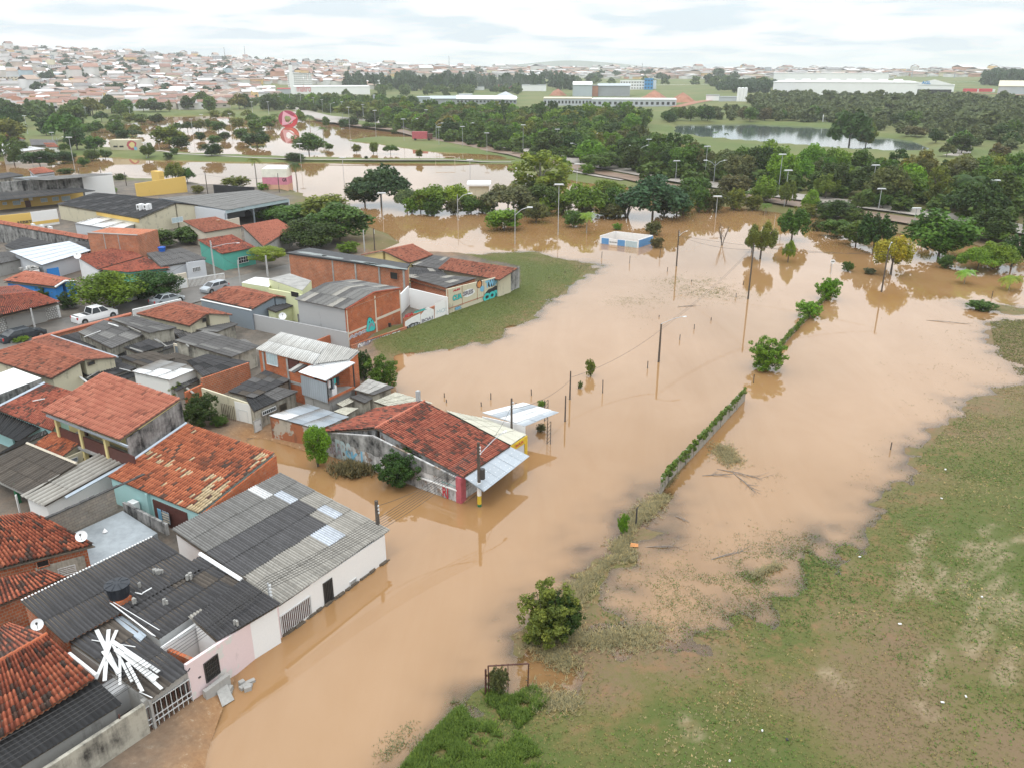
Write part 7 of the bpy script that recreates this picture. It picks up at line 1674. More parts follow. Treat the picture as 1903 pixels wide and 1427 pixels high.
def clumps(kind,seed):
 g=np.random.default_rng(seed)
 if kind=='round':
  n=46;d=g.normal(size=(n,3));d/=np.linalg.norm(d,axis=1)[:,None];r=g.uniform(.45,.92,n)[:,None];c=d*r*np.array((.38,.38,.38));c[:,2]+=.5;c[:,2]=np.where(c[:,2]<.22,.22+g.random(n)*.2,c[:,2]);R=np.repeat(g.uniform(.09,.16,n)[:,None],3,1)
 elif kind=='spread':
  n=50;a=g.uniform(0,2*math.pi,n);r=np.sqrt(g.random(n))*.42;c=np.stack([np.cos(a)*r,np.sin(a)*r,.35+.45*(1-(r/.45)**1.6)*g.uniform(.5,1,n)],1);R=np.stack([g.uniform(.09,.15,n),g.uniform(.09,.15,n),g.uniform(.08,.14,n)],1)
 elif kind=='tall':
  n=70;z=g.random(n);w=.42*np.sqrt(np.clip(1-(np.abs(z-.48)/.60)**2.2,.02,1));a=g.uniform(0,2*math.pi,n);r=w*np.sqrt(g.random(n));c=np.stack([np.cos(a)*r,np.sin(a)*r,.08+z*.84],1);R=np.repeat(g.uniform(.07,.14,n)[:,None],3,1);R[:,2]*=.55
 elif kind=='airy':
  n=190;d=g.normal(size=(n,3));d/=np.linalg.norm(d,axis=1)[:,None];c=d*g.uniform(.3,1,n)[:,None]*np.array((.46,.46,.46));c[:,2]=np.abs(c[:,2]+.42)+.04;R=np.repeat(g.uniform(.035,.075,n)[:,None],3,1)
 elif kind=='dense':
  n=60;d=g.normal(size=(n,3));d/=np.linalg.norm(d,axis=1)[:,None];c=d*np.array((.36,.36,.36));c[:,2]+=.46;R=np.repeat(g.uniform(.11,.15,n)[:,None],3,1)
 else:
  n=44;a=g.uniform(0,2*math.pi,n);r=np.sqrt(g.random(n))*.38;c=np.stack([np.cos(a)*r,np.sin(a)*r,.30+.55*g.random(n)*(1-(r/.5)**2)+.1],1);R=np.stack([np.full(n,.085),np.full(n,.085),g.uniform(.12,.2,n)],1)
 return c,R
CROWN={}
def crown_mesh(kind,lod,var):
 k=(kind,lod,var)
 if k not in CROWN:
  n,sz={'near':(11000,.028),'mid':(4200,.045),'far':(1300,.08),'tiny':(160,.22)}[lod]
  if kind=='palm':
   g=np.random.default_rng(var+3);mb=MB();nf={'near':16,'mid':14}.get(lod,11)
   for i in range(nf):
    a=2*math.pi*i/nf+g.uniform(-.2,.2);el=g.uniform(.15,1.1);pts=[]
    for s in np.linspace(0,1,7):pts.append(np.array((math.cos(a)*s*.5,math.sin(a)*s*.5,.55+math.sin(el)*s*.42-s*s*(.35+.25*(1.1-el)))))
    sd_=np.array((-math.sin(a),math.cos(a),0))
    for j in range(6):
     for q in range(3):
      t=(j+q/3)/6;p0=pts[j]+(pts[j+1]-pts[j])*(q/3);L=.13*math.sin(math.pi*min(.95,t*.85+.15))+.02;fw=(pts[j+1]-pts[j])*.35
      for s in(-1,1):e=p0+sd_*L*s+fw*1.2+(0,0,-L*.45);mb.add([p0,p0+fw*.75,e+fw*.3,e],[(0,1,2,3)])
   V,Fc=np.array(mb.v),np.array(mb.f);lv=g.uniform(.2,.8,len(Fc))
  else:
   c,R=clumps(kind,100+var*7);V,Fc,lv=leaves(c,R,n,sz,7+var,droop=.06 if kind=='droop' else 0)
  if kind!='palm':V[:,2]=(V[:,2]-V[:,2].min())/np.ptp(V[:,2]);V[:,:2]*=.5/np.percentile(np.hypot(V[:,0],V[:,1]),97)
  CROWN[k]=new_mesh('crown',V,Fc,M['foliage'],attrs=dict(lv=('FACE',lv)))
 return CROWN[k]
TRUNK={}
def trunk_mesh(kind,var,pale):
 k=(kind,var,pale)
 if k not in TRUNK:
  g=random.Random(var*5+1);mb=MB()
  if kind=='palm':mb.tube([(0,0,-.1),(.01,0,.3),(0,.01,.7),(0,0,1)],[.028,.022,.018,.016],7)
  elif kind in('airy','bush','bare'):
   for i in range(7):
    a=i*.9+g.random();d=np.array((math.cos(a),math.sin(a),0));h_=g.uniform(.5,.95);mb.tube([(0,0,-.1),d*.06+(0,0,h_*.3),d*.22+(0,0,h_)],[.014,.010,.003],4)
    if kind=='bare':
     for j in range(7):s=d*(.06+.16*j/7)+np.array((0,0,h_*(.3+.1*j)));a2=g.uniform(0,6.3);mb.tube([s,s+np.array((math.cos(a2),math.sin(a2),1.2))*g.uniform(.06,.16)],[.005,.0015],3)
  else:
   mb.tube([(0,0,-.12),(.006,0,.25),(-.008,.01,.52)],[.030,.021,.017],8)
   for i in range(7):
    a=i*.92+g.random()*.5;d=np.array((math.cos(a),math.sin(a),0));z0_=g.uniform(.28,.5);r_=g.uniform(.16,.34);mb.tube([(0,0,z0_),d*r_*.45+(0,0,z0_+.16),d*r_+(0,0,g.uniform(.62,.85))],[.014,.010,.004],5)
   mb.tube([(0,0,.5),(.01,.01,.82)],[.016,.005],5)
  TRUNK[k]=new_mesh('trunk',mb.v,mb.f,M['bark_pale' if pale else 'bark'])
 return TRUNK[k]
CRN={'round':'broadleaf_tree','spread':'spreading_tree','tall':'tall_tree','airy':'shrub','dense':'clipped_tree','droop':'young_tree','palm':'palm_tree'}
def place_tree(kind,xyz,w,h,colr,label,grp=None,ch=None,pale=False,name=None,lod=None):
 """w crown width, h full height, ch share of the height that the crown takes"""
 dist=math.hypot(xyz[0],xyz[1]);lod=lod or('near' if dist<150 else 'mid' if dist<330 else 'far')
 ch=ch or{'round':.90,'spread':.72,'tall':.94,'airy':.99,'dense':.66,'droop':.80,'palm':.42}[kind];var=random.randrange(3)
 nm=name or CRN[kind];cat={'shrub':'bush','palm_tree':'palm','bush':'bush'}.get(nm,'tree')
 t=thing(nm,label,cat,xyz,grp);t.rotation_euler=(0,0,random.uniform(0,6.28))
 c=link('crown',crown_mesh(kind,lod,var if lod!='near' else var%2),t,(0,0,h*(1-ch)));c.scale=(w,w,h*ch);c.color=(*[x*random.uniform(.88,1.14)for x in colr],1)
 if kind=='palm':c.scale=(w,w,w*.8);c.location=(0,0,h-w*.52)
 tr=link('trunk',trunk_mesh('palm' if kind=='palm' else('airy' if kind=='airy' else 'tree'),var,pale or kind=='palm'),t);tw=h if kind!='airy' else w;tw=min(tw,w*1.6);tr.scale=(tw,tw,h if kind!='palm' else h-w*.1)
 return t
G=dict(dark=(.050,.092,.020),mid=(.088,.155,.024),bright=(.145,.25,.020),olive=(.175,.195,.036),grey=(.150,.175,.080),yellow=(.42,.35,.03),lime=(.21,.31,.032),dull=(.125,.125,.045),blue=(.052,.108,.042))
GN=dict(dark='dark green',mid='mid green',bright='bright green',olive='olive green',grey='grey-green',yellow='yellow-leaved',lime='lime green',dull='dull green',blue='deep blue-green')
def tree(kind,bp,ty,wpx,colr,label=None,grp=None,z=None,**kw):
 b_=on(bp)if z is None else P(bp,z);B=px(bp);T_=px((bp[0],bp[1],ty))if isinstance(bp[0],str)else(B[0],ty);W=wpx/ZM[bp[0]][2]if isinstance(bp[0],str)else wpx
 dd=np.linalg.norm(b_-np.array((0,0,CAM_Z)));zt=topz(b_,(B[0],T_[1]));h_=max(zt-b_[2],.6);w=W*dd/F_PX*.97
 bb=(b_[0],b_[1]+w*.12,b_[2])
 nm={'round':'tree','spread':'spreading tree','tall':'tall tree','airy':'bush','dense':'round clipped tree','droop':'young tree with drooping leaves','palm':'palm'}[kind]
 return place_tree(kind,bb,w,h_,G[colr],label or '%s %s, %s'%(GN[colr],nm,rel(B)),grp,**kw)
TL=[('round',('d',790,590),285,440,'bright','big bright green street tree behind the white pickup'),('round',('d',1140,510),300,330,'dark','dark olive street tree above the silver sedan'),('dense',('g',400,300),178,205,'lime','flat-topped clipped bright tree on the pavement by the teal house'),('round',('g',640,200),20,300,'dark','dark glossy garden tree left of the long brick building'),('round',('g',800,150),-60,330,'mid','tall bushy green tree behind the long brick building'),('round',('g',560,60),-60,260,'mid','broad green tree behind the orange roofs'),('round',('g',700,60),-110,300,'olive','olive tree at the flood edge behind the long brick building'),('airy',('g',850,215),150,130,'bright','bright bush at the foot of the garden trees'),('airy',('e',830,385),185,190,'mid','leafy green bush hanging over the flood beside the brick house'),('airy',('e',725,330),160,110,'dark','darker bush squeezed against the two-storey brick house'),('airy',('u',1040,1230),760,560,'dark','dense dark green bush in the cream-walled yard'),('airy',('u',1330,1200),1060,260,'mid','low green shrub at the foot of the cream yard wall'),('airy',('u',700,760),545,280,'olive','papaya-like plant behind the salmon roof ridge'),('round',('e',460,825),575,155,'bright','slender bright green tree standing in the flooded lane'),('airy',('e',925,945),745,270,'dark','large dark creeper bush clinging to the wall of the bar'),('airy',('s',640,850),640,300,'mid','leafy shrub before the blue gable'),('airy',('s',880,960),740,260,'dark','dark shrub beneath the blue-gabled house'),('airy',('s',265,1400),1325,200,'lime','white-flowered garden bush beside the dark saloon'),('round',('i',1000,625),500,220,'mid','bushy yard tree below the cream warehouse'),('round',('i',1190,590),480,200,'mid','second yard tree between warehouse and teal house'),('round',('i',905,560),505,120,'olive','small yard tree by the tall brick box'),('round',('i',1720,450),355,200,'mid','green tree in front of the grey open warehouse'),('round',('i',1820,480),370,160,'dark','dark tree right of the grey open warehouse'),('airy',('i',600,262),210,75,'bright','small green shrub against the white warehouse wall'),('airy',('i',705,268),232,65,'bright','low shrub by the poles near the warehouse'),('airy',('i',1250,272),220,80,'olive','small pale bush in the flood right of the mustard wall'),('airy',('i',1480,235),165,180,'olive','feathery olive bush left of the pink kiosk'),('airy',('i',1670,250),195,95,'lime','low lime bush before the pink kiosk'),('palm',('i',1620,240),45,100,'olive','tall palm left of the pink kiosk'),('palm',('i',1875,250),75,110,'dark','tall palm right of the pink kiosk'),('spread',('i',1110,215),70,120,'olive','thin sparse tree with two crowns in the flood'),('spread',('i',1180,210),105,100,'mid','lower companion of the thin sparse flooded tree'),('airy',('i',755,190),145,75,'mid','bush beside the white warehouse in the flood'),('spread',('k',200,310),75,270,'blue','lone tall tree standing in the flood with a wide blue-green crown',None,{'ch':.75}),('round',('k',110,310),150,170,'dark','lower dark tree under the lone tall flooded tree'),('spread',('k',345,330),205,130,'grey','grey-green thin tree second in the flooded row'),('round',('k',480,350),190,170,'bright','bright fresh green tree in the flooded row'),('spread',('k',610,340),180,160,'lime','light lime spreading tree before the white pavilion'),('round',('k',420,345),225,110,'olive','olive bushy tree between grey and bright flooded trees'),('round',('k',700,350),250,110,'mid','mid green tree below the white pavilion'),('airy',('k',760,340),260,80,'dark','dark bush beside the white pavilion'),('spread',('k',905,360),180,260,'grey','wide pale grey-green umbrella tree in the flooded row'),('round',('k',885,445),325,185,'bright','compact bright green bush-tree standing in open brown water'),('round',('k',1090,350),180,170,'mid','green tree below the tall rounded tree'),('round',('k',1060,400),280,130,'dull','dull bush-tree near the tall lamp in the flood'), ('tall', ('k', 1085, 290), 0, 300, 'olive', 'tallest rounded olive tree behind the flooded row', None, {'pale':True, 'col':(.21, .26, .035)}), ('spread', ('k', 1315, 370), 180, 240, 'bright', 'broad bright green tree right of the tall flood lamp', None, {'ch':.72}), ('round', ('k', 1270, 425), 330, 110, 'mid', 'low green bush under the broad bright tree'), ('palm', ('k', 1340, 460), 345, 90, 'lime', 'leaning young palm in the brown water'), ('airy', ('k', 1510, 440), 400, 50, 'bright', 'tiny green bush behind the blue and white box'), ('round', ('k', 1500, 350), 195, 130, 'mid', 'mid tree left of the great dark tree'), ('airy', ('k', 1480, 380), 300, 120, 'dull', 'greyish leafless bush at the flooded tree foot'), ('spread', ('k', 1710, 380), 140, 330, 'blue', 'great dark blue-green tree with layered crown right of the box', None, {'ch':.8}), ('round', ('k', 1840, 360), 190, 160, 'dark', 'dark tree at the right of the great layered tree'), ('airy', ('k', 1705, 470), 390, 85, 'dull', 'brownish wilted shrub behind the blue and white box'), ('airy', ('k', 1725, 540), 480, 70, 'dull', 'brownish shrub drooping at the box corner'), ('round', ('k', 1690, 130), 85, 130, 'mid', 'green tree before the avenue near the yellow sign'), ('airy', ('k', 1210, 130), 30, 80, 'bright', 'small bright bush beyond the tall rounded tree'), ('round', ('k', 1340, 135), 75, 80, 'bright', 'light green rounded bush on the far lawn'), ('round', ('k', 1420, 110), 10, 220, 'mid', 'round-crowned lawn tree beyond the tall rounded tree'), ('droop', ('n', 575, 335), 135, 150, 'yellow', 'yellow-green drooping tree standing alone in the flood', None, {'col':(.17, .19, .03)}), ('droop', ('n', 735, 240), 70, 150, 'mid', 'tall green drooping tree behind the yellow-green one'), ('droop', ('n', 530, 300), 205, 80, 'olive', 'small olive companion of the yellow-green flooded tree'), ('droop', ('n', 712, 350), 232, 62, 'lime', 'short pale green young tree with bare thick trunk in the flood'), ('droop', ('n', 1240, 415), 205, 180, 'yellow', 'bright yellow-leaved tree standing in the flood'), ('round', ('n', 1490, 330), 85, 300, 'mid', 'big dark glossy round tree at the flooded right'), ('airy', ('n', 1510, 380), 310, 80, 'mid', 'round green bush below the big glossy tree'), ('spread', ('n', 1680, 400), 275, 190, 'bright', 'leaning bright spreading shrub-tree at the right shore'), ('spread', ('n', 1760, 390), 240, 200, 'bright', 'bright feathery tree at the right shore'), ('droop', ('n', 1745, 245), 60, 190, 'dark', 'tall dark drooping tree by the right avenue'), ('droop', ('n', 1850, 375), 200, 130, 'dark', 'dark tree cut by the right edge of the flood'), ('palm', ('n', 1608, 460), 385, 95, 'lime', 'small yellow-green palm in the flood, left one of two'), ('palm', ('n', 1835, 492), 415, 105, 'lime', 'small yellow-green palm in the flood, right one of two'), ('round', ('n', 965, 225), 130, 160, 'mid', 'low dark flooded tree left of the drooping trees by the avenue'), ('round', ('n', 1060, 270), 140, 160, 'mid', 'rounded green flooded tree near the avenue'), ('droop', ('n', 1150, 300), 90, 170, 'dark', 'dark drooping tree left of the yellow-leaved tree'), ('round', ('n', 960, 130), 30, 180, 'dark', 'dark bushy tree on the avenue verge'), ('airy', ('n', 1015, 395), 345, 60, 'mid', 'tuft of drowned shrub in open water'), ('airy', ('n', 1125, 408), 378, 60, 'grey', 'small grass-like shrub in open water'), ('airy', ('n', 860, 190), 130, 80, 'dull', 'thin reddish bush by the avenue verge'), ('airy', ('n', 305, 80), 40, 50, 'dull', 'small dull bush at the flooded verge'), ('airy', ('n', 915, 540), 430, 125, 'bright', 'bright green bush with red flower at the fence end'), ('airy', ('n', 815, 630), 545, 130, 'lime', 'sprawling lime bush over the far fence'), ('airy', ('n', 600, 895), 730, 190, 'bright', 'round bright green bush at the near end of the far fence'), ('airy', ('o', 850, 800), 515, 290, 'olive', 'olive shrub with reddish trunk on the debris bank', None, {'col':(.17, .20, .04)}), ('airy', ('o', 940, 780), 560, 200, 'dark', 'darker half of the shrub on the debris bank'), ('airy', ('o', 1240, 250), 150, 62, 'bright', 'narrow bright creeper clump at the broken fence'), ('airy', ('o', 610, 1050), 930, 110, 'dull', 'weedy plant growing through the red gate frame'), ('airy', ('e', 1740, 478), 445, 55, 'bright', 'little green plant poking out behind the canopy'), ('airy', ('e', 1735, 620), 575, 60, 'dull', 'drowned orange-brown twig beside the canopy post'), ('airy', (1097, 700), 668, 20, 'olive', 'thin young papaya in the open flood'), ('airy', (1078, 722), 708, 10, 'mid', 'tiny plant beside the drowned papaya'), ('airy', ('n', 1690, 590), 545, 130, 'mid', 'low tuft on the grass strip at right'), ('spread', ('m', 680, 690), 430, 280, 'dark', 'tall dark tree standing alone by the lake', None, {'ch':.9}), ('tall', ('m', 790, 690), 520, 130, 'olive', 'browner tall tree touching the dark lake tree'), ('round', ('m', 1110, 625), 550, 120, 'dull', 'round grey bush at the far lake corner'), ('round', ('m', 1180, 630), 560, 90, 'dull', 'second grey bush at the far lake corner'), ('airy', ('m', 1610, 845), 785, 100, 'yellow', 'orange-yellow flowering tree on the right slope', None, {'col':(.42, .26, .02)}), ('round', ('j', 430, 790), 630, 220, 'mid', 'full round tree on the park bank left of the pitch'), ('round', ('j', 330, 840), 775, 140, 'dark', 'dark low tree beside the pink kiosk palm'), ('palm', ('j', 440, 600), 510, 90, 'dark', 'palm right of the red ring sculpture'), ('palm', ('j', 200, 590), 500, 80, 'mid', 'palm left of the red ring sculpture'), ('palm', ('j', 535, 690), 595, 80, 'mid', 'palm in the flooded park in front of the mud bank'), ('round', ('j', 370, 550), 470, 50, 'bright', 'small tree between ring sculpture and palm'), ('round', ('j', 555, 600), 520, 50, 'mid', 'small dark-crowned tree on the pale forecourt'), ('round', ('j', 770, 780), 715, 60, 'olive', 'small lone tree on the mud bank, left'), ('round', ('j', 890, 785), 700, 75, 'olive', 'yellowish young tree on the mud bank'), ('spread', ('j', 1010, 790), 720, 110, 'mid', 'spreading young tree on the mud bank'), ('round', ('j', 1215, 815), 750, 50, 'olive', 'thin young tree near the goal'), ('round', ('j', 575, 760), 710, 60, 'mid', 'small round tree near the bank'), ('spread', ('j', 770, 540), 405, 290, 'olive', 'huge pale green umbrella tree over the avenue'), ('round', ('j', 860, 610), 560, 110, 'mid', 'trimmed round tree before the umbrella tree'), ('round', ('j', 940, 615), 565, 90, 'mid', 'second trimmed round tree before the avenue'), ('airy', ('j', 1035, 645), 605, 55, 'mid', 'small clipped bush by the avenue'), ('spread', ('j', 1800, 765), 685, 130, 'mid', 'spreading small tree beside the muddy avenue'), ('airy', ('j', 840, 820), 800, 30, 'dark', 'small bush on the embankment'), ('round', ('j', 60, 740), 615, 210, 'dark', 'broad tree in the flooded park below the ring sculpture'), ('round', ('h', 1555, 915), 820, 150, 'dark', 'dark round tree beside the park path'), ('round', ('h', 1235, 935), 885, 70, 'mid', 'small round bush on the embankment by the mural building'), ('round', ('h', 1280, 905), 855, 65, 'mid', 'second small bush on the embankment'), ('round', ('h', 1240, 860), 680, 190, 'olive', 'tall tree in the flooded park, centre left'), ('round', ('h', 1330, 865), 760, 150, 'dark', 'dark tree group in the park'), ('round', ('h', 860, 770), 640, 120, 'mid', 'tall leafy tree behind the mural building'), ('round', ('h', 640, 750), 680, 110, 'mid', 'tree left behind the mural building'), ('round', ('h', 690, 880), 760, 130, 'mid', 'green tree left of the mural building'), ('round', ('h', 560, 870), 700, 150, 'dark', 'dark tree by the left flood edge'), ('round', ('h', 465, 970), 875, 150, 'dark', 'round dark tree before the white-roofed shed'), ('round', ('h', 280, 990), 870, 210, 'dark', 'wide dark tree by the curved street lamp'), ('round', ('h', 100, 980), 820, 110, 'mid', 'tree at the far left flood edge'), ('round', ('h', 1090, 925), 815, 100, 'mid', 'tree just right of the mural'), ('airy', ('h', 475, 1045), 1005, 110, 'mid', 'low bush by the small orange-roofed hut'), ('spread', ('h', 970, 775), 720, 140, 'dark', 'small spreading tree on the roof line of the mural building'), ('round', ('h', 60, 700), 500, 200, 'dark', 'massive dark tree mass at the left edge'), ('round', ('h', 1140, 590), 500, 150, 'dark', 'dark domed tree on the far park lawn'), ('droop', ('m', 70, 1100), 895, 140, 'lime', 'street tree in the avenue row, nearest the left lamp'), ('droop', ('m', 225, 1120), 930, 120, 'olive', 'second drooping avenue tree from left'), ('droop', ('m', 395, 1170), 990, 120, 'lime', 'third drooping avenue tree from left'), ('droop', ('m', 505, 1070), 880, 160, 'olive', 'tall avenue tree with thin crown'), ('droop', ('m', 720, 1160), 1020, 110, 'mid', 'avenue tree right of the dark verge bush'), ('droop', ('m', 905, 1140), 1020, 110, 'mid', 'avenue tree beside the T-shaped lamp'), ('palm', ('m', 1500, 1170), 900, 230, 'dark', 'big dark palm on the right avenue'), ('palm', ('m', 85, 1165), 1100, 80, 'mid', 'low palm on the avenue verge'), ('palm', ('l', 1245, 790), 640, 120, 'dark', 'dark tall palm in the belt before the lake'), ('palm', ('l', 1480, 645), 590, 45, 'mid', 'small palm on the lake bank, left'), ('palm', ('l', 1557, 650), 600, 45, 'dark', 'small palm on the lake bank, right'), ('palm', ('l', 1700, 1110), 1010, 80, 'mid', 'young palm on the avenue verge'), ('palm', ('l', 1835, 1180), 1100, 90, 'mid', 'young palm by the flood and the avenue'), ]
for rec in TL:
 kind,bp,ty,w,c=rec[:5];w*=1.16 if bp[0]=='k' and bp[2]>280 else 1;lab=rec[5];kw=dict(rec[7])if len(rec)>7 else{};cc=kw.pop('col',None);t=tree(kind,bp,ty,w,c,lab,**kw)
 if cc:t.children[0].color=(*cc,1)
for i,(x,y,w,t_)in enumerate([(765,398,34,368),(805,402,40,365),(842,400,36,370),(870,398,34,372),(905,398,40,362),(975,398,46,360),(1010,402,40,368),(1045,400,44,362),(1085,402,40,372),(1125,400,44,366),(1150,404,36,372),(1235,402,50,366),(1270,400,44,362),(1300,396,40,350),(1330,396,44,352),(1365,392,40,350),(1400,392,34,362),(1500,404,44,380),(1540,408,40,382),(1590,415,44,388),(1010,372,60,330),(1130,370,60,335),(1360,372,70,325),(1420,378,50,340),(1290,372,60,330),(1720,432,40,408),(1790,445,44,418),(1850,452,50,420)]):
 tree('airy' if i<20 else 'round',(x,y),t_,w,random.choice(('mid','dark','dull','bright','olive','mid')),None,'undergrowth of the flooded tree row')
b_=P(('n',377,262));t=thing('bare_tree','small leafless tree in the flood right of the tall lamp','tree',tuple(b_));o=link('branches',trunk_mesh('bare',2,False),t);o.scale=(5,5,4.2)
b_=P(('k',1560,365));t=thing('bare_tree','grey leafless bush between the flooded trees','tree',tuple(b_));o=link('branches',trunk_mesh('bare',1,True),t);o.scale=(13,13,6)
def scatter(poly,spacing,seed,maxn=9999):
 """points on the ground inside a polygon drawn in the photograph"""
 pw=np.array([on(q)[:2]for q in poly]);g=np.random.default_rng(seed);lo,hi=pw.min(0),pw.max(0);n=int((hi-lo).prod()/spacing**2)+1
 ix,iy=np.meshgrid(np.arange(lo[0],hi[0],spacing),np.arange(lo[1],hi[1],spacing));X=ix.ravel()+g.uniform(-.42,.42,ix.size)*spacing;Y=iy.ravel()+g.uniform(-.42,.42,ix.size)*spacing
 m=sdf(X,Y,pw)>0;X,Y=X[m],Y[m];Z=H(X,Y);m=Z>.0;X,Y,Z=X[m],Y[m],Z[m];i=np.argsort(np.hypot(X,Y))[:maxn];return X[i],Y[i],Z[i]
BELT=[([(700,232),(820,255),(960,280),(1100,304),(1250,335),(1400,353),(1560,376),(1760,408),(1950,440),(1980,345),(1800,340),(1650,335),(1560,328),(1450,318),(1320,308),(1235,285),(1150,250),(1000,240),(860,225),(740,215)],9.5,'lakeside belt',285,(6.5,9.5),('round','round','spread','tall','round','droop'),('dark','mid','dark','mid','olive','bright','dull','mid')),([(560,200),(620,212),(720,220),(860,226),(1000,240),(1150,250),(1235,238),(1180,226),(1000,222),(790,214),(760,204),(600,196)],14,'the far woods',110,(8,12),('round','spread','tall'),('dark','mid','olive','mid','bright')),([(1750,300),(1950,320),(1950,250),(1800,245),(1700,255)],24,'the right slope',26,(5,8),('round','spread'),('mid','dull','dark')),([(0,285),(120,275),(160,235),(330,212),(560,212),(560,200),(250,200),(0,240)],30,'the flooded park edge',26,(8,13),('round','spread','tall'),('dark','mid','olive','mid')),([(0,316),(150,300),(160,285),(60,285),(0,290)],12,'the left flood bank',16,(6,9),('round','tall'),('dark','mid')),([(1240,230),(1400,228),(1600,232),(1700,240),(1690,228),(1500,218),(1250,222)],16,'the far lake shore',34,(6,9),('round',),('dark','mid','dull'))]
for poly,sp,where_,mx,(h0,h1),kinds,cols in BELT:
 X,Y,Z=scatter(poly,sp,int(sp*10),mx)
 for x,y,z in zip(X,Y,Z):
  k=random.choice(kinds);c=random.choice(cols);hh=random.uniform(h0,h1);q=(x,y,z);dep=y*CP-(z-CAM_Z)*SP;X_,Y_=951.5+F_PX*x/dep,713.5-F_PX*(y*SP+(z-CAM_Z)*CP)/dep
  place_tree(k,(float(x),float(y),float(z)),hh*random.uniform(.85,1.15)*(1.25 if k=='spread' else.62 if k=='tall' else 1.0),hh,G[c],'%s %s %s in %s, %s'%('small' if hh<(h0*2+h1)/3 else 'mid-sized' if hh<(h0+h1*2)/3 else 'large',GN[c],{'round':'tree','spread':'flat tree','tall':'slim one','droop':'drooping tree'}[k],where_,rel((X_,Y_))),'trees in '+where_,ch=.93 if k!='spread' else.8,lod='mid' if math.hypot(x,y)<260 else 'far')
PK=[(x,y,w)for x,y,w in((170,300,30),(195,296,26),(228,262,30),(250,250,26),(300,262,34),(335,266,30),(348,246,28),(368,243,30),(388,240,26),(405,246,30),(330,245,24),(290,232,30),(262,232,28),(240,230,30),(215,232,26),(188,228,30),(372,262,24),(398,270,26),(418,262,24),(450,262,34),(478,250,40),(440,240,30),(500,240,34),(470,232,30),(585,265,18),(560,228,22),(640,240,26),(655,236,28),(690,232,30),(715,236,26),(425,225,30),(460,222,26),(400,222,24),(175,248,34),(210,246,30),(140,262,30),(120,285,26),(155,310,24),(90,292,24))]
for x,y,w in PK:tree(random.choice(('round','round','spread')),(x,y),y-w*.72,w*.85,random.choice(('mid','dark','olive','mid')),random.choice(('small','round','bushy','leafy'))+' flooded park tree, '+rel((x,y)),'trees standing in the flooded park')
for fo,dens in((bpy.data.objects['panel_fence'],1.0),(bpy.data.objects['panel_fence.001'],1.3)):
 ps=[c for c in fo.children if c.name.startswith('post')];g=np.random.default_rng(4);C_=[]
 for c in ps:v=c.data.vertices[4].co;C_.append((fo.location.x+v.x,fo.location.y+v.y,fo.location.z+v.z))
 C_=np.array(C_);cen=[]
 for a,b_ in zip(C_[:-1],C_[1:]):
  if np.linalg.norm(a-b_)>4:continue
  for t_ in g.random(int(10*dens)):q=a+(b_-a)*t_;cen.append((q[0]+g.normal(0,.07),q[1]+g.normal(0,.07),q[2]+.04-g.random()**3*.8/dens))
 cen=np.array(cen);R=np.repeat(g.uniform(.09,.20,len(cen))[:,None],3,1)*dens;V,Fc,lv=leaves(cen,R,len(cen)*30,.11,6);o=part('creeper',V,Fc,M['foliage'],fo,attrs=dict(lv=('FACE',lv)));o.color=(.125,.19,.028,1);o['kind']='stuff'
def woods(name,regs,colr):
 """regs: (polygon or list of points, spacing, (h0, h1), width factor)"""
 Vs,Fs,Ls,n0=[],[],[],0;tm=[leaves(*clumps(k,300+i),300,.17,40+i)for i,k in enumerate(('round','tall','spread','round'))]
 for poly,sp,(h0,h1),wf in regs:
  X,Y,Z=scatter(poly,sp,int(sp*7)+len(poly))
  for x,y,z in zip(X,Y,Z):
   V,Fc,lv=tm[random.randrange(4)];hh=random.uniform(h0,h1);w=hh*wf*random.uniform(.8,1.2);a=random.uniform(0,6.28);ca_,sa_=math.cos(a),math.sin(a);s=random.uniform(-.12,.12)
   Vs.append(np.stack([(V[:,0]*ca_-V[:,1]*sa_)*w+x,(V[:,0]*sa_+V[:,1]*ca_)*w+y,(V[:,2]*1.05-.12)*hh+z],1));Fs.append(Fc+n0);n0+=len(V);Ls.append(np.clip(lv+s,0,1))
 o=link(name,new_mesh(name,np.concatenate(Vs),np.concatenate(Fs),M['foliage'],attrs=dict(lv=('FACE',np.concatenate(Ls)))));o.color=(*colr,1);tag(o,kind='stuff');return o
woods('eucalyptus_wood',[([(640,168),(880,172),(1075,168),(1072,158),(880,160),(650,158)],22,(17,22),.6),([(1335,172),(1440,178),(1440,160),(1350,158)],18,(10,14),.9),([(1826,160),(1960,165),(1960,150),(1826,150)],16,(16,22),.7)],(.055,.098,.048))
woods('woodland',[([(470,205),(640,208),(770,210),(775,192),(700,186),(540,184),(430,190)],14,(5.5,8),1.25),([(780,222),(880,226),(1250,236),(1250,222),(900,212),(780,208)],13,(6,9),1.2),([(640,180),(1000,176),(1000,170),(700,171)],26,(9,12),1.0),([(0,235),(160,222),(160,212),(0,215)],17,(9,13),1.0),([(1050,155),(1440,165),(1440,158),(1050,150)],60,(12,16),1.2)],(.10,.155,.035))
woods('undergrowth',[([(700,240),(820,262),(960,287),(1100,312),(1250,342),(1400,360),(1560,380),(1760,412),(1950,445),(1980,345),(1800,338),(1560,326),(1450,316),(1320,305),(1235,282),(1150,248),(1000,238),(860,224),(720,216)],7.0,(3.2,5.5),1.4),([(560,205),(700,222),(860,226),(1235,240),(1180,226),(900,216),(600,202)],14,(6,9),1.2)],(.095,.15,.028))
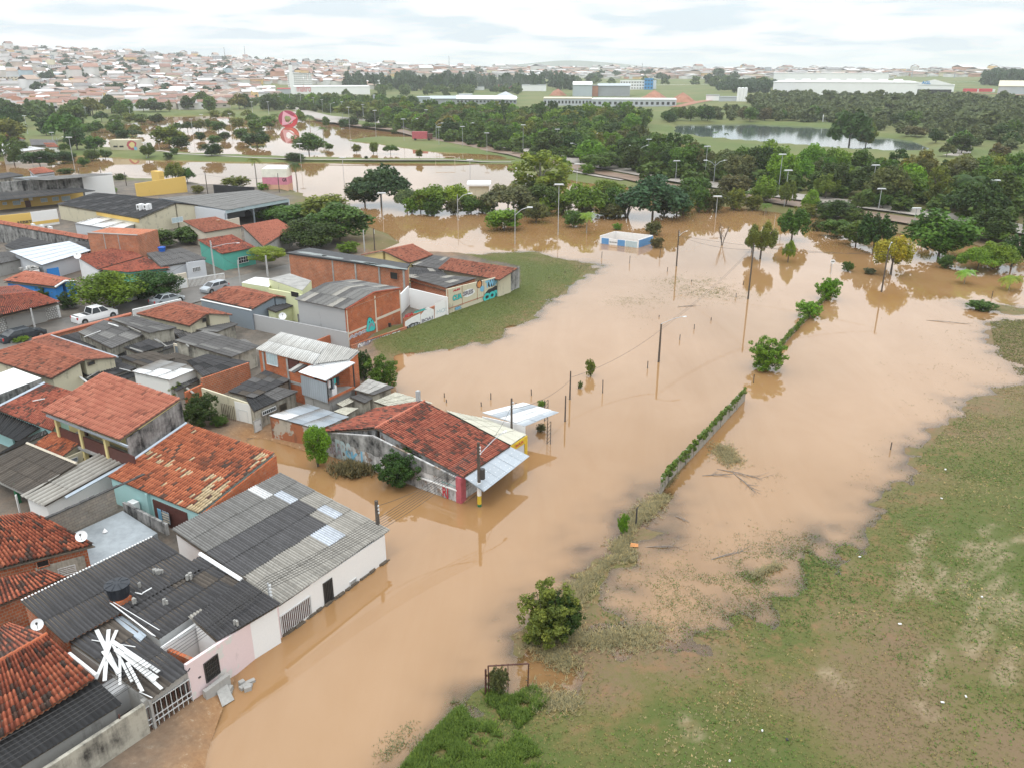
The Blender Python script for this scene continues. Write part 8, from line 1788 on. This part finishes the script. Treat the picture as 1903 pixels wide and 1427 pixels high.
woods('slope_woodland',[([(1400,215),(1440,226),(1700,234),(1960,250),(1960,200),(1800,187),(1700,187),(1560,187),(1440,180),(1395,192)],10.5,(6,9.5),1.25),([(1560,246),(1700,252),(1960,300),(1960,250),(1700,236),(1690,240)],14,(3.5,6),1.4),([(1240,222),(1400,226),(1440,222),(1400,206),(1250,208)],13,(4,7),1.3),([(1560,238),(1950,262),(1950,240),(1720,236)],16,(4,7),1.3)],(.125,.150,.062))
woods('town_trees',[([(0,165),(300,150),(600,160),(600,120),(300,105),(0,100)],62,(9,16),1.4),([(60,178),(200,182),(300,180),(430,182),(430,174),(60,170)],28,(9,14),1.2),([(640,150),(1440,155),(1440,138),(640,135)],130,(14,20),1.5)],(.06,.10,.045))
# ------------------------------------------------------------------ grass
def tufts(name,X,Y,Z,hgt,wid,colr,nb=5,seed=1,lean=.5,lv0=.5):
 g=np.random.default_rng(seed);n=len(X);k=nb;a=g.uniform(0,2*math.pi,(n,k));ln=g.uniform(.4,1,(n,k))*lean;hh=(hgt*g.uniform(.5,1.3,n))[:,None]*g.uniform(.7,1.1,(n,k))
 bx=X[:,None]+np.cos(a)*wid*.4;by=Y[:,None]+np.sin(a)*wid*.4;z=np.repeat(Z[:,None],k,1);tx=bx+np.cos(a)*ln*hh;ty=by+np.sin(a)*ln*hh;sx,sy=-np.sin(a)*wid*.35,np.cos(a)*wid*.35
 V=np.stack([np.stack([bx-sx,by-sy,z],-1),np.stack([bx+sx,by+sy,z],-1),np.stack([tx+sx*.2,ty+sy*.2,z+hh],-1),np.stack([tx-sx*.2,ty-sy*.2,z+hh],-1)],2).reshape(-1,3)
 lv=np.clip(np.repeat(g.normal(lv0,.2,n),k)+g.normal(0,.12,n*k),0,1)
 o=link(name,new_mesh(name,V,np.arange(len(V)).reshape(-1,4),M['foliage'],attrs=dict(lv=('FACE',lv))));o.color=(*colr,1);tag(o,kind='stuff');return o
def field(poly,n,seed,zmin=-.03,zmax=9,dens=None):
 pw=poly_w(poly);g=np.random.default_rng(seed);lo,hi=pw.min(0),pw.max(0);X=g.uniform(lo[0],hi[0],n*3);Y=g.uniform(lo[1],hi[1],n*3);m=sdf(X,Y,pw)>0;X,Y=X[m],Y[m];Z=H(X,Y);m=(Z>zmin)&(Z<zmax)
 if dens is not None:m&=g.random(len(X))<dens(X,Y)
 return X[m][:n],Y[m][:n],Z[m][:n]
FLD=[(640,1500),(745,1420),(860,1310),(985,1270),(1090,1270),(1030,1180),(1120,1180),(1240,1170),(1420,1050),(1600,985),(1760,790),(1903,690),(2050,690),(2050,1500)]
X,Y,Z=field(FLD,52000,5,dens=lambda x,y:np.clip(fbm(x,y,3,3,61)*2.4-.7,0.05,1));tufts('field_grass',X,Y,Z,.05,.07,(.22,.20,.09),3,6,1.6)
X,Y,Z=field(FLD,22000,6,dens=lambda x,y:np.clip((fbm(x,y,6,4,21)-.42)*5,0,1));tufts('green_grass',X,Y,Z,.07,.09,(.12,.20,.045),3,7,1.4)
X,Y,Z=field(FLD,16000,16,dens=lambda x,y:np.clip((fbm(x,y,4,4,77)-.50)*6,0,1));tufts('dry_grass',X,Y,Z,.06,.10,(.36,.29,.17),3,17,1.8)
X,Y,Z=field([(720,1460),(790,1375),(880,1290),(985,1268),(1020,1300),(960,1360),(1000,1400),(1060,1460)],16000,8,dens=lambda x,y:np.clip((fbm(x,y,1.6,3,62)-.36)*5,0,1));tufts('tall_grass',X,Y,Z,.17,.08,(.12,.185,.035),4,9,1.2)
X,Y,Z=field([(1840,598),(1960,580),(2000,720),(1900,705),(1850,660)],9000,31);tufts('shore_grass',X,Y,Z,.07,.12,(.17,.18,.07),3,32,1.4)
X,Y,Z=field([(700,665),(760,660),(930,630),(1040,550),(1100,492),(960,466),(860,474),(966,535),(745,618),(690,645)],30000,10);tufts('bank_grass',X,Y,Z,.05,.07,(.16,.19,.06),3,11,1.5)
DB=[((1228,925),(1180,965),1.0),((1185,965),(1150,1020),.5),((1150,1010),(1165,1040),1.0),((1140,1035),(1090,1085),.5),((1090,1080),(1060,1110),1.1),((1060,1105),(1045,1150),1.2),((1045,1150),(1000,1200),1.4),((1005,1200),(1060,1240),1.0),((1040,1185),(1110,1190),1.0),((1110,1190),(1220,1180),1.3),((1400,1070),(1450,1050),.4),((990,1290),(1060,1310),1.0),((1238,905),(1290,830),.3),((1340,830),(1360,860),1.2)]
g=np.random.default_rng(3);XX,YY=[],[]
for(a,b_,r_)in DB:
 A_,B_=P(a),P(b_);n=int(np.linalg.norm(B_-A_)*260*r_)+120;t_=g.random(n);XX.append(A_[0]+(B_[0]-A_[0])*t_+g.normal(0,r_*.45,n));YY.append(A_[1]+(B_[1]-A_[1])*t_+g.normal(0,r_*.45,n))
X=np.concatenate(XX);Y=np.concatenate(YY);Z=np.maximum(H(X,Y),-.02);tufts('dead_grass',X,Y,Z,.15,.06,(.34,.29,.18),4,12,1.8)
SH=[((1300,1080),4.5,900),((1400,1020),3.5,700),((1200,1110),3,350),((1480,1010),3,700),((1350,1120),3.5,900),((1260,1150),3,500),((1180,1060),2.0,120),((1340,850),1.6,260),((1410,900),2.4,60),((1300,537),7,1500),((1335,545),5,1200),((1265,522),5,500),((1180,560),5,500),((1200,590),3.0,120),((1800,700),9,500),((1840,640),9,600),((1770,760),5,400),((1720,850),4,400),((1850,570),14,900),((1650,920),3,250),((1090,500),4,500),((780,1390),1.4,200),((740,1380),.7,160),((720,1400),.6,160),((760,1350),.4,60),((855,1310),.8,100),((1440,880),1.0,40),((1540,470),3,60)]
XX,YY=[],[]
for c_,r_,n in SH:
 q=P(c_);XX.append(q[0]+g.normal(0,r_*.5,n));YY.append(q[1]+g.normal(0,r_*.5,n))
X=np.concatenate(XX);Y=np.concatenate(YY);k_=fbm(X,Y,1.2,3,9)>.5;X,Y=X[k_],Y[k_];Z=np.maximum(H(X,Y),-.04);tufts('drowned_grass',X,Y,Z,.09,.07,(.17,.18,.09),3,13,1.8)
g=np.random.default_rng(44);XX,YY=[],[]
for c_,r_,n in(((1285,528),5,1500),((1330,545),6,1800),((1180,560),4,700),((1300,520),3,500),((1205,592),2,200),((1360,1080),4,1500),((1440,1060),4,1600),((1300,1130),4,1300),((1240,1080),3,500),((1420,1120),4,1600),((1500,1040),3,1000),((1200,1140),3,500)):
 q=P(c_);XX.append(q[0]+g.normal(0,r_*.6,n));YY.append(q[1]+g.normal(0,r_*.45,n))
X=np.concatenate(XX);Y=np.concatenate(YY);k_=fbm(X,Y,1.6,3,19)>.47;X,Y=X[k_],Y[k_];tufts('water_weeds',X,Y,np.maximum(H(X,Y),-.03),.06,.09,(.11,.165,.04),3,45,1.9)
q=P(('e',670,850));n=900;X=q[0]+g.normal(0,.75,n);Y=q[1]+g.normal(0,.5,n);tufts('dead_brush',X,Y,np.full(n,-.05)+g.uniform(0,.5,n),.35,.12,(.17,.14,.075),4,14,1.2)
# ------------------------------------------------------------------ far town and industry
def town_mat(name,stops):
 b=NB(name);f=b.attr('tv');return b.done(b.ramp(f,stops,'CONSTANT'),.85)
WALLC=[(.0,(.62,.60,.57)),(.34,(.52,.47,.41)),(.5,(.52,.42,.36)),(.6,(.66,.60,.42)),(.66,(.50,.27,.19)),(.76,(.66,.65,.64)),(.93,(.40,.50,.55)),(.96,(.70,.48,.22))]
ROOFC=[(.0,(.31,.165,.12)),(.20,(.25,.14,.11)),(.34,(.38,.28,.22)),(.48,(.33,.31,.30)),(.64,(.21,.20,.20)),(.74,(.66,.65,.64)),(.93,(.26,.18,.15))]
town_mat('town_wall',WALLC);town_mat('town_roof',ROOFC)
HV=np.array([(-.5,-.5,-.5),(.5,-.5,-.5),(.5,.5,-.5),(-.5,.5,-.5),(-.5,-.5,.76),(.5,-.5,.76),(.5,.5,.76),(-.5,.5,.76),(-.54,-.55,.74),(.54,-.55,.74),(.54,.55,.74),(-.54,.55,.74),(-.5,0,.96),(.5,0,.96)])
HF=[(0,1,5,4),(1,2,6,5),(2,3,7,6),(3,0,4,7),(8,9,13,12),(10,11,12,13),(11,8,12,12),(9,10,13,13)]
def town_points(n,az0,az1,r0,r1,seed,pw=1.0):
 g=np.random.default_rng(seed);az=np.radians(g.uniform(az0,az1,n));r=np.sqrt(g.uniform(r0**2,r1**2,n));st=np.round((r*np.cos(az)*.8+r*np.sin(az)*.6)/26)*26;X,Y=r*np.sin(az),r*np.cos(az);return X+g.normal(0,2,n),Y+g.normal(0,2,n)
def town(name,X,Y,s0,s1,seed,hf=(.7,1.3)):
 g=np.random.default_rng(seed);n=len(X);Z=H(X,Y);a=g.choice([.55,2.12,.2,1.0],n)+g.normal(0,.08,n);s=g.uniform(s0,s1,n);s2=s*g.uniform(.6,1.1,n);hh=g.uniform(4.5,8.5,n)*g.uniform(*hf,n);hh=np.where(g.random(n)<.05,hh*2.0,hh)
 Mx=np.zeros((n,3,4));Mx[:,0,0]=np.cos(a)*s;Mx[:,0,1]=-np.sin(a)*s2;Mx[:,1,0]=np.sin(a)*s;Mx[:,1,1]=np.cos(a)*s2;Mx[:,2,2]=hh;Mx[:,0,3]=X;Mx[:,1,3]=Y;Mx[:,2,3]=Z
 V,Fc=stamp(HV,[f if len(set(f))==4 else(f[0],f[1],f[2],f[2])for f in HF],Mx)
 fl=Fc.reshape(n,8,4);faces=[]
 V=V;quads=fl[:,:6].reshape(-1,4);me=new_mesh(name,V,quads,[M['town_wall'],M['town_roof']],mi=np.tile([0,0,0,0,1,1],n),attrs=dict(tv=('FACE',np.stack([g.random(n)]*4+[g.random(n)]*1+[np.zeros(n)],1).ravel())))
 rv=g.random(n);wv=g.random(n);me.attributes['tv'].data.foreach_set('value',np.stack([wv]*4+[rv]*2,1).ravel().astype(np.float32));o=link(name,me);tag(o,kind='stuff');return o
def clear_of(X,Y,lst):
 m=np.ones(len(X),bool)
 for p_,r_ in lst:q=on(p_);m&=np.hypot(X-q[0],Y-q[1])>r_
 return X[m],Y[m]
X,Y=town_points(6200,-38,-8.5,900,2450,3);town('hillside_town',*clear_of(X,Y,[((560,176),110),((600,174),110),((650,174),110),((555,163),90)]),11,19,4)
X,Y=town_points(3600,-9,24,1650,3300,5);town('distant_town',X,Y,16,34,6)
X,Y=town_points(600,24,40,1800,3000,7);town('horizon_town',X,Y,18,36,8)
HM={}
def town_house(x,y,z,a,s,s2,hh,wv,rv,label):
 k=(round(wv*9),round(rv*9))
 if k not in HM:
  V=list(map(tuple,HV));Fc=[HF[0],HF[1],HF[2],HF[3],(8,9,13,12),(10,11,12,13),(4,7,12),(5,13,6)];mi=[0]*4+[1,1,0,0]
  for x0,x1 in((-.32,-.16),(.12,.28)):
   for sd_ in(-.507,.507):i0=len(V);V+=[(x0,sd_,.22),(x1,sd_,.22),(x1,sd_,.45),(x0,sd_,.45)];Fc.append((i0,i0+1,i0+2,i0+3));mi.append(2)
  for sd_ in(-.507,.507):i0=len(V);V+=[(sd_,-.25,.2),(sd_,.0,.2),(sd_,.0,.45),(sd_,-.25,.45)];Fc.append((i0,i0+1,i0+2,i0+3));mi.append(2)
  HM[k]=new_mesh('town_house',V,Fc,[M['town_wall'],M['town_roof'],M['opening_dark']],mi=mi,attrs=dict(tv=('FACE',[k[0]/9.01 if m_==0 else k[1]/9.01 for m_ in mi])))
 o=link('town_house',HM[k],None,(x,y,z));o.rotation_euler=(0,0,a);o.scale=(s,s2,hh);tag(o,label,'house','houses of the near hillside town');return o
WN=['white','white','white','white','beige','tan','brick-walled','white','white','ochre'];RN=['terracotta-roofed','terracotta-roofed','terracotta-roofed','dark tile-roofed','dark tile-roofed','grey-roofed','grey-roofed','dark-roofed','pale-roofed','brown-roofed']
g=np.random.default_rng(21);X,Y,Z=scatter([(0,212),(60,208),(150,208),(260,206),(380,205),(450,196),(470,188),(505,184),(510,168),(400,168),(200,166),(0,172)],16,77,300)
for x,y,z in zip(X,Y,Z):
 wv,rv=g.random(),g.random()*(.62 if math.hypot(x,y)<800 else 1);s=g.uniform(10,16);dep=y*CP-(z-CAM_Z)*SP;X_,Y_=951.5+F_PX*x/dep,713.5-F_PX*(y*SP+(z-CAM_Z)*CP)/dep
 town_house(float(x),float(y),float(z),float(g.choice([.55,2.12,.3])+g.normal(0,.06)),s,s*g.uniform(.6,1),g.uniform(4.5,8),wv,rv,'%s %s house, %s'%(RN[round(rv*9)],WN[round(wv*9)],rel((X_,Y_))))
plain('white_far',(.80,.80,.80),.6,.05,.05);plain('grey_far',(.30,.32,.34),.7,.15,.05);plain('steel_far',(.40,.45,.48),.5,.12,.03);plain('red_far',(.55,.06,.08),.6,.1,.05);plain('blue_far',(.02,.24,.55),.5,.1,.05);plain('cream_far',(.66,.58,.44),.7,.1,.05);plain('soil_red',(.36,.17,.11),.95,.3,.06);plain('band_grey',(.45,.47,.50),.6,.1,.1)
def block(label,x0,x1,yb,yt,depth,wall='white_far',roof='grey_far',ridge=0.0,win=None,cat='building',name='building',along=True,door_=None,grp=None,back=None):
 """building whose front wall spans x0..x1 at ground pixel row yb, with eave at yt"""
 a=on((x0,yb));c=on(((x0+x1)/2,yb));r=np.linalg.norm(c[:2]);u=np.array((c[1],-c[0]))/r;f=np.array((c[0],c[1]))/r
 L=(x1-x0)/F_PX*(c[1]*CP-(c[2]-CAM_Z)*SP);zt=topz(c,((x0+x1)/2,yt));h=thing(name,label,cat,(c[0],c[1],c[2]),grp)
 def pt(s,d,z):q=c[:2]+u*s*L+f*d;return np.array((q[0],q[1],z))
 MB().prism([pt(-.5,0,zt),pt(.5,0,zt),pt(.5,depth,zt),pt(-.5,depth,zt)],c[2]-4).part('wall',M[wall],h);mb=MB()
 if ridge:zr=zt+ridge;mb.slab(pt(-.51,-.8,zt+.1),pt(.51,-.8,zt+.1),pt(.51,depth/2,zr),pt(-.51,depth/2,zr),.3);mb.slab(pt(.51,depth+.5,zt+.1),pt(-.51,depth+.5,zt+.1),pt(-.51,depth/2,zr),pt(.51,depth/2,zr),.3)
 else:mb.prism([pt(-.505,-.4,zt+.5),pt(.505,-.4,zt+.5),pt(.505,depth+.4,zt+.5),pt(-.505,depth+.4,zt+.5)],0,.5)
 mb.part('roof',M[roof],h)
 if win:
  nx,nz=win
  for i in range(nx):
   for j in range(nz):
    s0=-.5+(i+.25)/nx;s1=-.5+(i+.75)/nx;z0=c[2]+(zt-c[2])*(j+.3)/nz;z1=c[2]+(zt-c[2])*(j+.7)/nz
    part('window',[pt(s0,-.1,z0),pt(s1,-.1,z0),pt(s1,-.1,z1),pt(s0,-.1,z1)],[(0,1,2,3)],M['opening_dark'],h)
 return h,pt,c,zt
h,pt,c,zt=block('long low white wholesale store with red lettering behind the avenue trees',545,687,176,162,60,name='store',cat='store',roof='white_far')
wp=WallPlane(pt(-.5,-.3,0),pt(.5,-.3,0));a0,a1=wp.at((549,165))[0],wp.at((580,165))[0];lettering(h,wp,(min(a0,a1),max(a0,a1),zt-6,zt+2.5),'makro','red_far',None,name='lettering',off=.3,fat=.0)
MB().prism([pt(-.5-.01,-1,zt+22),pt(-.47,-1,zt+22),pt(-.47,3,zt+22),pt(-.51,3,zt+22)],c[2]).part('sign_tower',M['white_far'],h)
block('low red and white entrance canopy left of the wholesale store',516,545,175,166,25,'band_grey','red_far',name='canopy',cat='canopy')
for k,x in enumerate((536,544,551,558,566,574)):block(('first','second','third','fourth','fifth','sixth')[k]+' from left of the six white apartment slabs above the wholesale store',x,x+6.5,163,137,18,win=(2,7),name='apartment_block',cat='apartment block',grp='white apartment slabs')
for k in range(7):block('white apartment block in the long row on the left hillside, number %s from left'%('one two three four five six seven'.split()[k]),70+k*11.5,80+k*11.5,136,122-(k%2),22,win=(3,4),name='apartment_block',cat='apartment block',grp='white apartment row on the hillside')
for lb,x0,x1,yb,yt,w_,wn_ in(('cream mid-rise pair on the ridge above the eucalyptus wood',630,645,128,116,'cream_far',(4,4)),('yellow apartment block on the hillside',605,616,138,127,'cream_far',(3,4)),('grey tower pair on the left ridge',396,413,116,105,'band_grey',(5,5)),('grey blocks at the far left skyline',35,66,100,91,'band_grey',(8,3)),('white slab on the left hillside',97,103,122,103,'band_grey',(2,6)),('white block row on the central left skyline',502,550,128,117,'white_far',(10,3)),('twin grey towers on the right skyline',1420,1432,141,126,'band_grey',(4,7)),('pink-beige apartment row at the left',400,444,153,143,'cream_far',(8,3)),('long white warehouse on the lower hillside',195,260,153,141,'white_far',None),('beige apartment slabs at the left edge',0,70,158,143,'cream_far',(12,4)),('white building cluster on the right skyline',1270,1305,139,131,'white_far',(6,2))):block(lb,x0,x1,yb,yt,25,w_,'band_grey',win=wn_,cat='building')
h,pt,c,zt=block('tall grey tapered pylon beside the umbrella tree',694,698,196,178,3,'band_grey','band_grey',name='pylon',cat='pylon')
for k in range(8):block('grey gabled industrial shed, '+'first second third fourth fifth sixth seventh eighth'.split()[k]+' from left in the row',848+k*14,862+k*14,194,184+.2*k,30,'grey_far','white_far',ridge=2.5,win=(2,1),name='industrial_shed',cat='shed',grp='row of gabled sheds')
block('pale ridge building behind the gabled sheds',853,878,186,177,20,'band_grey','band_grey');block('grey low workshop left of the gabled sheds',775,800,192,182,25,'steel_far','steel_far');block('dark workshop beside the grey low one',800,848,194,184,30,'grey_far','steel_far',ridge=2)
block('long low brown-roofed factory range with pale walls',1010,1100,197,184,30,'band_grey','cream_far',win=(14,1),name='factory',cat='factory');block('white-roofed loading hall at the end of the factory range',1100,1255,199,186,30,'band_grey','white_far',win=(16,1),name='factory',cat='factory')
block('tall blue-grey steel hall, left half',1064,1100,180,158,40,'steel_far','white_far',ridge=3,name='factory_hall',cat='factory');block('tall weathered grey steel hall, right half',1110,1170,180,160,45,'grey_far','steel_far',ridge=2,name='factory_hall',cat='factory');block('dark gap tower between the two steel halls',1100,1111,180,160,20,'soil_red','grey_far',cat='tower')
block('white office block left of the bright blue tower',1152,1197,167,151,20,'white_far','white_far',win=(9,3),cat='office');block('bright blue tower block',1197,1213,167,147,16,'blue_far','blue_far',win=(3,3),cat='tower');block('white wing right of the bright blue tower',1213,1219,166,151,16,'white_far','white_far',cat='office')
block('red low building behind the smoke',906,954,165,159,15,'red_far','red_far');block('white low building left of the red one',870,900,168,162,15);block('white truck depot behind the smoke',970,1015,170,159,20,'white_far','band_grey');block('white low shed in the field left of the silos',1312,1336,188,178,8);block('long low pale service buildings by the silos',1336,1368,189,181,6,'band_grey','band_grey')
for k,x in enumerate((1370,1376,1382)):
 q=on((x+2,189));zt=topz(q,(x,164));t=thing('silo',('left','middle','right')[k]+' one of the three pale cylindrical silos','silo',tuple(q),'silos');rr=3.1/F_PX*np.linalg.norm(q);MB().tube([(q[0],q[1],q[2]-2),(q[0],q[1],zt),(q[0],q[1],zt+rr*.3)],[rr,rr,rr*.3],16).part('shell',M['white_far'],t)
h,pt,c,zt=block('huge white factory with stepped white roofs behind the lake wood',1440,1690,180,154,110,win=None,name='factory',cat='factory',roof='white_far');
for k in range(8):MB().prism([pt(-.42+k*.11,12+(k%3)*20,zt+2.6),pt(-.36+k*.11,12+(k%3)*20,zt+2.6),pt(-.36+k*.11,26+(k%3)*20,zt+2.6),pt(-.42+k*.11,26+(k%3)*20,zt+2.6)],zt).part('roof_vent',M['white_far'],h)
block('taller white rear hall of the huge factory',1440,1640,160,137,60,'white_far','white_far',name='factory_hall',cat='factory')
h,pt,c,zt=block('white gabled loading bay with blue letters and red lorries',1690,1766,178,159,30,'white_far','white_far',name='loading_bay',cat='loading bay')
MB().add([pt(-.5,-.5,zt+.4),pt(.5,-.5,zt+.4),pt(.05,-.5,zt+5)],[(0,1,2)]).part('gable',M['white_far'],h);wp=WallPlane(pt(-.5,-.6,0),pt(.5,-.6,0));a0,a1=wp.at((1713,157))[0],wp.at((1729,157))[0];lettering(h,wp,(min(a0,a1),max(a0,a1),zt+.6,zt+3.6),'AGL','blue_far',None,name='lettering',off=.2)
part('open_bays',[pt(-.3,-.3,c[2]+5.2),pt(-.3,-.3,c[2]-.5),pt(.45,-.3,c[2]-.5),pt(.45,-.3,c[2]+5.2)],[(0,1,2,3)],M['opening_dark'],h)
for k,x in enumerate((1729,1790,1818)):q=on((x+10,173));h=thing('lorry',('red lorry in the white loading bay','red trailer left on the earth terrace','red trailer right on the earth terrace')[k],'lorry',tuple(q));MB().box((q[0],q[1]-2,q[2]+1),13,2.6,3).part('trailer',M['red_far'],h);MB().box((q[0]+8,q[1]-2,q[2]+.6),2.4,2.5,2.8).part('cab',M['white_far'],h)
block('grey gabled shed with pinkish roof at the right edge',1858,1925,176,161,22,'band_grey','cream_far',ridge=5,name='shed',cat='shed')
def mound(label,x,y,r,hgt,mt,name='earth_mound'):
 q=on((x,y));V=[(q[0],q[1],q[2]+hgt)];n=14
 for k in(1,2):
  for i in range(n):a=2*math.pi*i/n;rr=r*k/2*random.uniform(.8,1.15);V.append((q[0]+math.cos(a)*rr,q[1]+math.sin(a)*rr,q[2]+(hgt*.55*random.uniform(.8,1.1)if k==1 else-.5)))
 Fc=[(0,1+i,1+(i+1)%n)for i in range(n)]+[(1+i,1+n+i,1+n+(i+1)%n,1+(i+1)%n)for i in range(n)];solo(name,label,'mound',V,Fc,M[mt],q)
mound('red earth mound above the factory range',1037,178,11,7,'soil_red');mound('scrap timber mound beside the steel hall',1215,184,15,8,'soil_red');mound('second scrap mound near the factory end',1268,190,13,8,'soil_red');mound('pale ash mound behind the gabled sheds',940,182,14,6,'band_grey')
for pts,w_ in(([(1255,200),(1290,192),(1330,186)],9),([(1780,172),(1903,178)],10)):strip('dirt_road',[on(q)for q in pts],w_,'soil_red',.3)
for lb,x,y0,y1 in(('thin lattice mast on the left skyline',457,118,86),('thin mast left of the lattice mast',419,114,88),('thin mast on the central skyline',835,132,105),('thin mast above the right skyline',1193,134,118),('mast behind the huge white factory',1694,145,127),('mast near the right pines',1773,146,134)):
 q=on((x,y0));zt=topz(q,(x,y1));MB().tube([q,(q[0],q[1],zt)],[1.0,.5],4).solo('radio_mast',lb,'mast',M['grey_far'],q)
for k,x in enumerate((1529,1534,1540)):q=on((x,227));MB().tube([q,(q[0],q[1],topz(q,(x,214)))],.35,5).solo('pale_post',('left','middle','right')[k]+' one of the three pale posts on the far lake shore','post',M['white_far'],q,'pale posts')
sm=bpy.data.materials.new('smoke');sm.use_nodes=True;sm.node_tree.nodes.clear();so=sm.node_tree.nodes.new('ShaderNodeOutputMaterial');sv=sm.node_tree.nodes.new('ShaderNodeVolumePrincipled');sv.inputs['Density'].default_value=.0016;sv.inputs['Color'].default_value=(.9,.9,.92,1);sm.node_tree.links.new(sv.outputs[0],so.inputs['Volume'])
for k,(x,y,rx,rz)in enumerate(((895,168,32,14),(945,172,30,9))):
 q=on((x,y));n=16;V=[];Fc=[]
 for i in range(9):
  ph=math.pi*i/8
  for j in range(n):a=2*math.pi*j/n;V.append((q[0]+rx*math.sin(ph)*math.cos(a),q[1]+rx*.6*math.sin(ph)*math.sin(a),q[2]+rz+rz*math.cos(ph)))
 for i in range(8):
  for j in range(n):Fc.append(((i+1)*n+j,(i+1)*n+(j+1)%n,i*n+(j+1)%n,i*n+j))
 o=link('smoke',new_mesh('smoke',V,Fc,sm));tag(o,kind='stuff')
